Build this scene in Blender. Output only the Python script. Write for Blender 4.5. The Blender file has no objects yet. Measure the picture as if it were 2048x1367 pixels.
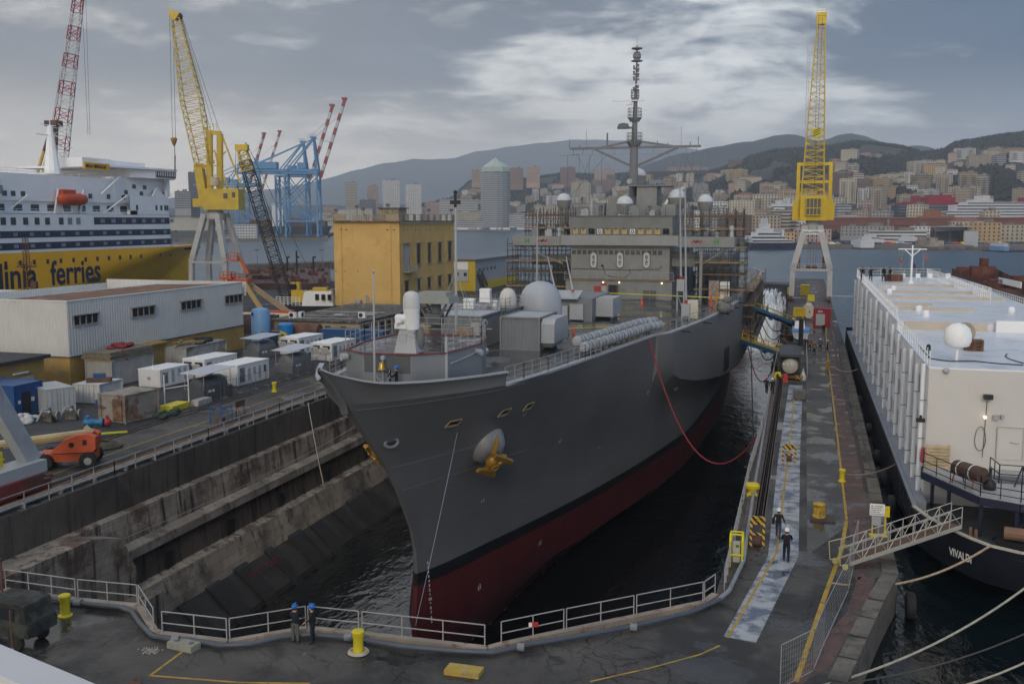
import bpy,math,random
from mathutils import Vector,Matrix,Euler
R=math.radians
C=bpy.context.scene.collection
SC=bpy.context.scene
rnd=random.Random(7)
# - camera
F,PX,PY,HZ,VX,H=1991.0,1024.0,683.5,440.0,1610.0,18.5
PITCH=math.atan((PY-HZ)/F)
YAW=math.atan2((VX-PX)/F,math.cos(PITCH)+(PY-HZ)/F*math.sin(PITCH))
cam=bpy.data.cameras.new('camera');cam.sensor_width=36;cam.lens=F/2048*36
cam.clip_start=0.3;cam.clip_end=30000
camo=bpy.data.objects.new('camera',cam);C.objects.link(camo)
camo.location=(0,0,H);camo.rotation_euler=(R(90)-PITCH,0,YAW)
SC.camera=camo
SC.view_settings.view_transform='Standard'
try:SC.view_settings.look='None'
except Exception:pass
SC.view_settings.exposure=-0.12;SC.view_settings.gamma=1.0
try:
 SC.cycles.max_bounces=6;SC.cycles.diffuse_bounces=3;SC.cycles.glossy_bounces=3
 SC.cycles.volume_bounces=0;SC.cycles.transparent_max_bounces=12
except Exception:pass
# - sky
W=bpy.data.worlds.new('World');SC.world=W;W.use_nodes=True
wt=W.node_tree;wt.nodes.clear()
def wn(t,**k):
 n=wt.nodes.new(t)
 for a,b in k.items():setattr(n,a,b)
 return n
def wmath(op,a,b=None,c=None,clamp=False):
 n=wn('ShaderNodeMath',operation=op,use_clamp=clamp)
 for i,v in enumerate((a,b,c)):
  if v is None:continue
  if isinstance(v,(int,float)):n.inputs[i].default_value=v
  else:wt.links.new(v,n.inputs[i])
 return n.outputs[0]
def wmix(f,a,b):
 n=wn('ShaderNodeMix',data_type='RGBA')
 for i,v in((0,f),(6,a),(7,b)):
  if isinstance(v,(int,float)):n.inputs[i].default_value=v
  elif isinstance(v,tuple):n.inputs[i].default_value=(*v,1)
  else:wt.links.new(v,n.inputs[i])
 return n.outputs[2]
def wnoise(vec,scale,det,rough,dist=0.0):
 n=wn('ShaderNodeTexNoise');n.inputs['Scale'].default_value=scale
 n.inputs['Detail'].default_value=det;n.inputs['Roughness'].default_value=rough
 n.inputs['Distortion'].default_value=dist
 wt.links.new(vec,n.inputs['Vector']);return n.outputs[0]
SUN_EL,SUN_AZ=24.0,168.0
sky=wn('ShaderNodeTexSky',sky_type='NISHITA',sun_disc=False)
sky.sun_elevation=R(SUN_EL);sky.sun_rotation=R(SUN_AZ)
geo=wn('ShaderNodeTexCoord');sep=wn('ShaderNodeSeparateXYZ')
vr=wn('ShaderNodeVectorRotate',rotation_type='Z_AXIS');vr.inputs['Angle'].default_value=-YAW
wt.links.new(geo.outputs['Generated'],vr.inputs['Vector'])
wt.links.new(vr.outputs[0],sep.inputs[0])
dx,dy,dz=sep.outputs
el=wmath('MAXIMUM',dz,0.0)
den=wmath('ADD',el,0.19)
comb=wn('ShaderNodeCombineXYZ')
wt.links.new(wmath('DIVIDE',dx,den),comb.inputs[0]);wt.links.new(wmath('DIVIDE',dy,den),comb.inputs[1])
mp=wn('ShaderNodeMapping');mp.inputs['Scale'].default_value=(0.85,1.0,1);mp.inputs['Location'].default_value=(3.05,1.7,0)
mp.inputs['Rotation'].default_value=(0,0,R(-14))
wt.links.new(comb.outputs[0],mp.inputs['Vector'])
big=wnoise(mp.outputs[0],1.0,6,0.55,0.4)
fine=wnoise(mp.outputs[0],4.2,7,0.6,0.35)
cov=wmath('ADD',wmath('MULTIPLY',big,0.66),wmath('MULTIPLY',fine,0.34))
gap=wmath('SUBTRACT',1.0,wmath('ABSOLUTE',wmath('MULTIPLY',wmath('SUBTRACT',dx,0.12),1.9)),clamp=True)
gz=wmath('SUBTRACT',1.0,wmath('ABSOLUTE',wmath('MULTIPLY',wmath('SUBTRACT',el,0.15),8.0)),clamp=True)
cov2=wmath('SUBTRACT',cov,wmath('MULTIPLY',wmath('MULTIPLY',gap,gz),0.075))
ramp=wn('ShaderNodeMapRange',interpolation_type='SMOOTHSTEP')
ramp.inputs['From Min'].default_value=0.385;ramp.inputs['From Max'].default_value=0.53
wt.links.new(wmath('ADD',cov2,wmath('MULTIPLY',wmath('MAXIMUM',wmath('SUBTRACT',dx,0.22),0.0),0.55)),ramp.inputs['Value']);cl=ramp.outputs[0]
side=wn('ShaderNodeMapRange');side.inputs['From Min'].default_value=-0.35;side.inputs['From Max'].default_value=0.45
wt.links.new(dx,side.inputs['Value'])
dark=wmix(side.outputs[0],(0.33,0.345,0.37),(0.06,0.125,0.235))
light=wmix(side.outputs[0],(1.04,1.0,0.95),(1.2,1.26,1.26))
shade=wnoise(mp.outputs[0],2.1,6,0.6,0.3)
shr=wn('ShaderNodeMapRange');shr.inputs['From Min'].default_value=0.3;shr.inputs['From Max'].default_value=0.7
shr.inputs['To Min'].default_value=0.85;shr.inputs['To Max'].default_value=1.17
wt.links.new(shade,shr.inputs['Value'])
mul=wn('ShaderNodeVectorMath',operation='SCALE');wt.links.new(wmix(cl,light,dark),mul.inputs[0]);wt.links.new(shr.outputs[0],mul.inputs['Scale'])
hz=wn('ShaderNodeMapRange',interpolation_type='SMOOTHSTEP');hz.inputs['From Min'].default_value=0.0;hz.inputs['From Max'].default_value=0.15
hz.inputs['To Min'].default_value=0.85;hz.inputs['To Max'].default_value=0.0
wt.links.new(el,hz.inputs['Value'])
pale=wmix(side.outputs[0],(2.5,2.2,1.85),(0.80,0.86,0.92))
c1=wmix(hz.outputs[0],mul.outputs[0],pale)
sc10=wn('ShaderNodeVectorMath',operation='SCALE');sc10 .inputs['Scale'].default_value=10.0;wt.links.new(c1,sc10 .inputs[0])
fin=wmix(0.93,sky.outputs[0],sc10 .outputs[0])
zen=wn('ShaderNodeMapRange',interpolation_type='SMOOTHSTEP')
for i_,v_ in((1,0.24),(2,0.75),(3,1.0),(4,1.75)):zen.inputs[i_].default_value=v_
wt.links.new(el,zen.inputs[0])
rgt=wn('ShaderNodeMapRange',interpolation_type='SMOOTHSTEP')
for i_,v_ in((1,0.5),(2,0.85),(3,0.0),(4,1.5)):rgt.inputs[i_].default_value=v_
wt.links.new(wmath('MAXIMUM',dx,wmath('SUBTRACT',wmath('MULTIPLY',dx,-0.8),0.03)),rgt.inputs[0])
zs=wn('ShaderNodeVectorMath',operation='SCALE');wt.links.new(fin,zs.inputs[0]);wt.links.new(wmath('ADD',zen.outputs[0],rgt.outputs[0]),zs.inputs['Scale'])
bg=wn('ShaderNodeBackground');bg.inputs['Strength'].default_value=0.1
wt.links.new(zs.outputs[0],bg.inputs['Color'])
wo=wn('ShaderNodeOutputWorld');wt.links.new(bg.outputs[0],wo.inputs['Surface'])
sl=bpy.data.lights.new('sun','SUN');sl.energy=1.25;sl.angle=R(14);sl.color=(1.0,0.87,0.72)
so=bpy.data.objects.new('sun',sl);C.objects.link(so)
sd=Vector((math.sin(R(SUN_AZ))*math.cos(R(SUN_EL)),math.cos(R(SUN_AZ))*math.cos(R(SUN_EL)),math.sin(R(SUN_EL))))
so.rotation_euler=sd.to_track_quat('Z','Y').to_euler();so.location=(0,-50,120)
# - helpers: pixels of the photo (2048 wide) to points of the place
def ray(px,py):
 r=(px-PX)/F;u=-(py-PY)/F
 c,s=math.cos(PITCH),math.sin(PITCH)
 fw=c+u*s;up=-s+u*c
 return Vector((r*math.cos(YAW)-fw*math.sin(YAW),r*math.sin(YAW)+fw*math.cos(YAW),up)),fw
O=Vector((0,0,H))
def G(px,py,z=0.0):
 d,_=ray(px,py);return O+d*((z-H)/d.z)
def PYY(px,py,Y):
 d,_=ray(px,py);return O+d*(Y/d.y)
def PXX(px,py,X):
 d,_=ray(px,py);return O+d*(X/d.x)
def PD(px,py,D):
 d,fw=ray(px,py);return O+d*(D/fw)
 # - helpers: materials
MATS={}
def mat(name,col,rough=0.6,metal=0.0,var=0.18,scale=0.6,col2=None,amt2=0.45,scale2=0.35,streak=None,samt=0.35,bump=0.0,bscale=12.0,spec=0.4,emit=None,estr=1.0,wet=None,wave=None,world=False,detail=5,objcol=False):
 
 if name in MATS:return MATS[name]
 m=bpy.data.materials.new(name);m.use_nodes=True;MATS[name]=m
 nt=m.node_tree;N=nt.nodes;L=nt.links
 b=N['Principled BSDF'];b.inputs['Roughness'].default_value=rough;b.inputs['Metallic'].default_value=metal
 b.inputs['Specular IOR Level'].default_value=spec
 tc=N.new('ShaderNodeTexCoord');vec=tc.outputs['Object']
 if world:
  g=N.new('ShaderNodeNewGeometry');vec=g.outputs['Position']
 def noise(v,s,d=detail,r=0.6):
  n=N.new('ShaderNodeTexNoise');n.inputs['Scale'].default_value=s;n.inputs['Detail'].default_value=d;n.inputs['Roughness'].default_value=r
  L.new(v,n.inputs['Vector']);return n.outputs[0]
 def rng(v,a,bb,c=0.0,d=1.0):
  n=N.new('ShaderNodeMapRange');n.interpolation_type='SMOOTHSTEP'
  for i,x in zip((1,2,3,4),(a,bb,c,d)):n.inputs[i].default_value=x
  L.new(v,n.inputs[0]);return n.outputs[0]
 def mix(f,a,bb,blend='MIX'):
  n=N.new('ShaderNodeMix');n.data_type='RGBA';n.blend_type=blend
  for i,v in((0,f),(6,a),(7,bb)):
   if isinstance(v,(int,float)):n.inputs[i].default_value=v
   elif isinstance(v,tuple):n.inputs[i].default_value=(*v[:3],1)
   else:L.new(v,n.inputs[i])
  return n.outputs[2]
 base=tuple(col)
 if objcol:
  oi=N.new('ShaderNodeObjectInfo');base=oi.outputs['Color']
 n1=rng(noise(vec,scale),0.25,0.75,1-var,1+var*0.6)
 sv=N.new('ShaderNodeVectorMath');sv.operation='SCALE'
 if isinstance(base,tuple):sv.inputs[0].default_value=base
 else:L.new(base,sv.inputs[0])
 L.new(n1,sv.inputs['Scale']);c=sv.outputs[0]
 if col2 is not None:
  f2=rng(noise(vec,scale2,7,0.65),0.62-amt2*0.3,0.78-amt2*0.3);c=mix(f2,c,tuple(col2))
 if streak is not None:
  mpn=N.new('ShaderNodeMapping');mpn.inputs['Scale'].default_value=(1.3,1.3,0.09);L.new(vec,mpn.inputs['Vector'])
  f3=rng(noise(mpn.outputs[0],1.0,6,0.7),0.68-samt*0.3,0.84-samt*0.3);c=mix(f3,c,tuple(streak))
 if wave:
  pass
 L.new(c,b.inputs['Base Color'])
 if wet:
  fw=rng(noise(vec,wet[1],5,0.55),0.60-wet[0]*0.3,0.66-wet[0]*0.3)
  r1=N.new('ShaderNodeMapRange');r1 .inputs[3].default_value=rough;r1 .inputs[4].default_value=0.09
  L.new(fw,r1 .inputs[0]);L.new(r1 .outputs[0],b.inputs['Roughness'])
  c=mix(fw,c,mix(0.55,c,(0.012,0.012,0.014)));L.new(c,b.inputs['Base Color'])
 if bump:
  bp=N.new('ShaderNodeBump');bp.inputs['Strength'].default_value=bump;bp.inputs['Distance'].default_value=0.03
  L.new(noise(vec,bscale,6),bp.inputs['Height']);L.new(bp.outputs[0],b.inputs['Normal'])
 if emit:
  b.inputs['Emission Color'].default_value=(*emit,1);b.inputs['Emission Strength'].default_value=estr
 return m
def nodes(m):return m.node_tree.nodes,m.node_tree.links,m.node_tree.nodes['Principled BSDF']
# - helpers: meshes
class MB:
 def __init__(s):s.v=[];s.f=[];s.mi=[];s.cur=0
 def add(s,vs,fs):
  o=len(s.v);s.v+=[tuple(p)for p in vs]
  for f in fs:s.f.append([i+o for i in f]);s.mi.append(s.cur)
  return s
 def box(s,x0,x1,y0,y1,z0,z1):
  if x0>x1:x0,x1=x1,x0
  if y0>y1:y0,y1=y1,y0
  if z0>z1:z0,z1=z1,z0
  return s.add([(x0,y0,z0),(x1,y0,z0),(x1,y1,z0),(x0,y1,z0),(x0,y0,z1),(x1,y0,z1),(x1,y1,z1),(x0,y1,z1)],[(3,2,1,0),(4,5,6,7),(0,1,5,4),(1,2,6,5),(2,3,7,6),(3,0,4,7)])
 def cbox(s,c,sz,rz=0.0,taper=1.0,bev=0.0):
  hx,hy,hz=sz[0]/2,sz[1]/2,sz[2]/2;ca,sa=math.cos(rz),math.sin(rz)
  vs=[]
  for z,t in((-hz,1.0),(hz,taper)):
   for x,y in((-hx,-hy),(hx,-hy),(hx,hy),(-hx,hy)):
    x*=t;y*=t
    vs.append((c[0]+x*ca-y*sa,c[1]+x*sa+y*ca,c[2]+z))
  return s.add(vs,[(3,2,1,0),(4,5,6,7),(0,1,5,4),(1,2,6,5),(2,3,7,6),(3,0,4,7)])
 def cyl(s,p0,p1,r0,r1=None,n=8,caps=True):
  if r1 is None:r1=r0
  p0=Vector(p0);p1=Vector(p1);d=p1-p0
  if d.length<1e-6:return s
  d.normalize();a=d.orthogonal().normalized();b=d.cross(a)
  vs=[]
  for p,r in((p0,r0),(p1,r1)):
   for i in range(n):
    t=2*math.pi*i/n;vs.append(p+a*(r*math.cos(t))+b*(r*math.sin(t)))
  fs=[(i,(i+1)%n,n+(i+1)%n,n+i)for i in range(n)]
  if caps:fs+=[tuple(range(n-1,-1,-1)),tuple(range(n,2*n))]
  return s.add(vs,fs)
 def bar(s,p0,p1,w,h=None,up=(0,0,1)):
  if h is None:h=w
  p0=Vector(p0);p1=Vector(p1);d=(p1-p0)
  if d.length<1e-6:return s
  d.normalize();u=Vector(up)
  if abs(d.dot(u))>0.98:u=Vector((0,1,0))
  a=d.cross(u).normalized();b=a.cross(d)
  vs=[p+a*x*w/2+b*y*h/2 for p in(p0,p1)for x,y in((-1,-1),(1,-1),(1,1),(-1,1))]
  return s.add(vs,[(3,2,1,0),(4,5,6,7),(0,1,5,4),(1,2,6,5),(2,3,7,6),(3,0,4,7)])
 def tube(s,pts,r,n=6):
  pts=[Vector(p)for p in pts];rings=[]
  ref=None
  for i,p in enumerate(pts):
   d=(pts[min(i+1,len(pts)-1)]-pts[max(i-1,0)]).normalized()
   a=d.orthogonal().normalized()if ref is None else(ref-d*ref.dot(d)).normalized()
   ref=a;b=d.cross(a);rr=r[i]if isinstance(r,(list,tuple))else r
   rings.append([p+a*(rr*math.cos(2*math.pi*k/n))+b*(rr*math.sin(2*math.pi*k/n))for k in range(n)])
  s.loft(rings,closed=True)
  o=len(s.v)
  return s.add(rings[0]+rings[-1],[tuple(range(n-1,-1,-1)),tuple(range(n,2*n))])
 def loft(s,rows,closed=False,flip=False):
  m=len(rows[0]);vs=[p for r in rows for p in r];fs=[]
  for i in range(len(rows)-1):
   for j in range(m if closed else m-1):
    k=(j+1)%m
    q=(i*m+j,i*m+k,(i+1)*m+k,(i+1)*m+j)
    fs.append(q[::-1]if flip else q)
  return s.add(vs,fs)
 def lathe(s,c,prof,n=16,sx=1.0,sy=1.0):
  rows=[[(c[0]+r*sx*math.cos(2*math.pi*k/n),c[1]+r*sy*math.sin(2*math.pi*k/n),c[2]+z)for k in range(n)]for r,z in prof]
  s.loft(rows,closed=True)
  if prof[0][0]>1e-4:s.add(rows[0],[tuple(range(n-1,-1,-1))])
  if prof[-1][0]>1e-4:s.add(rows[-1],[tuple(range(n))])
  return s
 def latheax(s,p,axis,prof,n=14):
  ax=Vector(axis).normalized();a=ax.orthogonal().normalized();b=ax.cross(a);p=Vector(p)
  rows=[[p+ax*h+a*(r*math.cos(2*math.pi*k/n))+b*(r*math.sin(2*math.pi*k/n))for k in range(n)]for r,h in prof]
  s.loft(rows,closed=True)
  if prof[0][0]>1e-4:s.add(rows[0],[tuple(range(n-1,-1,-1))])
  if prof[-1][0]>1e-4:s.add(rows[-1],[tuple(range(n))])
  return s
 def ball(s,c,r,n=10,m=6,sz=1.0,sx=1.0,sy=1.0):
  return s.lathe(c,[(r*math.sin(math.pi*i/m),-r*sz*math.cos(math.pi*i/m))for i in range(m+1)],n,sx,sy)
 def prism(s,poly,z0,z1):
  n=len(poly);vs=[(x,y,z0)for x,y in poly]+[(x,y,z1)for x,y in poly]
  return s.add(vs,[tuple(range(n-1,-1,-1)),tuple(range(n,2*n))]+[(i,(i+1)%n,n+(i+1)%n,n+i)for i in range(n)])
 def prismx(s,poly,x0,x1):
  n=len(poly);vs=[(x0,y,z)for y,z in poly]+[(x1,y,z)for y,z in poly]
  return s.add(vs,[tuple(range(n)),tuple(range(2*n-1,n-1,-1))]+[(n+i,n+(i+1)%n,(i+1)%n,i)for i in range(n)])
 def prismy(s,poly,y0,y1):
  n=len(poly);vs=[(x,y0,z)for x,z in poly]+[(x,y1,z)for x,z in poly]
  return s.add(vs,[tuple(range(n-1,-1,-1)),tuple(range(n,2*n))]+[(i,(i+1)%n,n+(i+1)%n,n+i)for i in range(n)])
 def poly(s,pts):return s.add(pts,[tuple(range(len(pts)))])
 def truss(s,p0,p1,w0,w1,h0,h1,n,rc,rb,up=(0,0,1),sec=6):
  
  p0=Vector(p0);p1=Vector(p1);d=(p1-p0).normalized();u=Vector(up)
  a=d.cross(u).normalized();b=a.cross(d).normalized();rows=[]
  for i in range(n+1):
   t=i/n;p=p0 .lerp(p1,t);w=w0+(w1-w0)*t;h=h0+(h1-h0)*t
   rows.append([p+a*x*w/2+b*y*h/2 for x,y in((-1,-1),(1,-1),(1,1),(-1,1))])
  for k in range(4):s.cyl(rows[0][k],rows[n][k],rc,rc,5)
  for i in range(n):
   for k in range(4):
    k2=(k+1)%4
    s.bar(rows[i][k],rows[i][k2],rb*1.6)
    if i%2:s.bar(rows[i][k],rows[i+1][k2],rb*1.6)
    else:s.bar(rows[i][k2],rows[i+1][k],rb*1.6)
  for k in range(4):s.bar(rows[n][k],rows[n][(k+1)%4],rb*1.6)
  return rows
 def rail(s,pts,h=1.05,step=1.6,r=0.03,bars=(1.0,0.5)):
  
  pts=[Vector(p)for p in pts]
  for a,b in zip(pts,pts[1:]):
   L=(b-a).length;n=max(1,int(round(L/step)))
   for i in range(n+1):
    p=a.lerp(b,i/n);s.cyl(p,p+Vector((0,0,h)),r*1.1,None,4)
   for f in bars:
    s.cyl(a+Vector((0,0,h*f)),b+Vector((0,0,h*f)),r,None,4)
  return s
WM={}
def link(o,parent,Mw):
 C.objects.link(o);WM[o.name]=Mw
 if parent is not None:
  o.parent=parent;o.matrix_local=WM[parent.name].inverted()@Mw
 else:o.matrix_local=Mw
 return o
def tag(o,label=None,cat=None,group=None,kind=None):
 if label:o['label']=label
 if cat:o['category']=cat
 if group:o['group']=group
 if kind:o['kind']=kind
 return o
def thing(name,label,cat,loc=(0,0,0),rz=0.0,group=None):
 o=bpy.data.objects.new(name,None);o.empty_display_size=0.2
 link(o,None,Matrix.Translation(Vector(loc))@Matrix.Rotation(rz,4,'Z'))
 return tag(o,label,cat,group)
def mesh(name,mb,mats,Mw,smooth):
 inv=Mw.inverted();ident=Mw==Matrix.Identity(4)
 me=bpy.data.meshes.new(name)
 me.from_pydata(mb.v if ident else[tuple(inv@Vector(v))for v in mb.v],[],mb.f)
 if not isinstance(mats,(list,tuple)):mats=[mats]
 for m in mats:me.materials.append(m)
 if len(mats)>1:me.polygons.foreach_set('material_index',mb.mi)
 if smooth:
  me.polygons.foreach_set('use_smooth',[True]*len(me.polygons))
  me.set_sharp_from_angle(angle=R(smooth if smooth is not True else 40))
 me.update();return me
def clusters(mb,tol=0.07):
 
 par=list(range(len(mb.v)))
 def find(i):
  while par[i]!=i:par[i]=par[par[i]];i=par[i]
  return i
 for f in mb.f:
  for j in f[1:]:par[find(j)]=find(f[0])
 bb={}
 for i,p in enumerate(mb.v):
  b=bb.setdefault(find(i),[1e9,1e9,1e9,-1e9,-1e9,-1e9])
  for k in range(3):b[k]=min(b[k],p[k]-tol);b[k+3]=max(b[k+3],p[k]+tol)
 ks=list(bb)
 if len(ks)>260:return None
 for i in range(len(ks)):
  for j in range(i):
   a,b=bb[ks[i]],bb[ks[j]]
   if all(a[k]<=b[k+3]and b[k]<=a[k+3]for k in range(3)):par[find(ks[i])]=find(ks[j])
 out={}
 for n,f in enumerate(mb.f):out.setdefault(find(f[0]),[]).append(n)
 return list(out.values())
def part(name,mb,mats,parent,label=None,smooth=False,kind=None):
 if kind is None and label is None and not isinstance(mats,(list,tuple)):
  cs=clusters(mb)
  if cs and 1<len(cs)<=12:
   for c in cs:
    s=MB();ix={}
    for n in c:
     for i in mb.f[n]:
      if i not in ix:ix[i]=len(s.v);s.v.append(mb.v[i])
     s.f.append([ix[i]for i in mb.f[n]]);s.mi.append(0)
    o=part1(name,s,mats,parent,None,smooth)
   return o
 return part1(name,mb,mats,parent,label,smooth,kind)
def part1(name,mb,mats,parent,label=None,smooth=False,kind=None):
 Mw=WM[parent.name];o=bpy.data.objects.new(name,mesh(name,mb,mats,Mw,smooth))
 link(o,parent,Mw)
 return tag(o,label,None,None,kind)
def solo(name,mb,mats,label=None,cat=None,group=None,kind=None,loc=None,smooth=False):
 Mw=Matrix.Translation(Vector(loc))if loc is not None else Matrix.Identity(4)
 o=bpy.data.objects.new(name,mesh(name,mb,mats,Mw,smooth));link(o,None,Mw)
 return tag(o,label,cat,group,kind)
def copy(root,loc,rz=0.0,label=None,scale=1.0,color=None):
 def rec(o,par):
  c=o.copy();C.objects.link(c)
  if par is not None:c.parent=par
  if color is not None:c.color=color
  for ch in list(o.children):rec(ch,c)
  return c
 r=rec(root,None);r.location=loc;r.rotation_euler=(0,0,rz);r.scale=(scale,)*3 if not isinstance(scale,tuple)else scale
 if label:r['label']=label
 return r
def place(root,loc,rz=0.0,scale=1.0):
 root.location=loc;root.rotation_euler=(0,0,rz);root.scale=(scale,)*3
 return root
def text(name,body,m,parent,p,rot,size,off=0.0,ext=0.002,sx=1.0,align='LEFT',shear=0.0,space=1.0):
 cu=bpy.data.curves.new(name,'FONT');cu.body=body;cu.size=size;cu.offset=off;cu.extrude=ext
 cu.align_x=align;cu.shear=shear;cu.space_character=space;cu.materials.append(m)
 me=bpy.data.meshes.new_from_object(bpy.data.objects.new(name+'_outline',cu));me.materials.clear();me.materials.append(m)
 o=bpy.data.objects.new(name,me)
 rm=rot if isinstance(rot,Matrix)else Euler(rot).to_matrix().to_4x4()
 return link(o,parent,Matrix.Translation(Vector(p))@rm@Matrix.Diagonal((sx,1,1,1)))
def sag(a,b,drop,n=14):
 a=Vector(a);b=Vector(b)
 return[a.lerp(b,i/n)-Vector((0,0,drop*4*(i/n)*(1-i/n)))for i in range(n+1)]
def lerp(x,xs,ys):
 if x<=xs[0]:return ys[0]
 for i in range(len(xs)-1):
  if x<=xs[i+1]:
   return ys[i]+(ys[i+1]-ys[i])*(x-xs[i])/(xs[i+1]-xs[i])
 return ys[-1]
def spl(x,xs,ys):
 n=len(xs)
 if x<=xs[0]:return ys[0]
 if x>=xs[-1]:return ys[-1]
 i=max(k for k in range(n-1)if xs[k]<=x)
 h=xs[i+1]-xs[i];t=(x-xs[i])/h
 def m(k):
  if k==0:return(ys[1]-ys[0])/(xs[1]-xs[0])
  if k==n-1:return(ys[-1]-ys[-2])/(xs[-1]-xs[-2])
  return(ys[k+1]-ys[k-1])/(xs[k+1]-xs[k-1])
 return((2*t**3-3*t*t+1)*ys[i]+(t**3-2*t*t+t)*h*m(i)+(-2*t**3+3*t*t)*ys[i+1]+(t**3-t*t)*h*m(i+1))
 # - common materials
GREY=mat('haze_grey_paint',(0.19,0.20,0.21),0.5,var=0.12,scale=0.3,streak=(0.13,0.12,0.11),samt=0.15)
GREYD=mat('dark_grey_paint',(0.10,0.105,0.11),0.55,var=0.15)
GREYL=mat('pale_grey_paint',(0.36,0.37,0.38),0.5,var=0.08,scale=0.4)
WHITE=mat('white_paint',(0.72,0.72,0.71),0.45,var=0.07,scale=0.5,streak=(0.5,0.46,0.4),samt=0.12)
WHITEC=mat('clean_white',(0.80,0.80,0.79),0.45,var=0.04)
STEEL=mat('galvanised_steel',(0.34,0.34,0.34),0.45,0.3,var=0.2,scale=2)
RAILG=mat('weathered_rail_paint',(0.33,0.32,0.31),0.6,var=0.25,scale=1.5,col2=(0.16,0.09,0.06),amt2=0.15)
BLACK=mat('black_paint',(0.015,0.015,0.017),0.5,var=0.2)
RUBBER=mat('black_rubber',(0.018,0.018,0.018),0.8,var=0.25,scale=3)
YEL=mat('yellow_paint',(0.58,0.40,0.028),0.5,var=0.12,scale=0.5,streak=(0.30,0.17,0.03),samt=0.18)
YELB=mat('bright_yellow_paint',(0.62,0.50,0.02),0.5,var=0.15,scale=1.5,col2=(0.28,0.17,0.03),amt2=0.12,scale2=1.5)
REDP=mat('red_paint',(0.42,0.03,0.03),0.5,var=0.15)
ORANGE=mat('orange_paint',(0.50,0.085,0.025),0.5,var=0.12,scale=1.2,col2=(0.25,0.08,0.04),amt2=0.1)
BLUEP=mat('blue_paint',(0.02,0.09,0.26),0.5,var=0.15)
BLUEL=mat('light_blue_paint',(0.16,0.32,0.55),0.5,var=0.12,streak=(0.12,0.2,0.3),samt=0.2)
RUST=mat('rusty_steel',(0.11,0.055,0.038),0.8,var=0.35,scale=0.8,col2=(0.17,0.085,0.05),amt2=0.4,bump=0.2)
GLASS=mat('dark_glass',(0.02,0.025,0.03),0.12,var=0.1,spec=0.6)
WOOD=mat('plank_wood',(0.34,0.24,0.13),0.75,var=0.3,scale=1.5)
ROPE=mat('pale_rope',(0.42,0.38,0.31),0.85,var=0.25,scale=3)
NAVY=mat('navy_paint',(0.014,0.02,0.045),0.45,var=0.15)
# = THE SETTING
CONC=mat('worn_concrete',(0.088,0.081,0.073),0.72,var=0.3,scale=0.22,col2=(0.034,0.033,0.032),amt2=0.6,scale2=0.16,bump=0.35,bscale=5,wet=(0.12,0.17),spec=0.3)
def cracks(m,scale,width,dark,rnd_=1.0):
 N,L,b=nodes(m)
 src=b.inputs['Base Color'].links[0].from_socket
 tc=N.new('ShaderNodeTexCoord')
 nz=N.new('ShaderNodeTexNoise');nz.inputs['Scale'].default_value=0.8;nz.inputs['Detail'].default_value=6
 L.new(tc.outputs['Object'],nz.inputs['Vector'])
 ad=N.new('ShaderNodeVectorMath');ad.operation='MULTIPLY_ADD';ad.inputs[1].default_value=(1.6,1.6,0)
 L.new(nz.outputs['Color'],ad.inputs[0]);L.new(tc.outputs['Object'],ad.inputs[2])
 vo=N.new('ShaderNodeTexVoronoi');vo.feature='DISTANCE_TO_EDGE';vo.inputs['Scale'].default_value=scale;vo.inputs['Randomness'].default_value=rnd_
 L.new(ad.outputs[0],vo.inputs['Vector'])
 mr=N.new('ShaderNodeMapRange');mr.inputs[1].default_value=0.0;mr.inputs[2].default_value=width;mr.inputs[3].default_value=1;mr.inputs[4].default_value=0
 L.new(vo.outputs['Distance'],mr.inputs[0])
 msk=N.new('ShaderNodeTexNoise');msk.inputs['Scale'].default_value=0.13;msk.inputs['Detail'].default_value=3;L.new(tc.outputs['Object'],msk.inputs['Vector'])
 mk=N.new('ShaderNodeMapRange');mk.inputs[1].default_value=0.42;mk.inputs[2].default_value=0.52;L.new(msk.outputs[0],mk.inputs[0])
 mu=N.new('ShaderNodeMath');mu.operation='MULTIPLY';L.new(mr.outputs[0],mu.inputs[0]);L.new(mk.outputs[0],mu.inputs[1])
 mx=N.new('ShaderNodeMix');mx.data_type='RGBA';L.new(mu.outputs[0],mx.inputs[0]);L.new(src,mx.inputs[6]);mx.inputs[7].default_value=(*dark,1)
 L.new(mx.outputs[2],b.inputs['Base Color'])
cracks(CONC,0.42,0.022,(0.012,0.012,0.012));cracks(CONC,1.5,0.03,(0.03,0.03,0.03));cracks(CONC,.14,.006,(.008,.008,.008))
ASPH=mat('yard_asphalt',(0.052,0.052,0.054),0.75,var=0.3,scale=0.2,col2=(0.025,0.025,0.026),amt2=0.5,scale2=0.12,bump=0.3,bscale=6,wet=(0.05,0.14),spec=0.25)
BRICKR=mat('red_brown_paving',(0.125,0.072,0.06),0.65,var=0.3,scale=0.5,col2=(0.075,0.06,0.055),amt2=0.5,scale2=0.4,bump=0.3,wet=(0.1,0.5),spec=.3)
cracks(BRICKR,1.1,0.05,(0.03,0.025,0.022))
WORNW=mat('worn_white_walkway_paint',(0.36,0.37,0.385),0.6,var=0.25,scale=0.6,col2=(0.10,0.125,0.17),amt2=0.62,scale2=0.8,bump=0.15,wet=(0.12,0.4))
LINEY=mat('worn_yellow_line',(0.40,0.25,0.03),0.65,var=0.3,scale=1.2,col2=(0.14,0.11,0.07),amt2=0.35,scale2=1.6)
def gxy(px,py):p=G(px,py);return(p.x,p.y)
HEAD=[gxy(*q)for q in((1430,1196),(1408,1212),(975,1305),(720,1275),(615,1264),(457,1291),(323,1275),(309,1270),(278,1219),(155,1207),(10,1186))]
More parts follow.
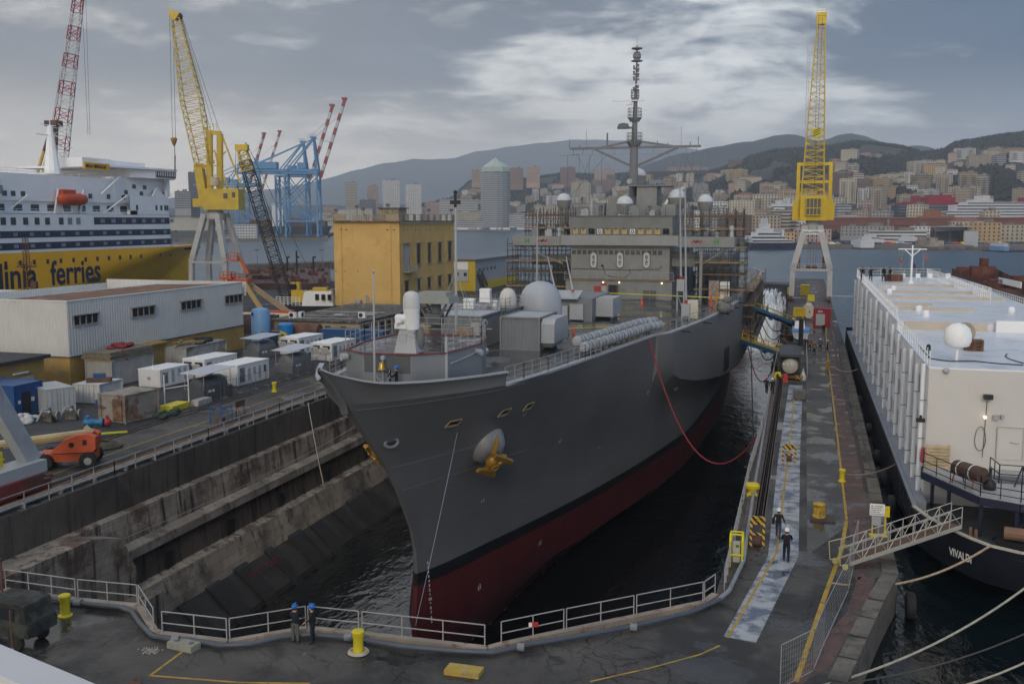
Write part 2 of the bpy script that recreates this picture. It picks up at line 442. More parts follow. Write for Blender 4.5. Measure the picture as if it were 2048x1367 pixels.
ground=[(-165,-60),(-12,-60),(-4,10),(2.2,40.3),(4.3,50.0),(5.3,54.0),(5.6,72.8),(6.35,155),(6.4,330),(-2.9,330),(-2.9,150),(-3.3,73)]+HEAD+[(-44,40.5),(-47.5,46),(-47.5,296),(-100,296),(-165,262)]
solo('quay_ground',MB().poly([(x,y,0)for x,y in ground]),CONC,kind='structure')
def water_mat(name,col,s1,s2,strength,rough=0.06,dist=0.12):
 m=mat(name,col,rough,var=0.3,scale=0.01,spec=0.5 if rough<.1 else 0.3);N,L,b=nodes(m)
 g=N.new('ShaderNodeNewGeometry');mpn=N.new('ShaderNodeMapping');mpn.inputs['Scale'].default_value=(1,0.55,1);mpn.inputs['Rotation'].default_value=(0,0,R(35))
 L.new(g.outputs['Position'],mpn.inputs['Vector'])
 prev=None
 for s,d in((s1,dist),(s2,dist*0.35)):
  n=N.new('ShaderNodeTexNoise');n.inputs['Scale'].default_value=s;n.inputs['Detail'].default_value=4;n.inputs['Distortion'].default_value=0.6
  L.new(mpn.outputs[0],n.inputs['Vector'])
  bp=N.new('ShaderNodeBump');bp.inputs['Strength'].default_value=strength;bp.inputs['Distance'].default_value=d
  L.new(n.outputs[0],bp.inputs['Height'])
  if prev:L.new(prev,bp.inputs['Normal'])
  prev=bp.outputs[0]
 L.new(prev,b.inputs['Normal']);return m
SEA=water_mat('harbour_water',(0.006,0.045,0.082),0.28,1.1,0.9,0.3,0.6)
DOCKW=water_mat('dock_water',(0.006,0.008,0.009),0.55,1.9,0.55,0.05,0.22)
solo('basin_water',MB().poly([(0,-300,-2),(60,-300,-2),(60,172,-2),(0,172,-2)]),water_mat('shaded_basin_water',(.002,.007,.009),.5,1.7,.6,.07,.25),kind='structure')  # near water darkened: shade beside pier and barge painted into its colour
solo('harbour_water',MB().add([(0,172,-2),(4500,172,-2),(4500,284,-2),(0,284,-2),(-5500,-300,-2),(-70,-300,-2),(-70,284,-2),(-5500,284,-2),(-5500,4500,-2),(4500,4500,-2),(-5500,284.5,-2),(4500,284.5,-2)],[(0,1,2,3),(4,5,6,7),(10,11,9,8)]),SEA,kind='structure')
solo('dock_water',MB().poly([(-47.4,36,-12.85),(-2.9,36,-12.85),(-2.9,283,-12.85),(-47.4,283,-12.85)]),DOCKW,kind='structure')
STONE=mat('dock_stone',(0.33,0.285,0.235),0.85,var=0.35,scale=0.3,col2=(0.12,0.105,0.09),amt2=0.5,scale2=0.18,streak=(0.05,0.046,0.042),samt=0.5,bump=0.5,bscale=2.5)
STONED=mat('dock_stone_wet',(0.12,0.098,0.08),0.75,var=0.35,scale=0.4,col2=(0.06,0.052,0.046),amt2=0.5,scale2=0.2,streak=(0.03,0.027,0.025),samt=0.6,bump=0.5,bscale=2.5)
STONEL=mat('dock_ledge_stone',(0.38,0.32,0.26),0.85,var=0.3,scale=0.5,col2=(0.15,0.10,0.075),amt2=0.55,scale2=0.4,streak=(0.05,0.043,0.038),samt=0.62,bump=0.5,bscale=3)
def courses(m,w,h,c2=.72,mor=.4,ms=.018):
 N,L,b=nodes(m);src=b.inputs['Base Color'].links[0].from_socket
 tc=N.new('ShaderNodeTexCoord');sp=N.new('ShaderNodeSeparateXYZ');cb=N.new('ShaderNodeCombineXYZ')
 L.new(tc.outputs['Object'],sp.inputs[0])
 ad=N.new('ShaderNodeMath');L.new(sp.outputs[0],ad.inputs[0]);L.new(sp.outputs[1],ad.inputs[1])
 L.new(ad.outputs[0],cb.inputs[0]);L.new(sp.outputs[2],cb.inputs[1])
 bt=N.new('ShaderNodeTexBrick');bt.inputs['Scale'].default_value=1;bt.inputs['Brick Width'].default_value=w;bt.inputs['Row Height'].default_value=h
 bt.inputs['Mortar Size'].default_value=ms;bt.inputs['Color1'].default_value=(1,1,1,1);bt.inputs['Color2'].default_value=(c2,c2,c2,1);bt.inputs['Mortar'].default_value=(mor,mor,mor,1)
 L.new(cb.outputs[0],bt.inputs['Vector'])
 mx=N.new('ShaderNodeMix');mx.data_type='RGBA';mx.blend_type='MULTIPLY';mx.inputs[0].default_value=0.8
 L.new(src,mx.inputs[6]);L.new(bt.outputs[0],mx.inputs[7]);L.new(mx.outputs[2],b.inputs['Base Color'])
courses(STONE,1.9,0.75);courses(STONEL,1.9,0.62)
dw=thing('dock_side_wall','long stepped stone wall of the dry dock, stained by dark run-off, below the left quay','dock wall',(-47.5,60,0))
prof=[(-47.5,0.0),(-47.52,-2.7),(-46.9,-2.78),(-46.7,-4.9),(-45.7,-5.05),(-45.6,-5.7),(-46.1,-5.8),(-45.9,-7.9),(-45.0,-8.05),(-44.2,-10.4)]
def wallrun(pf,y0,y1,step=6.0):
 mb=MB();n=max(1,int((y1-y0)/step));mb.loft([[(x,y0+(y1-y0)*i/n,z)for x,z in pf]for i in range(n+1)]);return mb
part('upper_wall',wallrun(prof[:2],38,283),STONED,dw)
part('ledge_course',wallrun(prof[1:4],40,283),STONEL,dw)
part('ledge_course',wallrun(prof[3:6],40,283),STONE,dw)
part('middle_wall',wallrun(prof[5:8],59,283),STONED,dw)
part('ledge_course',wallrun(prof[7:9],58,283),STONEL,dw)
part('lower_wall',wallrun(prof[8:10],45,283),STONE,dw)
part('lower_slope',wallrun([(-44.25,-10.3),(-41.7,-12.5),(-40.6,-14.5)],45,283),mat('slimy_slope',(.035,.031,.027),.6,var=.5,scale=.4,streak=(.02,.02,.018),samt=.6),dw)
bt=MB()
for i in range(40):
 y=62+i*4.2+rnd.uniform(-0.8,0.8);w=rnd.uniform(1.2,2.6)
 bt.prismy([(-44.5,-9.9-rnd.uniform(0,.5)),(-44.0,-10.25),(-41.5,-12.5),(-40.2,-14),(-44.1,-14)],y,y+w)
part('buttress',bt,mat('slimy_stone',(.02,.018,.016),.5,var=.4,scale=.5),dw,kind='stuff')
pl=MB()
for i in range(9):
 y=63+i*9+rnd.uniform(-1,1);pl.box(-45.9,-45.7,y,y+rnd.uniform(.5,1.4),-7.8,-6.6)
part('niche',pl,BLACK,dw,kind='stuff')
text('wall_lettering','DOTT. NAPOLI',mat('faded_red_letters',(.15,.03,.025),.8,var=.3,scale=3),dw,(-43.05,70.5,-11.05),Matrix(((0,-.7,.71),(1,0,0),(0,.71,.7))).to_4x4(),.8)
eb=MB();eb.prismx([(38,-14),(58.6,-14),(58.6,-6.2),(57.2,-3.6),(54.5,-2.8),(38,-2.6)],-47.6,-45.2)
eb.prismx([(38,-14),(59.4,-14),(59.4,-8.1),(38,-8.1)],-45.3,-43.6)
solo('dock_head_block',eb,STONEL,'pale stained masonry block where the dock wall steps back at its near left end','stone block',loc=(-46,50,-5))
pw=MB()
def ring(path,z0,z1):
 for a,b in zip(path,path[1:]):pw.add([(a[0],a[1],z0),(b[0],b[1],z0),(b[0],b[1],z1),(a[0],a[1],z1)],[(0,1,2,3)])
ring([(-12,-60),(-4,10),(2.2,40.3),(4.3,50.0),(5.3,54.0),(5.6,72.8),(6.35,155),(6.4,330),(-2.9,330)],-6,0)
PIERS=mat('pier_stone',(0.17,0.15,0.125),0.85,var=0.3,scale=0.3,col2=(0.06,0.055,0.05),amt2=0.5,streak=(0.05,0.045,0.04),samt=0.45,bump=0.5,bscale=2.5);courses(PIERS,2.4,0.9)
solo('pier_wall',pw,PIERS,'tan stone side of the narrow pier dropping into the harbour beside the navy barge','quay wall')
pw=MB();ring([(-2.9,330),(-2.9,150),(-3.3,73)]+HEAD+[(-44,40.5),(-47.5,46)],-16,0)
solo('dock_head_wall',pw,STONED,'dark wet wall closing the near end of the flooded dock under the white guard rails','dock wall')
pw=MB();ring([(-47.5,282),(-47.5,296),(-100,296),(-165,262),(-165,-60)],-6,0)
solo('left_quay_wall',pw,PIERS,'stone edge of the left quay facing the harbour behind the sheds','quay wall')
cp=MB();edge=[(2.2,40.3),(4.3,50.0),(5.3,54.0),(5.6,72.8),(6.35,155)]
for a,b in zip(edge,edge[1:]):
 A=Vector((*a,0));B=Vector((*b,0));L=(B-A).length;n=max(1,int(L/2.1));d=(B-A).normalized();nrm=Vector((-d.y,d.x,0))
 for i in range(n):
  p=A.lerp(B,(i+0.04)/n);q=A.lerp(B,(i+0.96)/n);h=rnd.uniform(0.02,0.07)
  cp.add([p-nrm*0.04,q-nrm*0.04,q+nrm*0.75,p+nrm*0.75],[]);vs=[p-nrm*.04,q-nrm*.04,q+nrm*.75,p+nrm*.75]
  cp.add([v+Vector((0,0,-0.25))for v in vs]+[v+Vector((0,0,h))for v in vs],[(4,5,6,7),(0,1,5,4),(1,2,6,5),(2,3,7,6),(3,0,4,7)])
solo('pier_kerb',cp,PIERS,kind='structure')
def sheet(name,pts,m,z=0.004):return solo(name,MB().poly([(x,y,z)for x,y in pts]),m,kind='structure')
sheet('yard_asphalt',[(-160,60),(-57.5,50),(-57.0,128),(-57.0,150),(-70,160),(-70,292),(-100,292),(-160,258)],ASPH)
sheet('pier_paving',[(3.15,52.5),(4.4,55.2),(4.55,72.8),(5.15,155),(5.2,320),(3.75,320),(3.65,150),(3.2,70)],BRICKR)
sheet('pier_paving',[(-0.9,37.2),(1.7,42.0),(3.6,49.9),(4.2,53.6),(3.3,53.2),(2.5,48)],BRICKR)
sheet('walkway_paint',[gxy(1447,1272),gxy(1512,1284),gxy(1597,1112),gxy(1600,920),gxy(1605,770),gxy(1578,770),gxy(1556,920),gxy(1536,1112)],WORNW)
sheet('pier_asphalt_strip',[(0.75,56),(3.0,62),(3.45,150),(3.5,300),(0.85,300),(0.8,130)],mat('pier_asphalt',(0.085,0.08,0.074),0.65,var=0.3,scale=0.3,col2=(0.05,0.05,0.05),amt2=0.5,scale2=0.2,bump=0.3,wet=(0.25,0.25)))
def line(pts,w,m=LINEY,z=0.008,nm='painted_line'):
 mb=MB()
 for a,b in zip(pts,pts[1:]):
  A=Vector((a[0],a[1],z));B=Vector((b[0],b[1],z));d=(B-A).normalized();n=Vector((-d.y,d.x,0))*w/2
  mb.poly([A-n,B-n,B+n,A+n])
 return solo(nm,mb,m,kind='structure')
line([gxy(1592,1362),gxy(1650,1190),gxy(1683,1100),gxy(1693,1040)],0.22)
line([gxy(1693,1038),gxy(1672,850),gxy(1654,700),gxy(1650,620)],0.16)
line([gxy(1455,1275),gxy(1553,1105),gxy(1574,930),gxy(1590,780)],0.12,z=0.012)
line([gxy(1180,1362),gxy(1300,1335),gxy(1400,1308),gxy(1440,1290)],0.1)
line([gxy(364,1303),gxy(300,1350)],0.13);line([gxy(300,1350),gxy(480,1364),gxy(620,1366)],0.13)
line([gxy(0,985),gxy(250,897),gxy(500,812),gxy(640,765)],0.12)
CRAIL=mat('crane_rail_steel',(0.07,0.05,0.042),0.6,0.3,var=0.3,scale=1)
def track(xf,y0,y1):
 mb=MB()
 for x in xf:
  mb.box(x-0.14,x+0.14,y0,y1,0.004,0.02);mb.box(x-0.04,x+0.04,y0,y1,0.02,0.07)
 return solo('crane_track',mb,CRAIL,kind='structure')
track((4.75,5.35),76,325);track((-2.25,-1.95),56,325);track((-49.6,-50.3,-56.2,-56.9),40,290)
gt=thing('dock_gate','floating dock gate, dark above and faded red below, with white water pouring through','dock gate',(-25,283,-12))
CAIS=mat('gate_paint',(0.05,0.055,0.065),0.6,var=0.2,scale=0.2);
gm=MB();gm.prism([(-47.4,284),(-46,281.5),(-12,281.5),(-2.95,278),(-2.95,290),(-47.4,290)],-16,1.2);part('body',gm,CAIS,gt)
gm=MB();gm.prism([(-46.5,281.3),(-12,281.3),(-3.0,277.8),(-3.0,278.2),(-12,281.8),(-46.5,281.8)],-16,-2.0);part('lower_plating',gm,mat('gate_red',(0.13,0.085,0.10),0.6,var=0.25,scale=0.15,streak=(0.3,0.3,0.32),samt=0.35),gt)
part('railing',MB().rail([(-46,283,1.2),(-12,283,1.2),(-3.2,279.5,1.2)],1.1,2.2,0.05),STEEL,gt)
text('draught_marks','D4\n||||',WHITE,gt,(-8.3,279.7,-0.9),(R(90),0,R(-21)),1.1)
def foam_mat(name,sx,sy,thr):
 m=mat(name,(0.78,0.81,0.84),0.7,var=0.1,scale=0.5);N,L,b=nodes(m);tc=N.new('ShaderNodeTexCoord');mp_=N.new('ShaderNodeMapping');mp_.inputs['Scale'].default_value=(sx,sy,sy);L.new(tc.outputs['Object'],mp_.inputs['Vector'])
 n=N.new('ShaderNodeTexNoise');n.inputs['Scale'].default_value=1;n.inputs['Detail'].default_value=8;n.inputs['Roughness'].default_value=.7;L.new(mp_.outputs[0],n.inputs['Vector'])
 uv=N.new('ShaderNodeUVMap');sp=N.new('ShaderNodeSeparateXYZ');L.new(uv.outputs[0],sp.inputs[0]);a=N.new('ShaderNodeMath');a.operation='ADD';L.new(n.outputs[0],a.inputs[0]);L.new(sp.outputs[0],a.inputs[1])
 r=N.new('ShaderNodeMapRange');r.inputs[1].default_value=thr;r.inputs[2].default_value=thr+.18;L.new(a.outputs[0],r.inputs[0]);L.new(r.outputs[0],b.inputs['Alpha']);return m
def foam_sheet(rows,dens,m,nm):
 
 o=solo(nm,MB().loft(rows),m,kind='stuff',smooth=60);me=o.data;nu=len(rows);nv=len(rows[0]);ul=me.uv_layers.new(name='UVMap')
 for lp in me.loops:i,j=divmod(lp.vertex_index,nv);ul.data[lp.index].uv=(dens(i/(nu-1),j/(nv-1)),0)
foam_sheet([[(-14.5+11.3*j/10,180+97*i/24,-12.75+.25*math.sin(i*1.7+j*2.1)*(i/24))for j in range(11)]for i in range(25)],lambda u,v:-.3+.62*u+.1*math.sin(v*3.14),foam_mat('surface_foam',.8,.35,.55),'churning_foam')
for k in range(4):
 x0,x1,d=((-14,-4.2,10),(-13,-8,15),(-10,-5,13),(-12,-6,18))[k]
 foam_sheet([[(x0+(x1-x0)*j/8+.3*math.sin(i+j),277.9-d*(i/12)**.8+.5*math.sin(j*2+k),.2-12.9*(i/12)**1.7)for j in range(9)]for i in range(13)],lambda u,v:.02+.3*u-.35*abs(v-.5)**1.5,foam_mat('falling_water',1.6,.28,.5),'falling_water')
 # = THE GREY COMMAND SHIP
CL=-24.6
ship=thing('command_ship','large grey naval command ship with red underbody standing in the dry dock','ship',(CL,140,-12.7))
stem_z=[-13,-9.5,-7.4,-5.8,-3.7,-1.7,0,2.1,4.3,6.7,8.2,10.7]
stem_y=[61.5,60.4,60.6,60.9,60.7,59.9,58.7,57.1,54.8,52.0,50.1,47.5]
def Ys(z):return spl(z,stem_z,stem_y)
LV=[(-12.7,[0,3,6,9.8,12,18,25,37,50,60.5,77,90],[0.15,1.0,1.6,2.1,2.3,2.7,3.6,5.5,8.5,10.2,11.6,12.2]),(-9.5,[0,1,3,5,9,17,26,38,50,70,90],[0.15,0.6,1.6,2.25,3.05,4.9,7.1,9.6,11.7,13.1,13.6]),(-5.35,[0,1,3,9,16.5,26,38,45,52,70,90],[0.12,0.55,1.3,3.1,5.3,7.7,10.2,11.4,12.5,13.3,13.6]),(-1,[0,1,3,9,18,28,40,52,70,90],[0.1,0.45,1.2,3.1,5.6,8.0,10.6,12.7,13.4,13.6]),(1.5,[0,1,3,8,15,25,38,50,70,90],[0.12,0.5,1.3,3.1,5.3,7.9,10.6,12.7,13.5,13.6]),(4.2,[0,1,2,5,8,14,20,27,36,41.2,60],[0.15,0.65,1.15,2.5,3.8,5.7,7.1,8.6,10.1,10.95,13.6]),(8.0,[0,0.4,1,2,3.7,6.2,10.6,18.6,30.6,39.6,45.7,60],[0.2,0.55,1.0,1.75,2.9,4.4,6.35,7.7,9.1,10.4,11.2,13.6])]
def bt(z,Y):
 t=Y-Ys(z)
 if z<=LV[0][0]:return spl(t,LV[0][1],LV[0][2])
 for(za,xa,ya),(zb,xb,yb)in zip(LV,LV[1:]):
  if z<=zb:
   k=(z-za)/(zb-za);return spl(t,xa,ya)*(1-k)+spl(t,xb,yb)*k
 return spl(t,LV[-1][1],LV[-1][2])
def bd(Y):return lerp(Y,[61,69,81,90,95.9,97.6,105,110,121,131,143,225,241],[6.35,7.7,9.1,10.4,11.2,12.25,13.25,13.9,15,15.7,16.3,16.3,13.5])
def zd(Y):return lerp(Y,[48,52,61,80,120],[8.35,8.1,7.9,7.6,7.4])
def zk(Y):return lerp(Y,[95,98.2,102,108.4,115,124,132,141,150],[4.2,3.5,2.3,1.2,.36,-.6,-1.2,-1.7,-2.0])
lowz=[-12.7,-11.2,-9.5,-7.9,-6.6,-5.35]
midz=[-3.6,-1.8,0,1.5,2.9,4.2]
upz=[5.5,6.8,8.0]
S1=[0,.006,.015,.03,.05,.08,.12,.17,.23,.3,.38,.47,.56,.66,.76,.86,.94,1]
S2=[96.02,98.2,100,102,105,108.4,112,115,119.5,124,132,141,150,165,180,195,210,225,241]
def stern(z,Y):
 if Y<150:return 1.0
 k=max(0.0,min(1.0,(-3-z)/7.0));return 1-(0.25+0.75*k)*((Y-150)/95)**2*(0.3+0.7*k)
def hull_rows(sgn):
 rows=[]
 for z0 in lowz+midz+upz:
  row=[]
  y0=Ys(z0)
  for s in S1:
   Y=y0+s*(96-y0);z=z0
   if z0>4.2:z=4.2+(zd(Y)-4.2)*(z0-4.2)/3.8
   b=bt(z0,Y)
   row.append((CL+sgn*b,Y,z))
  for Y in S2:
   if z0<=-5.35:row.append((CL+sgn*bt(z0,Y)*stern(z0,Y),Y,z0));continue
   k=zk(Y)
   if z0<=4.2:
    u=(z0+5.35)/9.55;z=-5.35+u*(k+5.35);bl=bt(-5.35,Y)*stern(-5.35,Y)
    b=bl+(bd(Y)-bl)*u**lerp(Y,[96,100,112],[2.4,3.6,6.5])
   else:
    u=(z0-4.2)/3.8;z=k+u*(zd(Y)-k);b=bd(Y)
   row.append((CL+sgn*b,Y,z))
  rows.append(row)
 return rows
HULL=mat('ship_hull_paint',(0.14,0.14,0.14),0.42,var=0.12,scale=0.12,streak=(0.115,0.11,0.105),samt=0.3,spec=0.45)
N_,L_,b_=nodes(HULL);src=b_.inputs['Base Color'].links[0].from_socket
g_=N_.new('ShaderNodeNewGeometry');s_=N_.new('ShaderNodeSeparateXYZ');L_.new(g_.outputs['Position'],s_.inputs[0])
def zstep(z):
 n=N_.new('ShaderNodeMath');n.operation='LESS_THAN';L_.new(s_.outputs[2],n.inputs[0]);n.inputs[1].default_value=z;return n.outputs[0]
def hmix(f,a,b):
 n=N_.new('ShaderNodeMix');n.data_type='RGBA'
 for i,v in((0,f),(6,a),(7,b)):
  if isinstance(v,tuple):n.inputs[i].default_value=(*v,1)
  else:L_.new(v,n.inputs[i])
 return n.outputs[2]
rn=N_.new('ShaderNodeTexNoise');rn.inputs['Scale'].default_value=0.35;rn.inputs['Detail'].default_value=6
mpn_=N_.new('ShaderNodeMapping');mpn_.inputs['Scale'].default_value=(1.6,1.6,0.25);L_.new(g_.outputs['Position'],mpn_.inputs['Vector']);L_.new(mpn_.outputs[0],rn.inputs['Vector'])
rr=N_.new('ShaderNodeMapRange');rr.inputs[1].default_value=0.35;rr.inputs[2].default_value=0.7;L_.new(rn.outputs[0],rr.inputs[0])
red_=hmix(rr.outputs[0],(0.075,0.012,0.014),(0.105,0.02,0.021))
c_=hmix(zstep(-5.35),src,(0.012,0.012,0.014));c_=hmix(zstep(-6.2),c_,red_);L_.new(c_,b_.inputs['Base Color'])
courses(HULL,7.5,2.3,.93,.8,.02)
wv=N_.new('ShaderNodeTexNoise');wv.inputs['Scale'].default_value=1.0;wv.inputs['Detail'].default_value=2
mp2=N_.new('ShaderNodeMapping');mp2 .inputs['Scale'].default_value=(0.3,0.3,1.6);L_.new(g_.outputs['Position'],mp2 .inputs['Vector']);L_.new(mp2 .outputs[0],wv.inputs['Vector'])
bp_=N_.new('ShaderNodeBump');bp_.inputs['Strength'].default_value=0.22;bp_.inputs['Distance'].default_value=0.12;L_.new(wv.outputs[0],bp_.inputs['Height']);L_.new(bp_.outputs[0],b_.inputs['Normal'])
hm=MB();hm.loft(hull_rows(1));hm.loft(hull_rows(-1),flip=True)
a,b=hull_rows(1),hull_rows(-1)
hm.loft([[r[-1]for r in a],[r[-1]for r in b]])
hm.loft([[r[0]for r in a],[r[0]for r in b]])
hm.loft([a[0],b[0]])
hull=part('hull',hm,HULL,ship,smooth=32)
kb=thing('keel_blocks','pale timber docking blocks in a row under the red hull at the water','docking blocks',(CL,90,-14))
for i in range(22):
 y=68+i*3.1;x=CL+bt(-12.7,y)-.5;m=MB();m.box(x-1.2,x+.45,y,y+1.3,-14.2,-12.6);part('block',m,WOOD,kb)
DECK=mat('ship_deck',(0.062,0.064,0.068),0.42,var=0.25,scale=0.3,col2=(0.10,0.098,0.092),amt2=0.5,scale2=0.22,wet=(0.55,0.2),bump=0.12,bscale=8)
N_,L_,b_=nodes(DECK)
dm=MB();ys=[50.6,51,52,53.5,55,57,59,61]+[64+i*4 for i in range(8)]+S2
def bdd(Y):return bt(8.0,Y)if Y<61 else(bd(Y)if Y>90 else min(bd(Y),bt(8.0,Y)))
dm.loft([[(CL-bdd(y)*0.995,y,zd(y)),(CL,y,zd(y)+0.06),(CL+bdd(y)*0.995,y,zd(y))]for y in ys])
deck=part('deck',dm,DECK,ship)
gw=MB()
for sg in(1,-1):
 gw.loft([[(CL+sg*(bdd(y)-0.5),y,zd(y)+0.03),(CL+sg*(bdd(y)+0.02),y,zd(y)+0.05),(CL+sg*(bdd(y)+0.03),y,zd(y)-0.1)]for y in ys if y>60])
part('deck_edge',gw,GREYL,ship)
bwy=[47.55,47.9,48.3,49.0,49.7,50.3,51.1,52.2,54.1,56.6,58.6,60.6]
bwb=[0.03,0.22,0.38,0.62,0.95,1.35,1.95,2.5,3.6,4.85,5.8,6.65]
bwz=[10.65,10.45,10.28,10.05,9.82,9.62,9.42,9.26,9.1,8.97,8.9,8.85]
by0=[50.4+(61-50.4)*(max(0,y-47.55)/(60.6-47.55))**1.0 for y in bwy]
bm=MB();capm=MB()
for sg in(1,-1):
 low=[(CL+sg*max(0.12,bt(8.0,y)),y,zd(y))for y in by0]
 top=[(CL+sg*b,y,z)for y,b,z in zip(bwy,bwb,bwz)]
 mid=[tuple(Vector(p).lerp(Vector(q),0.5)+Vector((-sg*0.12,0.15,0))*min(1.0,abs(q[0]-CL)))for p,q in zip(low,top)]
 bm.loft([low,mid,top],flip=sg<0)
 inn=[(p[0]-sg*min(0.1,abs(p[0]-CL)*.8),p[1]+0.1,p[2])for p in top];inl=[(CL+sg*max(0.02,abs(p[0]-CL)-0.2),p[1]+0.25,p[2])for p in low]
 bm.loft([inl,inn],flip=sg>0)
 capm.loft([[(p[0]-sg*min(.26,abs(p[0]-CL)),p[1]+.1,p[2]+0.02)for p in top],[(p[0]+sg*.05,p[1]-.04,p[2]+0.04)for p in top],[(p[0]+sg*.05,p[1]-.04,p[2]-0.07)for p in top]],flip=sg<0)
bm.tube([(CL,50.5,7.7),(CL,50.2,8.3),(CL,49.0,9.45),(CL,47.6,10.6)],[.24,.24,.2,.1],8)
part('bulwark',bm,HULL,ship,smooth=50);part('bulwark_cap',capm,GREYL,ship)
wl=MB()
for zz,y1 in((7.75,64),(3.1,64),(1.2,72)):
 pts=[]
 y0=Ys(zz)+0.3
 for i in range(22):
  y=y0+(y1-y0)*i/21;pts.append((CL+bt(zz,y)+0.01,y,zz if zz<7 else zz+(zd(y)-8.1)*.6))
 wl.tube(pts,0.016,4)
part('weld_seam',wl,GREY,ship)
def on_hull(px,py,sg=1):
 
 d,_=ray(px,py);prev=None
 for i in range(900):
  t=45+i*0.1;p=O+d*(t/d.y)
  if-13<p.z<8 and p.y>Ys(p.z):
   b=bt(min(p.z,8),p.y)
   if(p.x-CL)*sg<=b and(prev is None or True):
    e=0.3
    dxy=(bt(p.z,p.y+e)-bt(p.z,p.y-e))/(2*e);dxz=(bt(p.z+e,p.y)-bt(p.z-e,p.y))/(2*e)
    n=Vector((sg,-dxy,-dxz)).normalized();return p,n
 return None,None
p,n=on_hull(782,884)
if p is None:p,n=Vector((CL+0.6,56.9,3.4)),Vector((.7,-.7,-.2))
hr=MB();ax=n;aa=ax.orthogonal().normalized();bb=ax.cross(aa)
ringp=[p+ax*0.04+(Vector((0.35,0.55,0)).normalized())*(0.48*math.cos(t))+Vector((0,0,0.28*math.sin(t)))for t in[2*math.pi*k/16 for k in range(17)]]
hr.tube(ringp,0.11,8);part('hawse_ring',hr,GREY,ship,smooth=60)
hr=MB();hr.poly(ringp[:-1]);part('hawse_hole',hr,BLACK,ship)
for px,py in((905,843),(1007,822),(1055,810),(1352,712+60)):
 p,n=on_hull(px,py)
 if p is None:continue
 t=Vector((0,0,1)).cross(n).normalized();u=n.cross(t)
 fm_=MB();q=[p+n*.12+t*x*.62+u*y*.3 for x,y in((-1,-.9),(.85,-.9),(1,.9),(-.7,.9))]
 fm_.poly(q);fo=part('fairlead_opening',fm_,BLACK,ship)
 fr=MB()
 for i in range(4):fr.bar(q[i],q[(i+1)%4],0.1)
 fr.poly([q[0]+n*.01,q[1]+n*.01,q[1].lerp(q[2],.3)+n*.01,q[0].lerp(q[3],.3)+n*.01]);part('fairlead_rim',fr,mat('worn_brown_rim',(0.24,0.19,0.13),.7,var=.3,scale=3),fo)
WHM=mat('white_mark',(0.55,0.55,0.55),0.6,var=0.1)
mk=MB()
for px,py in((965,1000),(1120,880),(1200,890),(1280,835),(1140,1040),(1080,1083),(958,1172),(1050,826),(1296,782)):
 p,n=on_hull(px,py)
 if p is None:continue
 t=Vector((0,0,1)).cross(n).normalized();u=n.cross(t)
 for x,y,w,h in((-.14,-.1,.05,.34),(0.12,0.02,.05,.3),(0,-.16,.22,.05)):
  q=p+n*.03;mk.poly([q+t*(x-w)+u*(y-h/2),q+t*(x+w)+u*(y-h/2),q+t*(x+w)+u*(y+h/2),q+t*(x-w)+u*(y+h/2)])
part('hull_mark',mk,WHM,ship)
seq=['8','7','6','5','4','3','2','1','20','9','8','7','6','5']
for i,ch in enumerate(seq):
 px=854+(862-854)*i/13;py=1126+(1243-1126)*i/13
 p,n=on_hull(px,py)
 if p is None:continue
 n=Vector((n.x,n.y,0)).normalized();n=(n*0.6+Vector((0.35,-0.94,0))*0.4).normalized();t=Vector((0,0,1)).cross(n).normalized();u=Vector((0,0,1))
 rm=Matrix((t,u,n)).transposed().to_4x4()
 text('draught_figure',ch,WHM,ship,p+n*.12,rm,0.26,0.008,align='CENTER')
GOLD=mat('golden_anchor_paint',(0.36,0.205,0.035),0.38,0.25,var=0.2,scale=2)
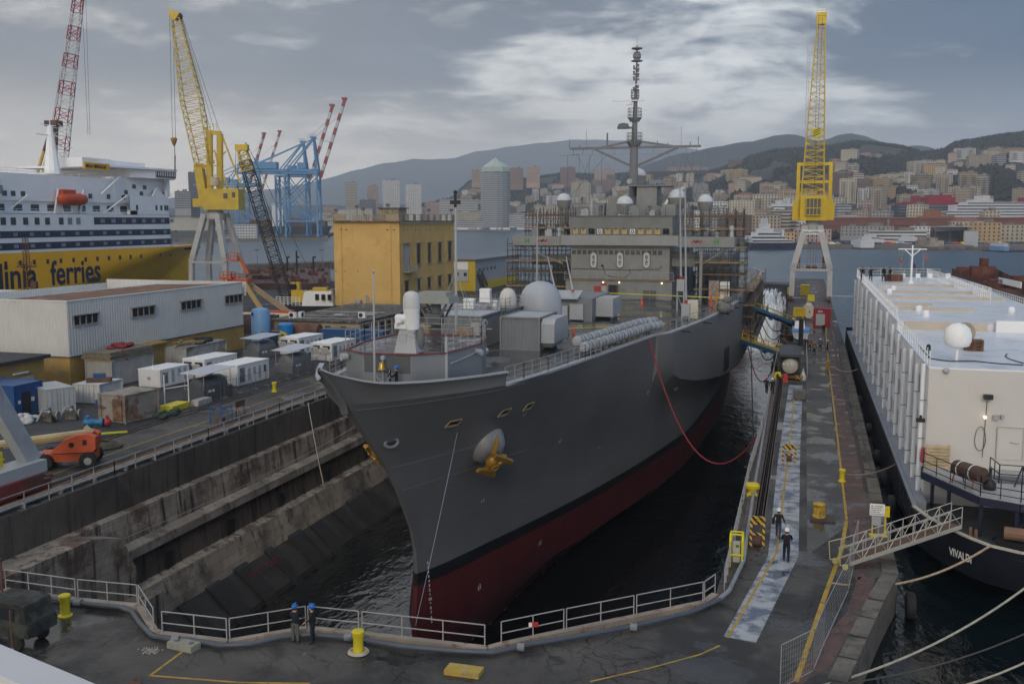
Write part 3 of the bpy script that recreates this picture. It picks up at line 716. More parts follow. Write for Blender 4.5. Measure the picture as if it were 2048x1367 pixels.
def anchor(px,py,sg):
 if sg>0:p,n=on_hull(px,py)
 else:p,n=None,None
 if p is None:
  P0,N0=on_hull(975,893);p=Vector((2*CL-P0 .x,P0 .y,P0 .z));n=Vector((-N0 .x,N0 .y,N0 .z))
 ax=(n*.75+Vector((0,-0.35,-0.35))).normalized()
 bl=MB();bl.latheax(p-ax*0.9,ax,[(1.55,0),(1.5,.6),(1.38,1.1),(1.12,1.5),(0.75,1.72),(0.4,1.75)],24)
 bo=part('anchor_bolster',bl,mat('bolster_grey',(.25,.255,.26),.45,var=.1),ship,smooth=70)
 c=p+ax*1.25
 up=Vector((0.12*sg,0,1));up=(up-ax*up.dot(ax)).normalized();sd=ax.cross(up).normalized()
 tl=R(-24 if sg>0 else 30);U=up*math.cos(tl)+sd*math.sin(tl);S=sd*math.cos(tl)-up*math.sin(tl)
 am=MB()
 rows=[]
 am.latheax(c-ax*.25,ax,[(.3,0),(.55,.1),(.62,.35),(.5,.6),(.33,.72),(.3,.55)],14)
 for d,L in((1,1.0),(-1,1.05)):
  b0=c+U*d*.35+ax*.2;t0=c+U*d*L+ax*.32
  am.bar(b0,t0,.5,.34,up=ax)
  w=1.0
  pts=[t0+S*w-U*d*.05,t0+S*w*.95-U*d*.34,t0+S*.32-U*d*.55,t0-S*.32-U*d*.55,t0-S*w*.95-U*d*.34,t0-S*w-U*d*.05]
  am.add([q-ax*.04 for q in pts]+[q+ax*.2 for q in pts],[(0,1,2,3,4,5),(11,10,9,8,7,6)]+[(i,(i+1)%6,6+(i+1)%6,6+i)for i in range(6)])
  am.cyl(c+U*d*.42+ax*.5,c+U*d*.42+ax*.62,.2,.14,10)
 q0=c+S*(.55 if sg>0 else.4)*(1)+U*.5;q1=q0+Vector((.28*sg,.15,1.45))
 am.tube([q0,q0 .lerp(q1,.3),q0 .lerp(q1,.65),q1],[.16,.2,.15,.02],6)
 am.tube([c+ax*.55+(U*math.sin(t)*.3-U*.1)+S*math.cos(t)*.24 for t in[2*math.pi*k/12 for k in range(13)]],.09,6)
 part('anchor',am,GOLD,ship,label='golden anchor housed on a grey bolster' if sg>0 else 'golden anchor half hidden beyond the stem',smooth=35)
 return p
AP=anchor(972,893,1);anchor(0,0,-1)
for sg in(1,-1):
 rm_=MB();rm_.rail([(CL+sg*(bdd(y)-0.12),y,zd(y)+.04)for y in(61.2,64,68,72,76,80)],1.1,1.3,0.028,(1,.66,.33));part('guard_rail',rm_,STEEL,ship);rm_=MB()
 rm_.rail([(CL+sg*(bdd(y)-0.12),y,zd(y)+.04)for y in(98,105,112,121,131,143,160,180,200)],1.1,2.2,0.03,(1,.66,.33))
 part('guard_rail',rm_,STEEL,ship)
 # ---- gun platform on the forecastle
pf=MB();PL=[(-27.9,57.6),(-26.2,56.4),(-22.9,56.4),(-21.2,57.9),(-20.6,63.2),(-21.5,67),(-28.2,67),(-28.6,62)]
plat=MB();plat.prism(PL,8.0,10.25);pfo=part('gun_platform',plat,GREY,ship)
pr=MB()
for a_,b_ in list(zip(PL,PL[1:]+PL[:1])):pr.bar((*a_,10.3),(*b_,10.3),.26,.07)
part('red_edge_strip',pr,mat('worn_red_edge',(0.15,0.03,0.033),.5,var=.25,scale=1.5),pfo)
pr=MB();pr.prismx([(56.32,10.2),(56.4,9.1),(56.5,9.1),(56.5,10.2)],-26.05,-23.0);part('dark_recess',pr,GREYD,pfo);pr=MB();pr.prism([(-24.5+(x+24.5)*.93,62+(y-62)*.93)for x,y in PL],10.2,10.27);part('platform_floor',pr,mat('worn_platform_floor',(.07,.055,.055),.4,var=.3,scale=.6,col2=(.13,.05,.05),amt2=.4,wet=(.4,.5)),pfo)
pr=MB();pr.rail([(*q,10.3)for q in(PL[3],PL[4],PL[5],PL[6],PL[7],PL[0])],1.2,1.1,.028,(1,.66,.33));part('platform_rail',pr,STEEL,pfo)
pr=MB();pr.tube([(-21.0,58.2,9.6),(-20.8,61,9.7),(-20.55,63.0,9.9)],.05,5);pr.cyl((-20.7,62.3,9.9),(-20.2,62.1,9.8),.16,.2,10);pr.cyl((-27.6,57.2,9.9),(-27.9,56.9,9.9),.22,.26,12);pr.box(-21.25,-21.1,57.85,58,8,11.3);part('pipe_fitting',pr,GREYL,pfo)
g0=G(812,706,10.3);gx,gy=g0 .x,g0 .y+.5
gm=thing('gun_mount','white domed close-in gun turret on the grey platform at the bow','gun',(gx,gy,10.3))
def at(dx,dy,dz):return(gx+dx,gy+dy,10.3+dz)
m=MB();m.cbox(at(0,0,.75),(1.5,1.3,1.5),taper=.62)
for i in range(5):m.cbox(at(.45,-.45,.25+i*.28),(.5-i*.05,.16,.1))
m.cbox(at(-.2,-.5,.9),(.5,.1,.6));part('mount',m,GREYL,gm)
m=MB();m.lathe(at(.55,.25,.2),[(.25,0),(.42,.3),(.4,.9),(.3,1.3),(.1,1.45)],12);part('canvas_cover',m,mat('grey_canvas',(.16,.16,.155),.9,var=.2,scale=3,bump=.3),gm,smooth=60)
m=MB();m.lathe(at(.2,0,1.45),[(.48,0),(.5,.1),(.5,1.15),(.52,1.2),(.52,1.3)],20);part('drum',m,WHITE,gm,smooth=40)
m=MB();m.lathe(at(.2,0,2.75),[(.53,0),(.53,.55),(.48,.82),(.36,.99),(.18,1.07),(0,1.09)],20);part('radome',m,mat('pale_radome',(.5,.5,.5),.5,var=.04),gm,smooth=60)
m=MB();m.latheax(at(-.75,-.25,2.15),(1,0,0),[(.2,0),(.26,.1),(.26,.6),(.2,.8)],12);m.cbox(at(-.35,-.3,1.65),(.75,.5,.28));m.cyl(at(-.4,-.3,1.9),at(-.4,-1.1,1.9),.1,.08,8);m.cbox(at(-.55,-.3,1.95),(.3,.4,.25));part('gun_barrel',m,WHITE,gm,smooth=40)
bs=thing('ship_bell','golden bell hanging on a post before the gun platform','bell',(-24.55,55.6,8.1))
m=MB();m.cyl((-24.55,55.75,8.1),(-24.55,55.75,10.25),.05);m.cbox((-24.5,55.7,10.15),(.22,.22,.22));part('post',m,GREYL,bs)
m=MB();m.lathe((-24.5,55.5,9.45),[(.26,0),(.2,.1),(.17,.35),(.13,.43),(0,.45)],14);part('bell',m,mat('brass',(.5,.3,.06),.3,.7),bs,smooth=60)
q=PYY(749,760,55.0);jt=PYY(754,543,55.0)
m=MB();m.cyl((q.x,55,8),(q.x+.05,55,jt.z-.1),.075,.055,8);m.ball((q.x+.05,55,jt.z),.1,8,6);m.cyl((q.x,55,9.2),(q.x+.9,55.6,8.05),.03);part('jackstaff',m,GREYL,ship)
q=PYY(912,600,76.0);tp=PYY(912,392,76.0)
m=MB();m.cyl((q.x,76,7.6),(q.x+.02,76,tp.z-1.0),.13,.09,8)
for dx,dy in((-2.2,-1.5),(2.4,-1.2),(1.6,3),(-1.8,2.5)):m.cyl((q.x,76,q.z+2.4),(q.x+dx,76+dy,8.2),.02,None,4)
part('stayed_pole',m,GREYL,ship);m=MB();m.cbox((q.x,76,tp.z-.5),(.8,.3,.32));m.cyl((q.x,76,tp.z-.9),(q.x,76,tp.z+.3),.12);m.ball((q.x,76,tp.z+.3),.17,8,5);part('lantern_head',m,BLACK,ship)
# ---- big dome, small dome and house under them
m=MB();m.lathe((-24.45,93.6,7.6),[(2.1,0),(2.1,2.7),(2.06,2.9),(1.98,3.5),(1.75,4.1),(1.35,4.6),(.8,4.9),(.3,5.02),(0,5.04)],36)
part('deck_dome',m,mat('dome_paint',(.36,.38,.41),.45,var=.04),ship,smooth=50)
m=MB();m.box(-33.4,-25.9,86.5,93,7.55,10.2);hs=part('deck_house',m,GREY,ship);m=MB();m.box(-33.6,-25.7,86.3,93.2,10.2,10.32);part('roof',m,mat('wet_roof',(.1,.105,.12),.25,var=.3,scale=.5,wet=(.5,.5)),hs)
m=MB();m.rail([(-33.4,86.5,10.3),(-25.9,86.5,10.3),(-25.9,92.8,10.3)],1.1,1.2,.028,(1,.66,.33));part('roof_rail',m,STEEL,hs)
q=PYY(1016,610,89.0)
m=MB();m.cyl((q.x,89,10.3),(q.x,89,q.z-.35),.3,.22,10);m.lathe((q.x,89,q.z-.3),[(.7,0),(.78,.12),(.78,.3)],20);dp=part('dome_pedestal',m,GREYL,hs)
m=MB();m.lathe((q.x,89,q.z+.02),[(.77,0),(.8,.3),(.78,.8),(.66,1.2),(.42,1.48),(.15,1.58),(0,1.6)],22);part('small_dome',m,mat('cream_dome',(.52,.51,.48),.45,var=.04),dp,smooth=60)
m=MB();m.box(-25.9,-22.0,106.5,117,7.45,10.0);db=part('aerial_house',m,GREY,ship);m=MB();m.box(-27.0,-24.6,105.8,106.45,7.5,9.2);m.box(-24.4,-22.9,106,106.45,7.7,9.4);part('box_locker',m,GREYL,db)
m=MB();m.prismx([(105.6,9.95),(108.3,10.6),(108.3,10.75),(105.6,10.1)],-27.3,-23.4);part('sloped_shelf',m,GREYL,db)
for a_,b_ in(((1112,585),(1095,512)),((1146,583),(1132,512))):
 A=PYY(*a_,107);B=PYY(*b_,107.8);m=MB();m.cyl(A,A.lerp(B,.05),.18,.16,10);w=part('aerial_base',m,REDP,db);m=MB();m.cyl(A.lerp(B,.05),B,.11,.05,8);part('whip_aerial',m,GREYL,w)
m=MB();m.box(-21.95,-20.0,108.2,113.5,7.9,9.9);m.prismx([(108.2,7.9),(113.5,7.9),(112.5,7.45),(109.5,7.45)],-21.9,-20.4);part('vent_trunk',m,GREYL,db)
# ---- superstructure
YF=141.0
XL,XR=-32.3,-18.1
SUP=mat('superstructure_paint',(0.215,0.22,0.212),0.5,var=0.14,scale=0.5,streak=(0.12,0.11,0.095),samt=0.22,col2=(.23,.235,.23),amt2=.3,scale2=.6)
sup=MB();sup.box(XL,XR,YF,172,10.1,14.95);sup.box(XL-.4,XR+.6,YF-1.6,172,7.35,10.0);so_=part('superstructure',sup,SUP,ship)
m=MB();m.box(XL-.6,XR+.9,YF-1.8,YF-.0,10.0,10.1);part('walkway',m,mat('walkway_boards',(.22,.16,.1),.8,var=.3,scale=1),so_)
m=MB();m.rail([(XL-.5,YF-1.7,10.1),(XR+.8,YF-1.7,10.1)],1.1,1.6,.028,(1,.66,.33));part('walkway_rail',m,STEEL,so_)
m=MB();m.prismx([(YF-1.2,14.95),(YF-.9,16.35),(YF+3,16.35),(YF+3,14.95)],-33.5,-16.8);part('bridge_front',m,SUP,so_)
m=MB();m.prismx([(YF-.6,16.35),(YF-.75,17.5),(YF-1.1,19.0),(YF+12,19.0),(YF+12,16.35)],XL,XR+.4);br=part('bridge',m,SUP,ship)
m=MB();m.box(XL-.15,XR+.55,YF-1.25,YF+12.2,19.0,19.12);part('roof_edge',m,GREYD,br)
TAN=mat('tan_board',(.48,.37,.17),.7,var=.15,scale=2)
for i in range(12):
 x=XL+.35+i*(14.1/12);y0,y1=YF-.64,YF-.74
 wq=lambda z:YF-.6-.15*(z-16.35)/1.15-.03
 m=MB();m.add([(x,wq(16.5),16.5),(x+.88,wq(16.5),16.5),(x+.88,wq(17.3),17.3),(x,wq(17.3),17.3)],[(0,1,2,3)])
 w=part('bridge_window',m,GLASS if i in(2,11)else WHITE if i in(3,7)else TAN,br)
 m=MB()
 c4=[(x,wq(16.5),16.5),(x+.88,wq(16.5),16.5),(x+.88,wq(17.3),17.3),(x,wq(17.3),17.3)]
 for k in range(4):m.bar(c4[k],c4[(k+1)%4],.07)
 if i in(3,7):m.tube([(x+.44+.2*math.cos(t),wq(16.9)-.03,16.88+.2*math.sin(t))for t in[k*math.pi/5 for k in range(11)]],.05,5)
 else:m.bar((x+.15,wq(17.3)-.12,17.36),(x+.6,wq(17.3)-.14,17.36),.14,.1);m.bar((x+.4,wq(17.2)-.06,17.3),(x+.42,wq(16.9)-.06,16.95),.05)
 part('window_frame',m,BLACK if i in(3,7)else GREYD,w)
for i in range(17):
 x=XL+.15+i*(13.2/17);m=MB();m.box(x,x+.56,YF-.03,YF+.02,13.62,14.22);part('lower_window',m,GLASS,so_)
OV=mat('oval_plaque',(.5,.49,.46),.6,var=.15,scale=4)
for px in(1187,1240,1293):
 q=PYY(px,520,YF-.05);m=MB()
 pts=[(q.x+.5*math.cos(t),q.z+(.62 if math.sin(t)>0 else-.62)+.5*math.sin(t))for t in[2*math.pi*(k+.5)/20 for k in range(20)]]
 m.prismy(pts,YF-.1,YF-.01);w=part('oval_plaque',m,OV,so_);m=MB()
 m.tube([(x,YF-.12,z)for x,z in pts+pts[:1]],.045,4)
 for dx,dz,w_,h_ in((0,.1,.1,1.2),(-.16,.45,.1,.35),(.16,.4,.08,.5),(-.14,-.35,.1,.4),(.16,-.3,.1,.3),(0,-.65,.36,.08)):m.box(q.x+dx-w_/2,q.x+dx+w_/2,YF-.13,YF-.1,q.z+dz-h_/2,q.z+dz+h_/2)
 part('plaque_lettering',m,GREYD,w)
m=MB();m.tube([(XL+.2,YF-.05,11.55),(-27,YF-.05,11.5),(-24,YF-.05,11.45),(-19.6,YF-.05,11.6),(-19.1,YF-.05,12.1)],.04,4);m.tube([(-27.6,YF-.06,12.2),(-27.3,YF-.06,10.8),(-26,YF-.06,10.4),(-24.5,YF-.06,10.35),(-23.6,YF-.06,11),(-23.8,YF-.06,11.5)],.04,4)
for x in(-27.7,-21.2):m.cyl((x,YF-.08,12.0),(x,YF,12.0),.17,None,10)
part('cable_run',m,BLACK,so_)
dq=PYY(1225,586,YF-1.6)
m=MB();m.box(dq.x-.6,dq.x+.65,YF-1.64,YF-1.6,7.45,9.4);dr=part('doorway',m,BLACK,so_);m=MB();m.box(dq.x+.7,dq.x+.82,YF-2.2,YF-1.6,7.45,9.4);part('door_leaf',m,GREYD,dr)
m=MB();m.box(dq.x-2.6,dq.x-1.75,YF-1.9,YF-1.62,8.3,9.2);m.box(dq.x-1.7,dq.x-1.3,YF-1.75,YF-1.62,7.9,8.5);part('fire_cabinet',m,REDP,so_);m=MB();m.box(dq.x-1.6,dq.x-.9,YF-1.66,YF-1.62,8.2,9.5);sg_=part('notice_board',m,GREYL,so_)
m=MB();m.box(dq.x-1.6,dq.x-.9,YF-1.7,YF-1.66,9.25,9.6);part('red_notice',m,REDP,sg_)
m=MB()
for x in(-25.4,-24.2,-22.6):m.tube([(x+.16*math.cos(t),YF-1.62,8.5+.42*math.sin(t))for t in[k*math.pi/6 for k in range(13)]],.02,4)
for x in(-21.1,-20.1):m.box(x-.42,x+.42,YF-1.75,YF-1.61,7.5,8.7)
part('deckhouse_fitting',m,GREYD,so_)
LAMP=mat('lit_lamp',(1,.8,.5),.5,emit=(1,.75,.4),estr=3)
m=MB()
for x in(-27.2,-24.9,-18.9):m.ball((x,YF-1.75,9.75),.11,8,5)
part('deck_lamp',m,LAMP,so_)
m=MB();m.prismx([(YF-.6,14.85),(YF-.6,16.2),(YF+5,16.2),(YF+5,14.85)],-40.9,-33.5);m.prismx([(YF-.6,14.75),(YF-.6,16.2),(YF+5,16.2),(YF+5,14.75)],-16.8,-9.2);wg=part('bridge_wing',m,SUP,ship)
for x,sgn in((-36.9,1),(-13.9,-1)):
 GRN=mat('green_letter',(.03,.28,.07),.5)
 text('green_letter','H',GRN,wg,(x-(2.2 if sgn>0 else-1.9)+(0),YF-.63,15.2),(R(90),0,0),1.0,.03)
 m=MB();cols=(REDP,WHITE,BLACK,BLUEP)
 for k in range(6):
  mm=MB();mm.box(x-.2+k*.24-.9*(sgn<0),x+.02+k*.24-.9*(sgn<0),YF-.64,YF-.6,15.35+.12*(k%2),15.35+.12*(k%2)+.28);part('ribbon_bar',mm,cols[(k*3+(k%2))%4],wg)
m=MB();m.box(-39,XL,YF+3,YF+9,11.9,13.4);m.box(XR,-10,YF+3,YF+9,11.9,13.3);m.box(XR,-14.5,YF+2.6,YF+3,13.3,14);part('gallery',m,SUP,ship)
m=MB();m.cyl((-33.6,YF+.5,12.2),(-40.5,YF+.2,14.9),.13,None,6);m.cyl((-13.8,YF+.4,12.2),(-9.8,YF+.2,14.9),.13,None,6);m.box(-13.9,-13.5,YF-.3,YF+.1,7.4,14.8);part('wing_strut',m,SUP,ship)
m=MB();m.box(-33.4,-16.9,YF+14,YF+20,7.4,15);m.box(-39,-33,YF+16,YF+40,7.4,13);m.box(-16.4,-11,YF+22,YF+40,7.4,13.0);part('after_house',m,GREYD,ship)
m=MB();m.box(-28.6,-20.4,148,158,19.1,20.6);m.box(-30.3,-28.8,147.5,150,19.1,21);m.box(-20.2,-18.2,147.5,151,19.1,20.8);m.box(-29.6,-21.6,154.5,161,20.6,22.2);m.box(-24.5,-21.5,151,156,20.6,23.6);up_=part('mast_house',m,SUP,ship)
m=MB();m.rail([(-28.6,148,20.6),(-20.4,148,20.6),(-20.4,156,20.6)],1,1.1,.03);m.rail([(-25.5,151,23.7),(-19.2,151,23.7),(-19.2,155,23.7)],1,.9,.03);m.box(-26,-19.4,150.5,156,23.55,23.7);part('mast_house_rail',m,GREY,up_)
m=MB();m.cyl((-20.6,152,20.4),(-19.2,152.5,22.4),.75,.55,14);m.cyl((-19.2,152.5,22.4),(-17.4,152.5,23.3),.5,.45,14);part('exhaust_duct',m,mat('foil_wrap',(.4,.4,.4),.4,.5,var=.3,scale=3),up_,smooth=40)
for px,py0,py1,yy,rr in((1128,386,470,150,1.12),(1250,391,432,145,1.2),(1354,377,440,152,1.38),(1411,388,458,150,1.15),(1277,336,400,160,1.25)):
 T=PYY(px,py0,yy);B=PYY(px,py1,yy);z1=T.z;zb=min(B.z,19.1 if yy!=160 else 22)
 m=MB();m.lathe((T.x,yy,0),[(rr*.68,zb),(rr*.68,z1-rr*2.2),(rr*.8,z1-rr*2.0),(rr*1.02,z1-rr*.98)],20);w=part('radome_stand',m,SUP,ship,smooth=30)
 m=MB();m.lathe((T.x,yy,z1-rr),[(rr,0),(rr*.97,.26*rr),(rr*.8,.6*rr),(rr*.5,.87*rr),(0,rr)],20);part('radome',m,mat('radome_cap',(.5,.53,.55),.5,var=.04),w,smooth=60)
rf_=random.Random(3)
for k in range(38):
 if k<20:x,y,z=rf_.uniform(XL+.5,XR-.2),rf_.uniform(141,147),19.1
 else:x,y,z=rf_.choice((rf_.uniform(-40.5,-33),rf_.uniform(-16.5,-9.6))),rf_.uniform(141,145.5),16.2
 m=MB();h=rf_.uniform(.5,1.5)
 if k%3==0:m.cyl((x,y,z),(x,y,z+h*1.6),.05,None,5);m.cbox((x,y,z+h*1.6),(.5,.35,.35));m.bar((x-.4,y,z+h),(x+.4,y,z+h),.06)
 elif k%3==1:m.cbox((x,y,z+h/2),(rf_.uniform(.5,1.4),rf_.uniform(.4,.9),h));m.cbox((x+.1,y-.1,z+h+.08),(.5,.4,.16))
 else:m.lathe((x,y,z),[(.3,0),(.22,h*.5),(.34,h*.7),(.3,h),(0,h+.15)],10)
 part('roof_gear',m,(GREY,SUP,GREYD,GREYL)[k%4],so_)
m=MB();m.rail([(XL,YF-1.0,19.12),(XR+.4,YF-1.0,19.12)],1.0,1.1,.03,(1,.5));part('roof_rail',m,GREY,br)
MASTM=mat('mast_paint',(.15,.155,.165),.5,var=.12)
mx=PYY(1267,360,155).x
m=MB();m.cyl((mx,155,20),(mx,155,29.5),.72,.62,16);m.cyl((mx,155,29.5),(mx+.15,155,37),.5,.3,12);m.cyl((mx+.15,155,37),(mx+.25,155,42.6),.2,.13,8);mast=part('mast',m,MASTM,ship,smooth=40)
m=MB();m.cyl((mx-3.3,154.6,24),(mx-.6,154.9,20),.05,None,4)
m.bar((mx-10,155,29.6),(mx+10.2,155,29.6),.36);m.bar((mx-5.5,155,29.6),(mx-.3,155,30.6),.3);m.bar((mx+6.4,155,29.6),(mx+.3,155,30.6),.3)
m.bar((mx-6.3,155,29.5),(mx-.5,155,26.8),.34);m.bar((mx+6.8,155,29.5),(mx+.5,155,26.8),.34)
for dx,h in((-10.2,1.3),(-7.5,2.9),(-4.2,2.1),(3.6,1),(7.2,3.0),(9.8,1.4),(-8.6,.6),(5.2,.6),(8.6,.7)):m.cyl((mx+dx,155,29.6),(mx+dx,155,29.6+h),.06 if h<2.5 else.025,None,5)
m.cyl((mx-4.2,155,29.8),(mx-4.2,155,31.9),.14,None,6)
for dx in(-9.5,-8,-6.5,-3,3,6.5,8,9.6):m.cyl((mx+dx,155,29.5),(mx+dx,154.8,28.6),.04,None,4)
m.bar((mx-11.6,155,28.55),(mx-8.5,155,28.7),.06);m.bar((mx+8.8,155,28.7),(mx+11.6,155,28.7),.06);m.bar((mx-10,155,28.6),(mx+10,155,28.6),.03)
part('yard',m,MASTM,mast)
m=MB()
for z,w,h in((30.3,2.3,1.5),(34.0,2.1,1.5),(37.0,1.2,1.3)):
 m.lathe((mx+.05,155,z),[(w*.35,-.5),(w*.5,0),(w*.5,.1)],12)
 m.rail([(mx+.05+w*.5*math.cos(t),155+w*.5*math.sin(t),z)for t in[2*math.pi*k/8 for k in range(9)]],h,.9,.04,(1,.66,.33))
part('mast_platform',m,MASTM,mast)
m=MB();m.bar((mx-3.3,154.2,36.6),(mx+1.6,154.4,36.6),.28,.16);m.cbox((mx-.7,154.3,36.2),(.8,.6,.5));m.bar((mx-1.2,154.5,39.0),(mx+.9,154.5,39.0),.12);m.bar((mx+1.2,155,35.2),(mx+2.3,155,35.2),.08);part('radar_bar',m,WHITE,mast)
m=MB();m.lathe((mx-1.6,154.4,32.4),[(.2,.9),(.75,.75),(.95,.2),(.9,0)],12,1,.5);m.box(mx-1.4,mx,154.3,154.6,32.4,32.7);part('radar_dish',m,GREYD,mast)
m=MB();zt=42.4
m.lathe((mx+.25,155,zt),[(.15,0),(.9,.1),(.85,.22),(.45,.35),(.45,.5),(.62,.6),(.62,1.1),(.45,1.45),(.12,1.6),(.12,1.75),(.85,1.95),(.8,2.1),(.1,2.25),(.1,2.4)],16);m.cyl((mx+.25,155,zt+2.3),(mx+.25,155,zt+3.6),.03,None,4)
for z in(38.2,39.8,40.6,41.4):m.cbox((mx+.2,154.9,z),(.9,.5,.22));m.cbox((mx+.5,154.9,z+.5),(.25,.3,.4));m.cbox((mx-.15,154.9,z+.3),(.25,.3,.4))
part('mast_head',m,MASTM,mast,smooth=40)
m=MB();m.latheax((mx-.4,154.1,24.4),(0,-1,0),[(.15,0),(.2,.2),(.42,.5),(.36,.5)],12);part('loudhailer',m,GREYL,mast)
m=MB()
for dx in(-10.5,-8.6,-7,-5,7.4,8.2,9.2,10.6):m.cyl((mx+dx,155,28.6),(mx+dx*(.92 if abs(dx)>7 else.9),152,21.5),.035,None,4)
for a_,b_ in((-9,-4),(-6.5,-9),(-4,-10.5),(5,11),(7.5,12.5)):m.cyl((mx+a_,155,28.8),(mx+b_,151,20.5),.03,None,4)
part('aerial_wire',m,GREYD,mast)
for px,b,t,yy in((1362,552,375,122),(1372,600,370,112),(1074,565,405,118)):
 A=PYY(px,b,yy);B=PYY(px-2 if px>1300 else px+1,t,yy-2)
 m=MB();m.cyl((A.x,yy,A.z),(B.x,yy-2,B.z),.14,.06,8);w=part('whip_aerial',m,GREYL,ship);m=MB();m.cyl((A.x,yy,A.z-.4),(A.x,yy,A.z),.2,None,10);part('aerial_base',m,REDP,w)
 m=MB();m.cbox((A.x,yy,A.z-1.1),(.9,.9,1.4))
 for sx in(-.4,.4):m.bar((A.x+sx,yy-.4,A.z-1.8),(A.x+sx,yy-.4,zd(yy)),.1);m.bar((A.x+sx,yy+.4,A.z-1.8),(A.x+sx,yy+.4,zd(yy)),.1)
 m.bar((A.x-.4,yy-.4,A.z-1.9),(A.x+.4,yy-.4,zd(yy)+.1),.06);part('aerial_stand',m,GREYL,w)
RAFT=mat('raft_canister',(.34,.355,.37),.35,var=.06,spec=.5)
def raft_row(sg,y0,y1,n,off,dz):
 for i in range(n):
  ya=y0+(y1-y0)*i/n;yb=y0+(y1-y0)*(i+.96)/n
  xa=CL+sg*(bd(ya)-off);xb=CL+sg*(bd(yb)-off)
  A=Vector((xa,ya,zd(ya)+dz));B=Vector((xb,yb,zd(yb)+dz));L=(B-A).length;ax=(B-A).normalized()
  m=MB();m.latheax(A,ax,[(.1,0),(.36,.03),(.42,.1),(.43,.16),(.43,L*.5-.05),(.45,L*.5-.04),(.45,L*.5+.04),(.43,L*.5+.05),(.43,L-.16),(.42,L-.1),(.36,L-.03),(.1,L)],12)
  part('raft_canister',m,RAFT,ship,smooth=35)
  m=MB()
  for k in(.3,.7):
   c=A.lerp(B,k);m.latheax(c-ax*.03,ax,[(.43,0),(.46,0),(.46,.06),(.43,.06)],12)
  m.bar(A+Vector((0,0,-.4)),A+Vector((0,0,-dz)),.08);m.bar(B+Vector((0,0,-.42)),A+Vector((0,0,-.42)),.08);part('raft_strap',m,GREYD,ship)
raft_row(1,77.5,97.5,12,.75,.75);raft_row(1,78.5,98.5,12,1.7,1.1);raft_row(-1,68,92,13,.75,.95);raft_row(-1,70,93,13,1.75,1.35)
m=MB()
for y0,y1,z0,z1 in((149,155,3.2,6.0),(158,200,1.5,6.6),(126.5,131,-.6,2.4)):
 x=CL+bd((y0+y1)/2)+.03;xa=CL+bd(y0)+.04;xb=CL+bd(y1)+.04
 m.add([(xa,y0,z0),(xb,y1,z0),(xb,y1,z1),(xa,y0,z1)],[(0,1,2,3)])
part('side_opening',m,BLACK,ship)
m=MB()
for y in range(159,200,4):m.box(CL+16.3,CL+17.3,y,y+.4,.8,7)
m.box(CL+16.3,CL+18.2,150,205,.5,.75);m.rail([(CL+18.1,150,.75),(CL+18.1,205,.75)],1.1,2,.05);part('side_gallery',m,GREYD,ship)
m=MB()
for y in(102,112,124,133,141):m.bar((CL+bd(y),y,zd(y)-.25),(CL+bd(y)+.9,y-.2,zd(y)-.3),.12)
part('side_boom',m,BLACK,ship)
# = THE LEFT YARD
def corrug(x0,x1,y0,y1,z0,z1,pitch=.28,dep=.05,sides='wens'):
 
 def edge(a,b,n):
  a=Vector(a);b=Vector(b);L=(b-a).length;k=max(2,int(L/pitch));o=[]
  for i in range(k):
   for f,d in((.08,0),(.3,dep),(.58,dep),(.8,0)):
    p=a.lerp(b,(i+f)/k)-Vector(n)*d;o.append((p.x,p.y))
  return[tuple(a)]+o
 pl=edge((x0,y0),(x1,y0),(0,-1))+edge((x1,y0),(x1,y1),(1,0))+edge((x1,y1),(x0,y1),(0,1))+edge((x0,y1),(x0,y0),(-1,0))
 return MB().prism(pl,z0,z1)
def container(name,label,loc,rz,L,Wd,Hh,m,cat='container',doors=True,md=None,group=None,bare=False):
 
 t=thing(name,label,cat,(0,0,0),0,group)
 x,y=Wd/2,L/2
 part('body',corrug(-x+.04,x-.04,-y+.05,y-.04,.14,Hh-.08,dep=.045 if not bare else.006),m,t)
 fr=MB()
 for sx in(-1,1):
  for sy in(-1,1):fr.box(sx*x-.07,sx*x+.07,sy*y-.07,sy*y+.07,0,Hh)
  fr.box(sx*x-.05,sx*x+.05,-y,y,Hh-.12,Hh-.005);fr.box(sx*x-.05,sx*x+.05,-y,y,.06,.2)
 for sy in(-1,1):fr.box(-x,x,sy*y-.05,sy*y+.05,Hh-.12,Hh-.007);fr.box(-x,x,sy*y-.05,sy*y+.05,.06,.2)
 part('frame',fr,md or m,t)
 rf=MB();rf.box(-x+.05,x-.05,-y+.05,y-.05,Hh-.07,Hh-.03);part('roof',rf,md or m,t)
 if doors:
  for sx in(-1,1):
   d=MB();d.box(min(sx*.02,sx*(x-.1)),max(sx*.02,sx*(x-.1)),-y-.04,-y+.02,.2,Hh-.15);do=part('door',d,md or m,t)
   d=MB()
   for k in(.25,.65):d.cyl((sx*(x-.1)*k,-y-.07,.18),(sx*(x-.1)*k,-y-.07,Hh-.12),.022,None,5);d.box(sx*(x-.1)*k-.12,sx*(x-.1)*k+.1,-y-.1,-y-.08,1.0,1.05)
   part('locking_bar',d,STEEL,do)
 return place(t,loc,rz)
CORR=mat('white_cladding',(.56,.55,.52),.6,var=.08,scale=.3,streak=(.36,.32,.27),samt=.22)
CORRG=mat('grey_cladding',(.54,.53,.50),.6,var=.08,scale=.3,streak=(.33,.29,.24),samt=.2)
OCHRE=mat('ochre_render',(.40,.25,.07),.85,var=.15,scale=.4,col2=(.27,.21,.12),amt2=.32,scale2=.5,streak=(.16,.11,.06),samt=.3,bump=.15)
ROOFR=mat('rusty_roof_sheet',(.19,.105,.07),.8,var=.3,scale=.4,col2=(.27,.19,.14),amt2=.35,streak=None)
sx0,sx1,sy0,sy1=-128,-78,91.5,127.5
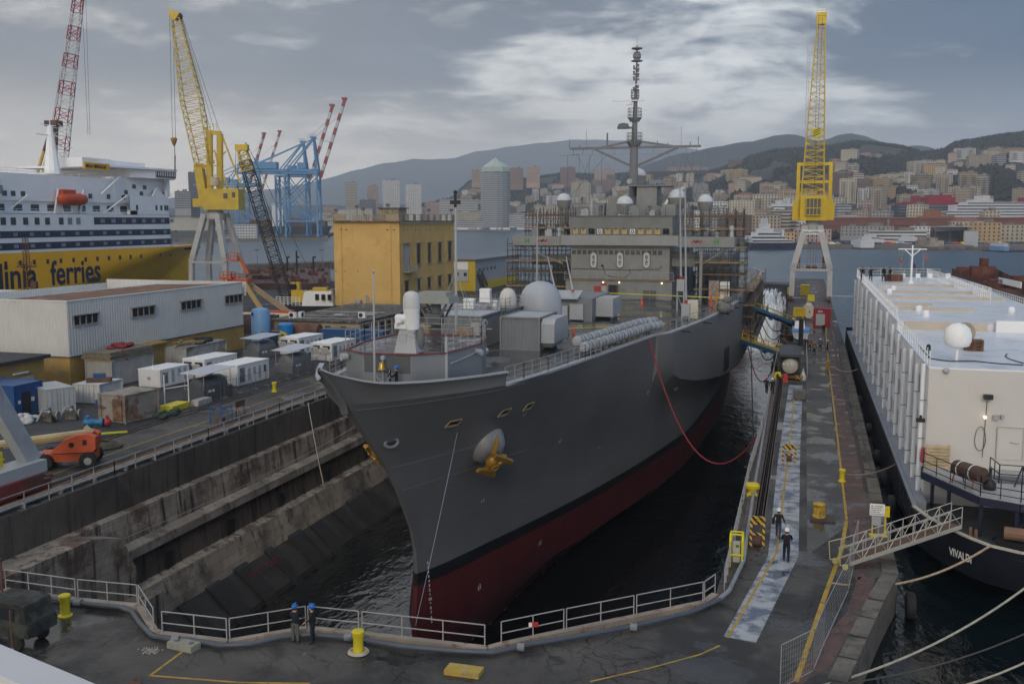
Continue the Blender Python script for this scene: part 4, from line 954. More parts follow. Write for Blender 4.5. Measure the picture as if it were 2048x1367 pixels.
shed=thing('corrugated_shed','long white corrugated industrial shed on an ochre base with four dark windows','shed',(-90,108,0))
zt=9.55;zo=3.3
m=MB();m.box(sx0,sx1,sy0,sy1,0,zo);part('base_wall',m,OCHRE,shed)
m=MB();m.box(sx0-.1,sx1+.12,sy0-.12,sy1+.1,zo,zo+.12);part('base_trim',m,GREYD,shed)
def cladface(a,b,z0,z1,out,pitch=.45,dep=.045):
 a=Vector((*a,0));b=Vector((*b,0));L=(b-a).length;k=int(L/pitch);n=Vector((*out,0));pts=[]
 for i in range(k):
  for f,d in((0,0),(.25,1),(.5,1),(.75,0)):pts.append(a.lerp(b,(i+f)/k)+n*dep*d)
 pts.append(b)
 return MB().loft([[p+Vector((0,0,z0))for p in pts],[p+Vector((0,0,z1))for p in pts]])
part('front_cladding',cladface((sx0,sy0-.02),(sx1,sy0-.02),zo+.1,zt,(0,-1)),CORR,shed)
part('side_cladding',cladface((sx1+.02,sy0),(sx1+.02,sy1),zo+.1,zt,(1,0)),CORRG,shed)
m=MB();m.box(-92.2,sx1-.02,sy0+.02,sy1,zo+.1,zt-.9);m.box(sx0,-92.2,sy0+.02,sy1,zo+.1,zt-1.9);part('inner_wall',m,CORR,shed)
m=MB()
for i in range(48):
 y=sy0+.4+i*.74;m.prismy([(-92,zt-.65),(sx1-.2,zt-.3),(sx1-.2,zt-.22+.02*(i%3)),(-92,zt-.55+.02*(i%3))],y,y+.68)
part('roof',m,ROOFR,shed)
m=MB();m.box(sx0,sx1+.15,sy0-.12,sy0+.1,zt,zt+.1);m.box(sx1-.1,sx1+.15,sy0+.1,sy1+.1,zt,zt+.1);part('roof_edge',m,WHITE,shed)
m=MB();m.box(-92.3,-92,sy0+.5,sy1,zt-.9,zt-.45);part('gutter',m,CORR,shed)
part('back_parapet',cladface((-102,sy0+2),(-102,sy1+6),zt-1.95,zt-.5,(1,0)),CORR,shed)
part('back_parapet',cladface((-102,sy1+1),(sx1,sy1+1),zt-2,zt+.05,(0,-1)),CORR,shed)
for pxl,pyt,pxr in((147,640,196),(264,626,309),(362,613,402),(450,601,484)):
 A=PXX(pxl,pyt+8,sx1+.1);B=PXX(pxr,pyt+6,sx1+.1);y0,y1=A.y,B.y;z1=7.9;z0=6.85
 m=MB();m.box(sx1+.08,sx1+.13,y0,y1,z0,z1);w=part('window',m,GLASS,shed)
 m=MB();m.box(sx1+.05,sx1+.35,y0-.15,y1+.15,z1,z1+.1);m.box(sx1+.05,sx1+.3,y0-.15,y1+.15,z0-.14,z0);m.box(sx1+.08,sx1+.28,y1,y1+.1,z0,z1)
 for k in range(5):
  y=y0+(y1-y0)*k/4;m.box(sx1+.12,sx1+.2,y-.05,y+.05,z0,z1)
 part('window_frame',m,mat('dirty_frame',(.3,.28,.25),.7,var=.3,scale=2),w)
m=MB();m.box(sx1+.1,sx1+1.7,101,107.2,3.2,3.3);m.prismx([(101,3.3),(107.2,3.3),(107,3.45),(101.2,3.4)],sx1+.1,sx1+1.9);m.box(sx1+.02,sx1+1.4,101.2,107,0,3.2);part('lean_to',m,OCHRE,shed)
t=thing('ochre_hut','small ochre building with dark flat roof in front of the white corrugated shed','building',(-80,83,0))
m=MB();m.box(-92,-76.6,78.2,86.0,0,4.1);part('wall',m,OCHRE,t)
m=MB();m.box(-92.4,-76.1,77.6,86.5,4.1,4.45);part('roof',m,mat('dark_roof_felt',(.035,.036,.04),.7,var=.3,scale=.5),t)
m=MB();m.box(-76.58,-76.5,81.0,84.4,.2,2.5);part('door',m,GREYL,t);m=MB();m.box(-76.6,-76.4,81.6,83.6,2.9,3.05);part('strip_lamp',m,WHITE,t)
m=MB();m.box(-79.5,-77.5,78.1,78.2,2.2,3.2);part('shutter',m,GREYL,t)
BLUEC=mat('blue_cabin_paint',(.012,.07,.21),.45,var=.12,scale=.5,streak=(.02,.05,.12),samt=.2)
t=container('blue_cabin','blue steel site cabin with a dark open doorway at the far left',(-72.6,76.2,0),R(90),6.0,3.6,3.1,BLUEC,'cabin',doors=False,bare=True)
m=MB();m.box(-70.72,-70.6,74.6,75.6,.2,2.5)
d=solo('tmp',MB(),BLACK);bpy.data.objects.remove(d)
tl=[c for c in t.children][0]
m=MB();m.box(-.75,.2,-3.06,-2.98,.2,2.3);o=part('doorway',m,BLACK,t)
t2=MB();t2 .box(.35,.75,-3.02,-2.98,1.3,1.7);t2 .box(-1.3,-1.0,-3.02,-2.98,1.3,1.6);part('notice',t2,WHITE,t)
place(t,(-73.6,77.0,0),R(90-0));t.rotation_euler=(0,0,R(90))
PALEC=mat('pale_grey_box_paint',(.40,.42,.42),.55,var=.12,streak=(.26,.22,.18),samt=.25)
container('grey_box_cabin','pale grey steel cabin with two round vents beside the blue cabin',(-70.3,79.6,0),R(62),4.6,2.7,2.5,PALEC,'cabin',bare=True)
RSTC=mat('rust_stained_container',(.27,.25,.21),.7,var=.2,col2=(.16,.08,.045),amt2=.5,scale2=.5,streak=(.13,.07,.045),samt=.45)
t=container('rusty_skip_container','rust stained open container with a fan emblem on its front beside the quay track',(-60.3,78.3,0),R(-8),4.2,3.2,2.65,RSTC,bare=True,doors=False)
m=MB();m.box(.1,1.2,-2.16,-2.1,.25,2.2);d=part('door',m,mat('rusty_door',(.2,.13,.08),.8,var=.3,col2=(.13,.06,.03),amt2=.6,scale2=1),t,label='rusty door panel')
inv=Matrix.Identity(4)
text('lettering','SGP',BLACK,t,(-1.35,-2.12,1.2),(R(90),0,0),.36);WM[t.name]=Matrix.Identity(4)
m=MB()
for k in range(6):
 a=k*math.pi/3;m.tube([(.65+.12*math.cos(a),-2.17,1.75+.12*math.sin(a)),(.65+.28*math.cos(a+.5),-2.17,1.75+.28*math.sin(a+.5)),(.65+.36*math.cos(a+1.1),-2.17,1.75+.36*math.sin(a+1.1))],.035,4)
part('fan_emblem',m,mat('faded_green_mark',(.03,.08,.07),.7),d)
m=MB();m.box(-1.5,-1.4,-2.15,-2.08,0,2.6)
for k in range(6):m.bar((-1.9+.4,-2.14,.3+k*.4),(-1.15,-2.14,.3+k*.4),.04)
m.box(1.62,1.66,.2,1.5,.6,1.3);part('side_ladder',m,RSTC,t)
m=MB();m.cyl((-.5,-.9,2.65),(-.5,-.9,3.1),.22,None,10);m.cbox((-.5,-.9,3.2),(.3,.3,.2));solo('red_drum',m,REDP,'small red drum standing on top of the rust stained container','drum',loc=(-60,77,2.6)).location=(-59.9,77.6,0.05)
WCON=mat('white_container_paint',(.55,.55,.53),.55,var=.1,streak=(.35,.28,.22),samt=.3)
container('ribbed_white_container','small ribbed white container with red boxes and a blue case on its roof',(-69.6,85.6,0),R(4),3.9,2.9,2.0,WCON)
m=MB();m.cbox((-69.2,85.3,2.2),(2.4,.9,.4),.5);solo('brick_red_crate',m,RUST,'brick red crate lying on the roof of the small ribbed white container','crate');m=MB();m.cbox((-69.4,85.6,2.6),(1.1,.6,.38),.4);solo('dark_blue_case',m,BLUEC,'dark blue case on top of the brick red crate','case')
m=MB();m.cbox((-66.7,83.0,.35),(1.7,1,.7),.35);solo('blue_bin',m,BLUEC,'dark blue bin on the asphalt by the ribbed white container','bin')
SILVC=mat('silver_container_paint',(.40,.39,.36),.45,.15,var=.15,streak=(.22,.18,.14),samt=.35)
container('silver_container','silver ribbed container carrying planks and red nets against the shed',(-75.2,96.4,0),R(0),7.4,3.4,3.0,SILVC,doors=False)
st=thing('plank_stack','stack of grey planks on the silver container roof','plank stack',(-75.2,96.4,3.0));m=MB()
for k in range(5):m.cbox((-75.2+rnd.uniform(-.1,.1),96.2,3.16+k*.17),(3.9-k*.1,7.6,.13),R(rnd.uniform(-2,2)))
part('plank_layer',m,mat('grey_planks',(.2,.17,.13),.85,var=.3,scale=1.5),st);m=MB();m.cbox((-75.2,92.7,3.04),(3.6,.2,.2));m.cbox((-75.2,99.9,3.04),(3.6,.2,.2));m.box(-73.6,-73.45,92.7,99.9,3.02,3.2);part('bearer',m,YEL,st)
m=MB()
for k in range(14):m.ball((-75.6+rnd.gauss(0,.6),96.5+rnd.gauss(0,1.0),4.0+rnd.uniform(0,.2)),rnd.uniform(.3,.6),7,4,.5)
m.tube([(-74,95,4.1),(-73.4,94.6,3.9),(-73.25,94.5,3.1)],.05,4);m.tube([(-74.2,95.6,4.1),(-73.4,95.2,3.8),(-73.3,95.2,2.7)],.05,4)
solo('red_net',m,mat('red_netting',(.22,.03,.035),.9,var=.4,scale=3,bump=.5),'heap of red netting on the plank stack','net',smooth=50)
container('rusty_white_container','worn white container with black tarpaulin and timber on top beside the shed',(-75.0,111.2,0),R(0),9.0,3.0,2.75,mat('worn_white_container',(.37,.37,.36),.65,var=.2,col2=(.2,.15,.11),amt2=.4,streak=(.15,.1,.07),samt=.4))
m=MB()
for k in range(12):m.ball((-75+rnd.gauss(0,.5),112.5+rnd.uniform(-2.2,2.4),2.95),rnd.uniform(.5,.8),8,4,.55)
solo('black_tarpaulin',m,mat('black_tarp',(.015,.015,.016),.6,var=.3,bump=.4),'crumpled black tarpaulin on the roof of the worn white container','tarpaulin',smooth=60)
m=MB()
for k in range(9):m.cbox((-75+rnd.uniform(-.6,.6),108.6+rnd.uniform(-1,1),2.82+k*.06),(.25,3.2,.1),R(rnd.uniform(-60,60)))
solo('timber_pile',m,WOOD,'loose timber boards on the near end of the worn white container','timber')
GENW=mat('generator_white',(.70,.69,.66),.4,var=.06,scale=.8,streak=(.42,.38,.33),samt=.18)
POSTER=mat('picture_panel',(.12,.14,.17),.4,var=.9,scale=2.5,col2=(.3,.26,.24),amt2=.6,scale2=3)
def generator(label,flaps,L=6.2,Wd=3.1,Hh=2.45):
 t=thing('generator',label,'generator',group='white generator sets in the fenced yard');x,y=Wd/2,L/2
 m=MB();m.box(-x,x,-y,y,.18,Hh-.05);part('body',m,GENW,t)
 m=MB();m.box(-x-.04,x+.04,-y-.04,y+.04,Hh-.05,Hh+.05);m.cyl((-.2,-y+.9,Hh),(-.2,-y+.9,Hh+.35),.1,None,8);part('roof',m,WHITEC,t)
 m=MB();m.box(-x,x,-y,y,0,.18);part('skid',m,GREYD,t)
 for sx in(-1,1):
  m=MB();m.box(min(sx*.08,sx*(x-.15)),max(sx*.08,sx*(x-.15)),-y-.04,-y,.3,Hh-.2);d=part('door',m,GENW,t)
  m=MB();m.box(sx*.12-.03,sx*.12+.03,-y-.09,-y-.04,1.0,1.3);part('handle',m,BLACK,d)
  if flaps:
   m=MB();m.box(min(sx*.2,sx*(x-.25)),max(sx*.2,sx*(x-.25)),-y-.05,-y-.03,Hh-.75,Hh-.3);part('vent_opening',m,BLACK,d)
   m=MB();xa,xb=min(sx*.15,sx*(x-.2)),max(sx*.15,sx*(x-.2));m.prismx([(-y-.06,1.0),(-y-.12,1.0),(-y-.75,Hh-.45),(-y-.7,Hh-.42)],xa,xb);part('flap',m,GENW,d)
 for sx in(1,-1):
  xx=sx*(x+.02)
  m=MB();m.box(min(xx,xx-.03*sx),max(xx,xx-.03*sx)+.0,-y+.4,-y+1.3,.5,Hh-.35);part('picture_panel',m,POSTER,t)
  for k in range(4):
   y0=-y+1.7+k*1.05;m=MB();m.box(min(xx,xx-.03*sx),max(xx,xx-.03*sx),y0,y0+.9,.35,Hh-.25);pn=part('side_door',m,GENW,t)
   m=MB();m.box(min(xx,xx+.02*sx),max(xx,xx+.02*sx),y0+.2,y0+.7,1.1 if k%2 else.5,1.9);part('louvre',m,GREYL if k!=3 else GREYD,pn)
 return t
g=generator('white generator with two raised end flaps beside the worn white container',True);place(g,(-67.4,102.6,0),R(-4))
for lab,loc,rz in(('white generator with raised flaps behind the far grey tank',(-67.2,124.8,0),R(-5)),('white generator with raised flaps closest to the ship bow',(-60.2,120.6,0),R(-4))):copy(g,loc,rz,lab)
g2=generator('white generator with shut end doors beside the nearest dark tank',False);place(g2,(-61.3,99.6,0),R(-3))
t=generator('white generator with red letters down its side standing alone',False,5.0,2.9,2.1);place(t,(-68.9,95.7,0),R(-3))
text('lettering','Generatori',REDP,t,(1.49,-1.0,1.8),Matrix(((0,0,1),(0,-1,0),(-1,0,0))).to_4x4().__class__(((0,0,1),(0,1,0),(-1,0,0))).to_4x4(),.3)if False else None
TANK=mat('dark_tank_paint',(.075,.08,.09),.45,var=.15);TANKL=mat('grey_tank_paint',(.17,.175,.18),.4,.2,var=.15)
def tank(label,m_):
 t=thing('fuel_tank',label,'tank',group='fuel tanks under sheet canopies');m=MB()
 m.latheax((0,-2.1,1.15),(0,1,0),[(.5,0),(1.0,.12),(1.08,.3),(1.08,3.9),(1.0,4.1),(.5,4.2)],18);part('tank_body',m,m_,t,smooth=40)
 m=MB();m.box(-1.3,1.3,-2.4,2.4,0,1.05);part('bund_box',m,m_,t)
 m=MB()
 for x in(-1.2,1.2):
  for y in(-2.2,2.2):m.cyl((x,y,1),(x,y,2.75),.04,None,5)
 part('canopy_post',m,STEEL,t);m=MB();m.prismx([(-2.6,2.7),(2.6,2.95),(2.6,3.0),(-2.6,2.75)],-1.6,1.6);part('canopy',m,mat('sheet_canopy',(.42,.45,.5),.4,var=.1),t)
 m=MB();m.box(1.3,1.32,-1.6,-1.2,.75,1.0);m.box(1.3,1.32,-1.0,-.6,.75,1.0);part('label_plate',m,WHITE,t);return t
t1=tank('dark fuel tank in a bund under a sheet canopy nearest the quay edge',TANK);place(t1,(-59.9,90.6,0),R(-5))
t2=tank('grey fuel tank with red valve under a canopy between two white generators',TANKL);place(t2,(-60.2,109.8,0),R(-5));copy(t2,(-70.5,119.6,0),R(-6),'grey fuel tank under a canopy beside the shed end')
MESHF=mat('fence_wire',(.16,.165,.17),.5,.4,var=.2)
def fence_panel(L=2.2,Hh=1.75):
 m=MB()
 for x in(0,L):m.cyl((x,0,0),(x,0,Hh),.03,None,5)
 for z in(.12,Hh):m.cyl((0,0,z),(L,0,z),.025,None,4)
 for i in range(1,9):m.cyl((L*i/9,0,.12),(L*i/9,0,Hh),.006,None,3)
 for i in range(1,5):m.cyl((0,0,Hh*i/5),(L,0,Hh*i/5),.006,None,3)
 m.cbox((0,0,.06),(.3,.7,.12));return m
fp=None;path=[(-58.2,84.8),(-57.5,96),(-57.3,120)]
k=0
for a,b in zip(path,path[1:]):
 a=Vector(a);b=Vector(b);n=int((b-a).length/2.25);ang=math.atan2(b.y-a.y,b.x-a.x)
 for i in range(n):
  p=a.lerp(b,i/n)
  if fp is None:fp=solo('fence_panel',fence_panel(),MESHF,'wire mesh fence panel in the row between yard and crane track','fence panel','wire fence panels along the crane track');o=fp
  else:o=fp.copy();C.objects.link(o)
  o.location=(p.x,p.y,0);o.rotation_euler=(0,0,ang)
t=thing('gate_frame','white post frame standing on a yellow concrete block by the yard fence','frame',(-59.2,83,0));m=MB()
for y in(82.3,84.9):m.cyl((-59.3+(y-82.3)*.35,y,.3),(-59.3+(y-82.3)*.35,y,3.6),.06,None,6)
m.cyl((-59.3,82.3,2.2),(-58.4,84.9,2.2),.05,None,6);part('posts',m,WHITE,t);m=MB();m.add([],[]);m.prismx([(81.9,0),(85.2,0),(85,.55),(82.1,.55)],-59.8,-58.3);part('block',m,YELB,t)
m=MB();m.prismx([(85.4,0),(88,0),(87.8,.55),(85.6,.55)],-58.6,-57.7);solo('barrier_block',m,mat('pale_concrete',(.4,.37,.34),.85,var=.25,scale=2),'dirty white concrete barrier block next to the yellow block','barrier')
def heap(name,label,cat,c,n,sx,sy,sz,rmin,rmax,m_,smooth=50):
 m=MB()
 for k in range(n):m.ball((c[0]+rnd.gauss(0,sx),c[1]+rnd.gauss(0,sy),c[2]+abs(rnd.gauss(0,sz))+rmin*.5),rnd.uniform(rmin,rmax),7,5,rnd.uniform(.5,.9))
 return solo(name,m,m_,label,cat,smooth=smooth)
heap('white_bag','heap of crumpled white sacking in front of the blue cabin','sacks',(-68.3,73.8,0),22,.45,.5,.25,.25,.55,mat('white_sack',(.5,.49,.48),.8,var=.2,scale=3,bump=.6))
for k,(x,y,lb)in enumerate(((-66.4,74.9,'greasy engine block with pipes beside the white sacking'),(-65.2,76.4,'dismantled pump with silver flanges in front of the pale grey cabin'))):
 t=thing('machine_part',lb,'machine part',(x,y,0));m=MB();m.cbox((x,y,.4),(1.0,.8,.7),.4*k)
 m.cyl((x-.5,y-.2,.6),(x+.7,y+.2,.6),.33,None,12);m.cyl((x,y,.7),(x,y,1.3),.2,.15,10);part('casing',m,mat('greasy_metal',(.10,.09,.08),.5,.4,var=.4,scale=4,col2=(.2,.18,.15)),t,smooth=40)
 m=MB();m.cyl((x+.7,y+.2,.6),(x+.78,y+.22,.6),.42,None,12);m.tube([(x,y,1.2),(x-.3,y-.5,1.2),(x-.6,y-.7,.5),(x-.7,y-.9,.15)],.09,6);m.ball((x+.2,y-.3,.95),.18);part('flange',m,STEEL,t,smooth=40)
t=thing('blue_pump','blue pump lying on the asphalt with a red end by the rust stained container','pump',(-60.6,74.2,0));m=MB();BLP=mat('pump_blue',(.02,.16,.33),.45,var=.2)
m.latheax((-61.8,73.9,.4),(1,.35,0),[(.25,0),(.36,.05),(.36,.7),(.28,.8),(.28,1.5),(.4,1.55),(.4,1.7),(.2,1.75)],12);m.cyl((-61.6,74,.5),(-61.5,74,1.0),.2,None,10);part('casing',m,BLP,t,smooth=40)
m=MB();m.latheax((-60.1,74.5,.4),(1,.35,0),[(.15,0),(.3,.1),(.36,.35),(.2,.55)],12);m.cyl((-59.9,74.6,.7),(-59.9,74.6,1.0),.15,None,8);part('end_cover',m,REDP,t,smooth=40)
m=MB();m.cyl((-57.6,62.5,.22),(-56.0,66.2,.22),.22,None,10);solo('blue_pipe_roll',m,BLUEL,'light blue roll of pipe lying behind the orange boom lift','pipe')
m=MB()
for dy in(0,.9):m.bar((-60.2+dy*.3,67.4+dy,.08),(-57.6+dy*.3,70+dy,.08),.12)
m.bar((-60.2,67.4,.08),(-59.9,68.3,.08),.12);m.bar((-57.6,70,.08),(-57.3,70.9,.08),.12);solo('blue_steel_bars',m,BLUEP,'flat blue steel frame lying on the asphalt near the blue pump','frame')
m=MB();m.bar((-59.2,70.6,.1),(-56.4,72.8,.1),.3,.12);solo('yellow_beam',m,mat('fluoro_yellow',(.55,.55,.03),.6),'yellow beam lying on the asphalt behind the orange boom lift','beam')
m=MB()
for k in range(7):m.tube([(-54.6+(1.3-k*.12)*math.cos(a)*1.0,67.6+(1.3-k*.12)*math.sin(a),.1+k*.06+.03*math.sin(3*a+k))for a in[2*math.pi*i/20 for i in range(21)]],.09,6)
solo('hose_coil',m,mat('old_hose',(.12,.10,.07),.9,var=.3,scale=3),'coil of old brown hose on the quay beside the orange boom lift','hose')
heap('green_net','heap of dark green netting by the rust stained container','net',(-57.6,80.6,0),20,.5,1.0,.12,.2,.45,mat('green_netting',(.04,.07,.05),.9,var=.4,scale=3,bump=.5))
bl=thing('boom_lift','orange telescopic boom lift with fat black tyres on the near left quay','boom lift',(-52.9,61.5,0))
def bp(x,y,z):return Vector((-52.9,61.5,0))+Matrix.Rotation(R(-62),3,'Z')@Vector((x,y,z))
def bbox(mb,x0,x1,y0,y1,z0,z1):
 vs=[bp(x,y,z)for z in(z0,z1)for x,y in((x0,y0),(x1,y0),(x1,y1),(x0,y1))]
 mb.add(vs,[(3,2,1,0),(4,5,6,7),(0,1,5,4),(1,2,6,5),(2,3,7,6),(3,0,4,7)])
ch=MB();bbox(ch,-.9,.9,-2.0,2.0,.55,1.15);bbox(ch,-.75,.75,-2.6,-2.0,.5,.95);bbox(ch,-1.1,1.1,-1.75,-1.35,.45,.8);bbox(ch,-1.1,1.1,1.3,1.7,.45,.8)
rotm=Matrix.Rotation(R(62-90+60),3,'Z')
for x,y in((-1.2,-1.55),(1.2,-1.55),(-1.2,1.55),(1.2,1.55)):
 ax=bp(1,0,0)-bp(0,0,0);c=bp(x,y,.62)-ax*.24
 m=MB();m.latheax(c,ax,[(.3,0),(.56,.02),(.62,.1),(.62,.38),(.56,.46),(.3,.48)],20)
 for k in range(14):
  a=2*math.pi*k/14;u=Vector((0,0,1));v=ax.cross(u);q=c+ax*.24+(u*math.cos(a)+v*math.sin(a))*.62;m.bar(q-ax*.2,q+ax*.2,.1,.06,up=(u*math.cos(a)+v*math.sin(a)))
 w=part('wheel',m,RUBBER,bl,smooth=40);m=MB();m.latheax(c-ax*.02,ax,[(.1,0),(.28,.02),(.31,.1),(.31,.42),(.28,.5),(.1,.52)],14);part('rim',m,mat('grey_rim',(.3,.3,.29),.5,.3),w,smooth=40)
part('chassis',ch,ORANGE,bl)
m=MB();prof2=[(-1.1,1.25),(1.9,1.25),(2.1,1.5),(2.1,2.35),(1.6,2.6),(.8,2.55),(-.1,2.2),(-.7,1.7)]
for s0,s1 in((-1.15,-.35),(.35,1.15)):
 m.add([bp(s0,y,z)for y,z in prof2]+[bp(s1,y,z)for y,z in prof2],[tuple(range(8)),tuple(range(15,7,-1))]+[(8+i,8+(i+1)%8,(i+1)%8,i)for i in range(8)])
bbox(m,-.35,.35,1.2,2.05,1.25,2.2);bbox(m,-.6,.6,-.6,.6,1.1,1.3);part('turret',m,ORANGE,bl,smooth=30)
m=MB();bbox(m,1.15,1.17,1.2,1.5,1.8,2.2);m.latheax(bp(1.15,.4,1.85),bp(1,0,0)-bp(0,0,0),[(.2,0),(.2,.03)],12);part('side_mark',m,BLACK,bl)
m=MB();CREAM=mat('cream_boom_paint',(.50,.42,.26),.5,var=.1)
m.bar(bp(0,1.5,2.55),bp(0,-5.2,1.9),.42,.42);m.bar(bp(0,1.7,2.5),bp(0,1.2,3.0),.3,.3);part('boom',m,CREAM,bl);m=MB();m.bar(bp(.02,.6,2.15),bp(.02,-4.6,1.65),.12,.14);m.bar(bp(.24,1.2,2.45),bp(.24,-5,1.85),.04,.16);part('boom_ram',m,mat('tan_ram',(.35,.26,.1),.5),bl)
t=thing('gantry_crane_foot','grey inclined gantry leg on a red rail bogie at the left edge of the quay','crane',(-50,51,0));m=MB()
m.box(-51.2,-48.9,44,54.3,.55,1.5);m.box(-50.9,-49.1,53,55.2,.3,1.0);m.box(-50.9,-49.1,46,52,.15,.6);m.cyl((-49.6,55.2,.95),(-49.6,55.8,.95),.16,None,10);part('bogie',m,mat('bogie_red',(.19,.035,.03),.6,var=.25,col2=(.1,.04,.03)),t)
for y in(45.5,47,49.5,51,53.6,54.6):
 m=MB();m.latheax((-50.2,y,.42),(1,0,0),[(.1,0),(.42,0),(.42,.4),(.1,.4)],14);part('wheel',m,RUST,t)
m=MB();m.box(-51,-49.2,44,55,1.5,2.3);part('sill_beam',m,GREYL,t)
A=Vector((-50.2,54.6,2.2));m=MB();m.bar(A,Vector((-50.6,47.5,15)),.9,1.15);part('leg',m,mat('leg_grey',(.33,.35,.38),.55,var=.15,streak=(.2,.18,.16),samt=.3),t)
m=MB();m.box(-51.9,-50.4,50.5,52.4,2.3,3.3);m.box(-51.95,-50.35,50.4,52.5,2.75,2.85);solo('yellow_crate',m,YELB,'yellow ballast crate on the beam of the grey gantry leg','crate')
t=thing('blue_handrail_frame','blue tubular frame with rungs around a gangway hatch at the dock edge','frame',(-51.3,79.5,0));m=MB()
for x in(-51.9,-50.7):m.tube([(x,78.6,0),(x,78.6,1.4),(x,80.4,1.4),(x,80.4,0)],.06,6)
for k in range(4):m.cyl((-51.9,80.3,.3+k*.3),(-50.7,80.3,.3+k*.3),.03,None,5);m.cyl((-51.9,78.6,.3+k*.3),(-51.9,80.4,.3+k*.3),.025,None,5)
part('tube_frame',m,BLUEP,t);m=MB();m.cbox((-51.2,79.3,.2),(.6,.5,.4));part('hatch_box',m,RUST,t)
m=MB();m.cbox((-51.0,82.3,1.2),(.1,1.6,.6));m.bar((-51,81.6,0),(-51,81.6,1.5),.06);m.bar((-51,83,0),(-51,83,1.5),.06);m.bar((-50.4,81.6,0),(-51,81.6,1.2),.05);solo('rusty_board',m,RUST,'rusty brown board on legs behind the blue tubular frame','board')
m=MB();m.rail([(-47.75,y,0)for y in(49,60,72,84,96,110,125,150,180)],1.15,2.2,.035,(1,.5));solo('dock_edge_railing',m,RAILG,'rusty grey guard rail along the left edge of the dry dock','railing')
for x,r,mm,lb in((-48.15,.11,STEEL,'thin grey pipe running along the left dock edge nearest the railing'),(-48.5,.17,mat('lagged_pipe',(.3,.2,.12),.8,var=.4,scale=1.2,col2=(.12,.08,.06)),'brown lagged pipe along the left dock edge behind the thin grey pipe'),(-48.9,.1,RUST,'rusty pipe along the left dock edge closest to the crane track')):
 m=MB();m.cyl((x,47,.25),(x,200,.25),r,None,8)
 for k in range(40):m.cbox((x,48+k*3.4,.14),(.5,.2,.28))
 solo('edge_pipe',m,mm,lb,'pipe')
 # = YELLOW BUILDING AND NEIGHBOURS
YREN=mat('yellow_render',(.62,.40,.135),.85,var=.1,scale=.25,col2=(.53,.33,.11),amt2=.35,scale2=.3,streak=(.4,.26,.1),samt=.22,bump=.1)
yb=thing('yellow_building','tall flat roofed ochre yellow building with blank front and narrow windows','building',(-79,188,0))
x0,x1,y0,y1,zt=-85.8,-72.4,173,203.3,18.2
m=MB();m.box(x0,x1,y0,y1,0,zt);part('wall',m,YREN,yb)
m=MB();m.box(x0-.9,x1+.5,y0-.9,y1+.5,zt,zt+.18);part('cornice',m,mat('stained_cornice',(.2,.19,.17),.85,var=.5,scale=.6,col2=(.04,.04,.04),amt2=.6,scale2=.8),yb)
m=MB()
for i in range(50):m.box(x1+.02,x1+.45,y0+i*.62,y0+i*.62+.25,zt-.3,zt)
part('cornice_bracket',m,GREYL,yb)
PARA=mat('old_parapet',(.33,.27,.18),.85,var=.25,col2=(.2,.17,.13),amt2=.5)
m=MB();zp=zt+.18
for a,b in((x0,x0+2.6),(x0+6.3,x0+6.8),(x0+10.6,x1)):m.box(a,b,y0-.1,y0+.15,zp,zp+1.25)
m.box(x1-.25,x1,y0+.15,y0+1.6,zp,zp+1.3)
for k in range(8):m.box(x1-.3,x1,y0+4+k*3.6,y0+4.8+k*3.6+(1.4 if k==7 else 0),zp,zp+1.25)
part('parapet',m,PARA,yb)
m=MB();m.rail([(x0+2.6,y0,zp),(x0+10.6,y0,zp)],1.2,1.4,.035);m.rail([(x1-.1,y0+1.6,zp),(x1-.1,y1,zp)],1.2,2,.035);part('roof_rail',m,RAILG,yb)
m=MB()
for k in range(8):m.cbox((x0+5.2+(k%2)*3.4,y0+.8,zp+.15+.12*k),(3.2,.5,.1))
part('stacked_boards',m,WOOD,yb)
m=MB();m.box(-78.6,-74.6,178,182,zp,zp+2.3);rh=part('roof_house',m,PARA,yb);m=MB();m.box(-79,-74.2,177.6,182.4,zp+2.3,zp+2.5);part('slab',m,GREYD,rh)
m=MB()
for px,py in((672,420),(727,418),(785,418),(858,420),(903,420),(714,413),(776,410)):
 q=PYY(px,py,y0+.3);m.cyl((q.x,y0+.3,zp+.9),(q.x,y0+.3,q.z),.05,None,5);m.cbox((q.x,y0+.2,q.z),(.7,.5,.5),R(20))
part('floodlight',m,GREYD,yb)
m=MB()
for x in(x0+1.6,x1-1.7):m.cyl((x,y0-.08,0),(x,y0-.08,zt),.07,None,6)
part('drainpipe',m,YREN,yb)
m=MB()
for px in(x0+1.3,x0+2.4,x1-2.6,x1-1.3):m.box(px,px+.5,y0-.02,y0+.1,zt-1.6,zt-1.45)
for k in range(10):m.box(x1-.1,x1+.02,y0+2+(k//2)*5.8+(k%2)*2,y0+2.3+(k//2)*5.8+(k%2)*2,zt-1.7,zt-1.45)
for px in(672,690,716,744):q=PYY(px,542,y0);m.box(q.x-.1,q.x+.1,y0-.02,y0+.1,q.z-.1,q.z+.1)
part('vent_hole',m,BLACK,yb)
SHUT=mat('dark_shutter',(.05,.042,.035),.6,var=.3,scale=3)
wy=[]
for px in(834,834+24,857+23,879+23,0):pass
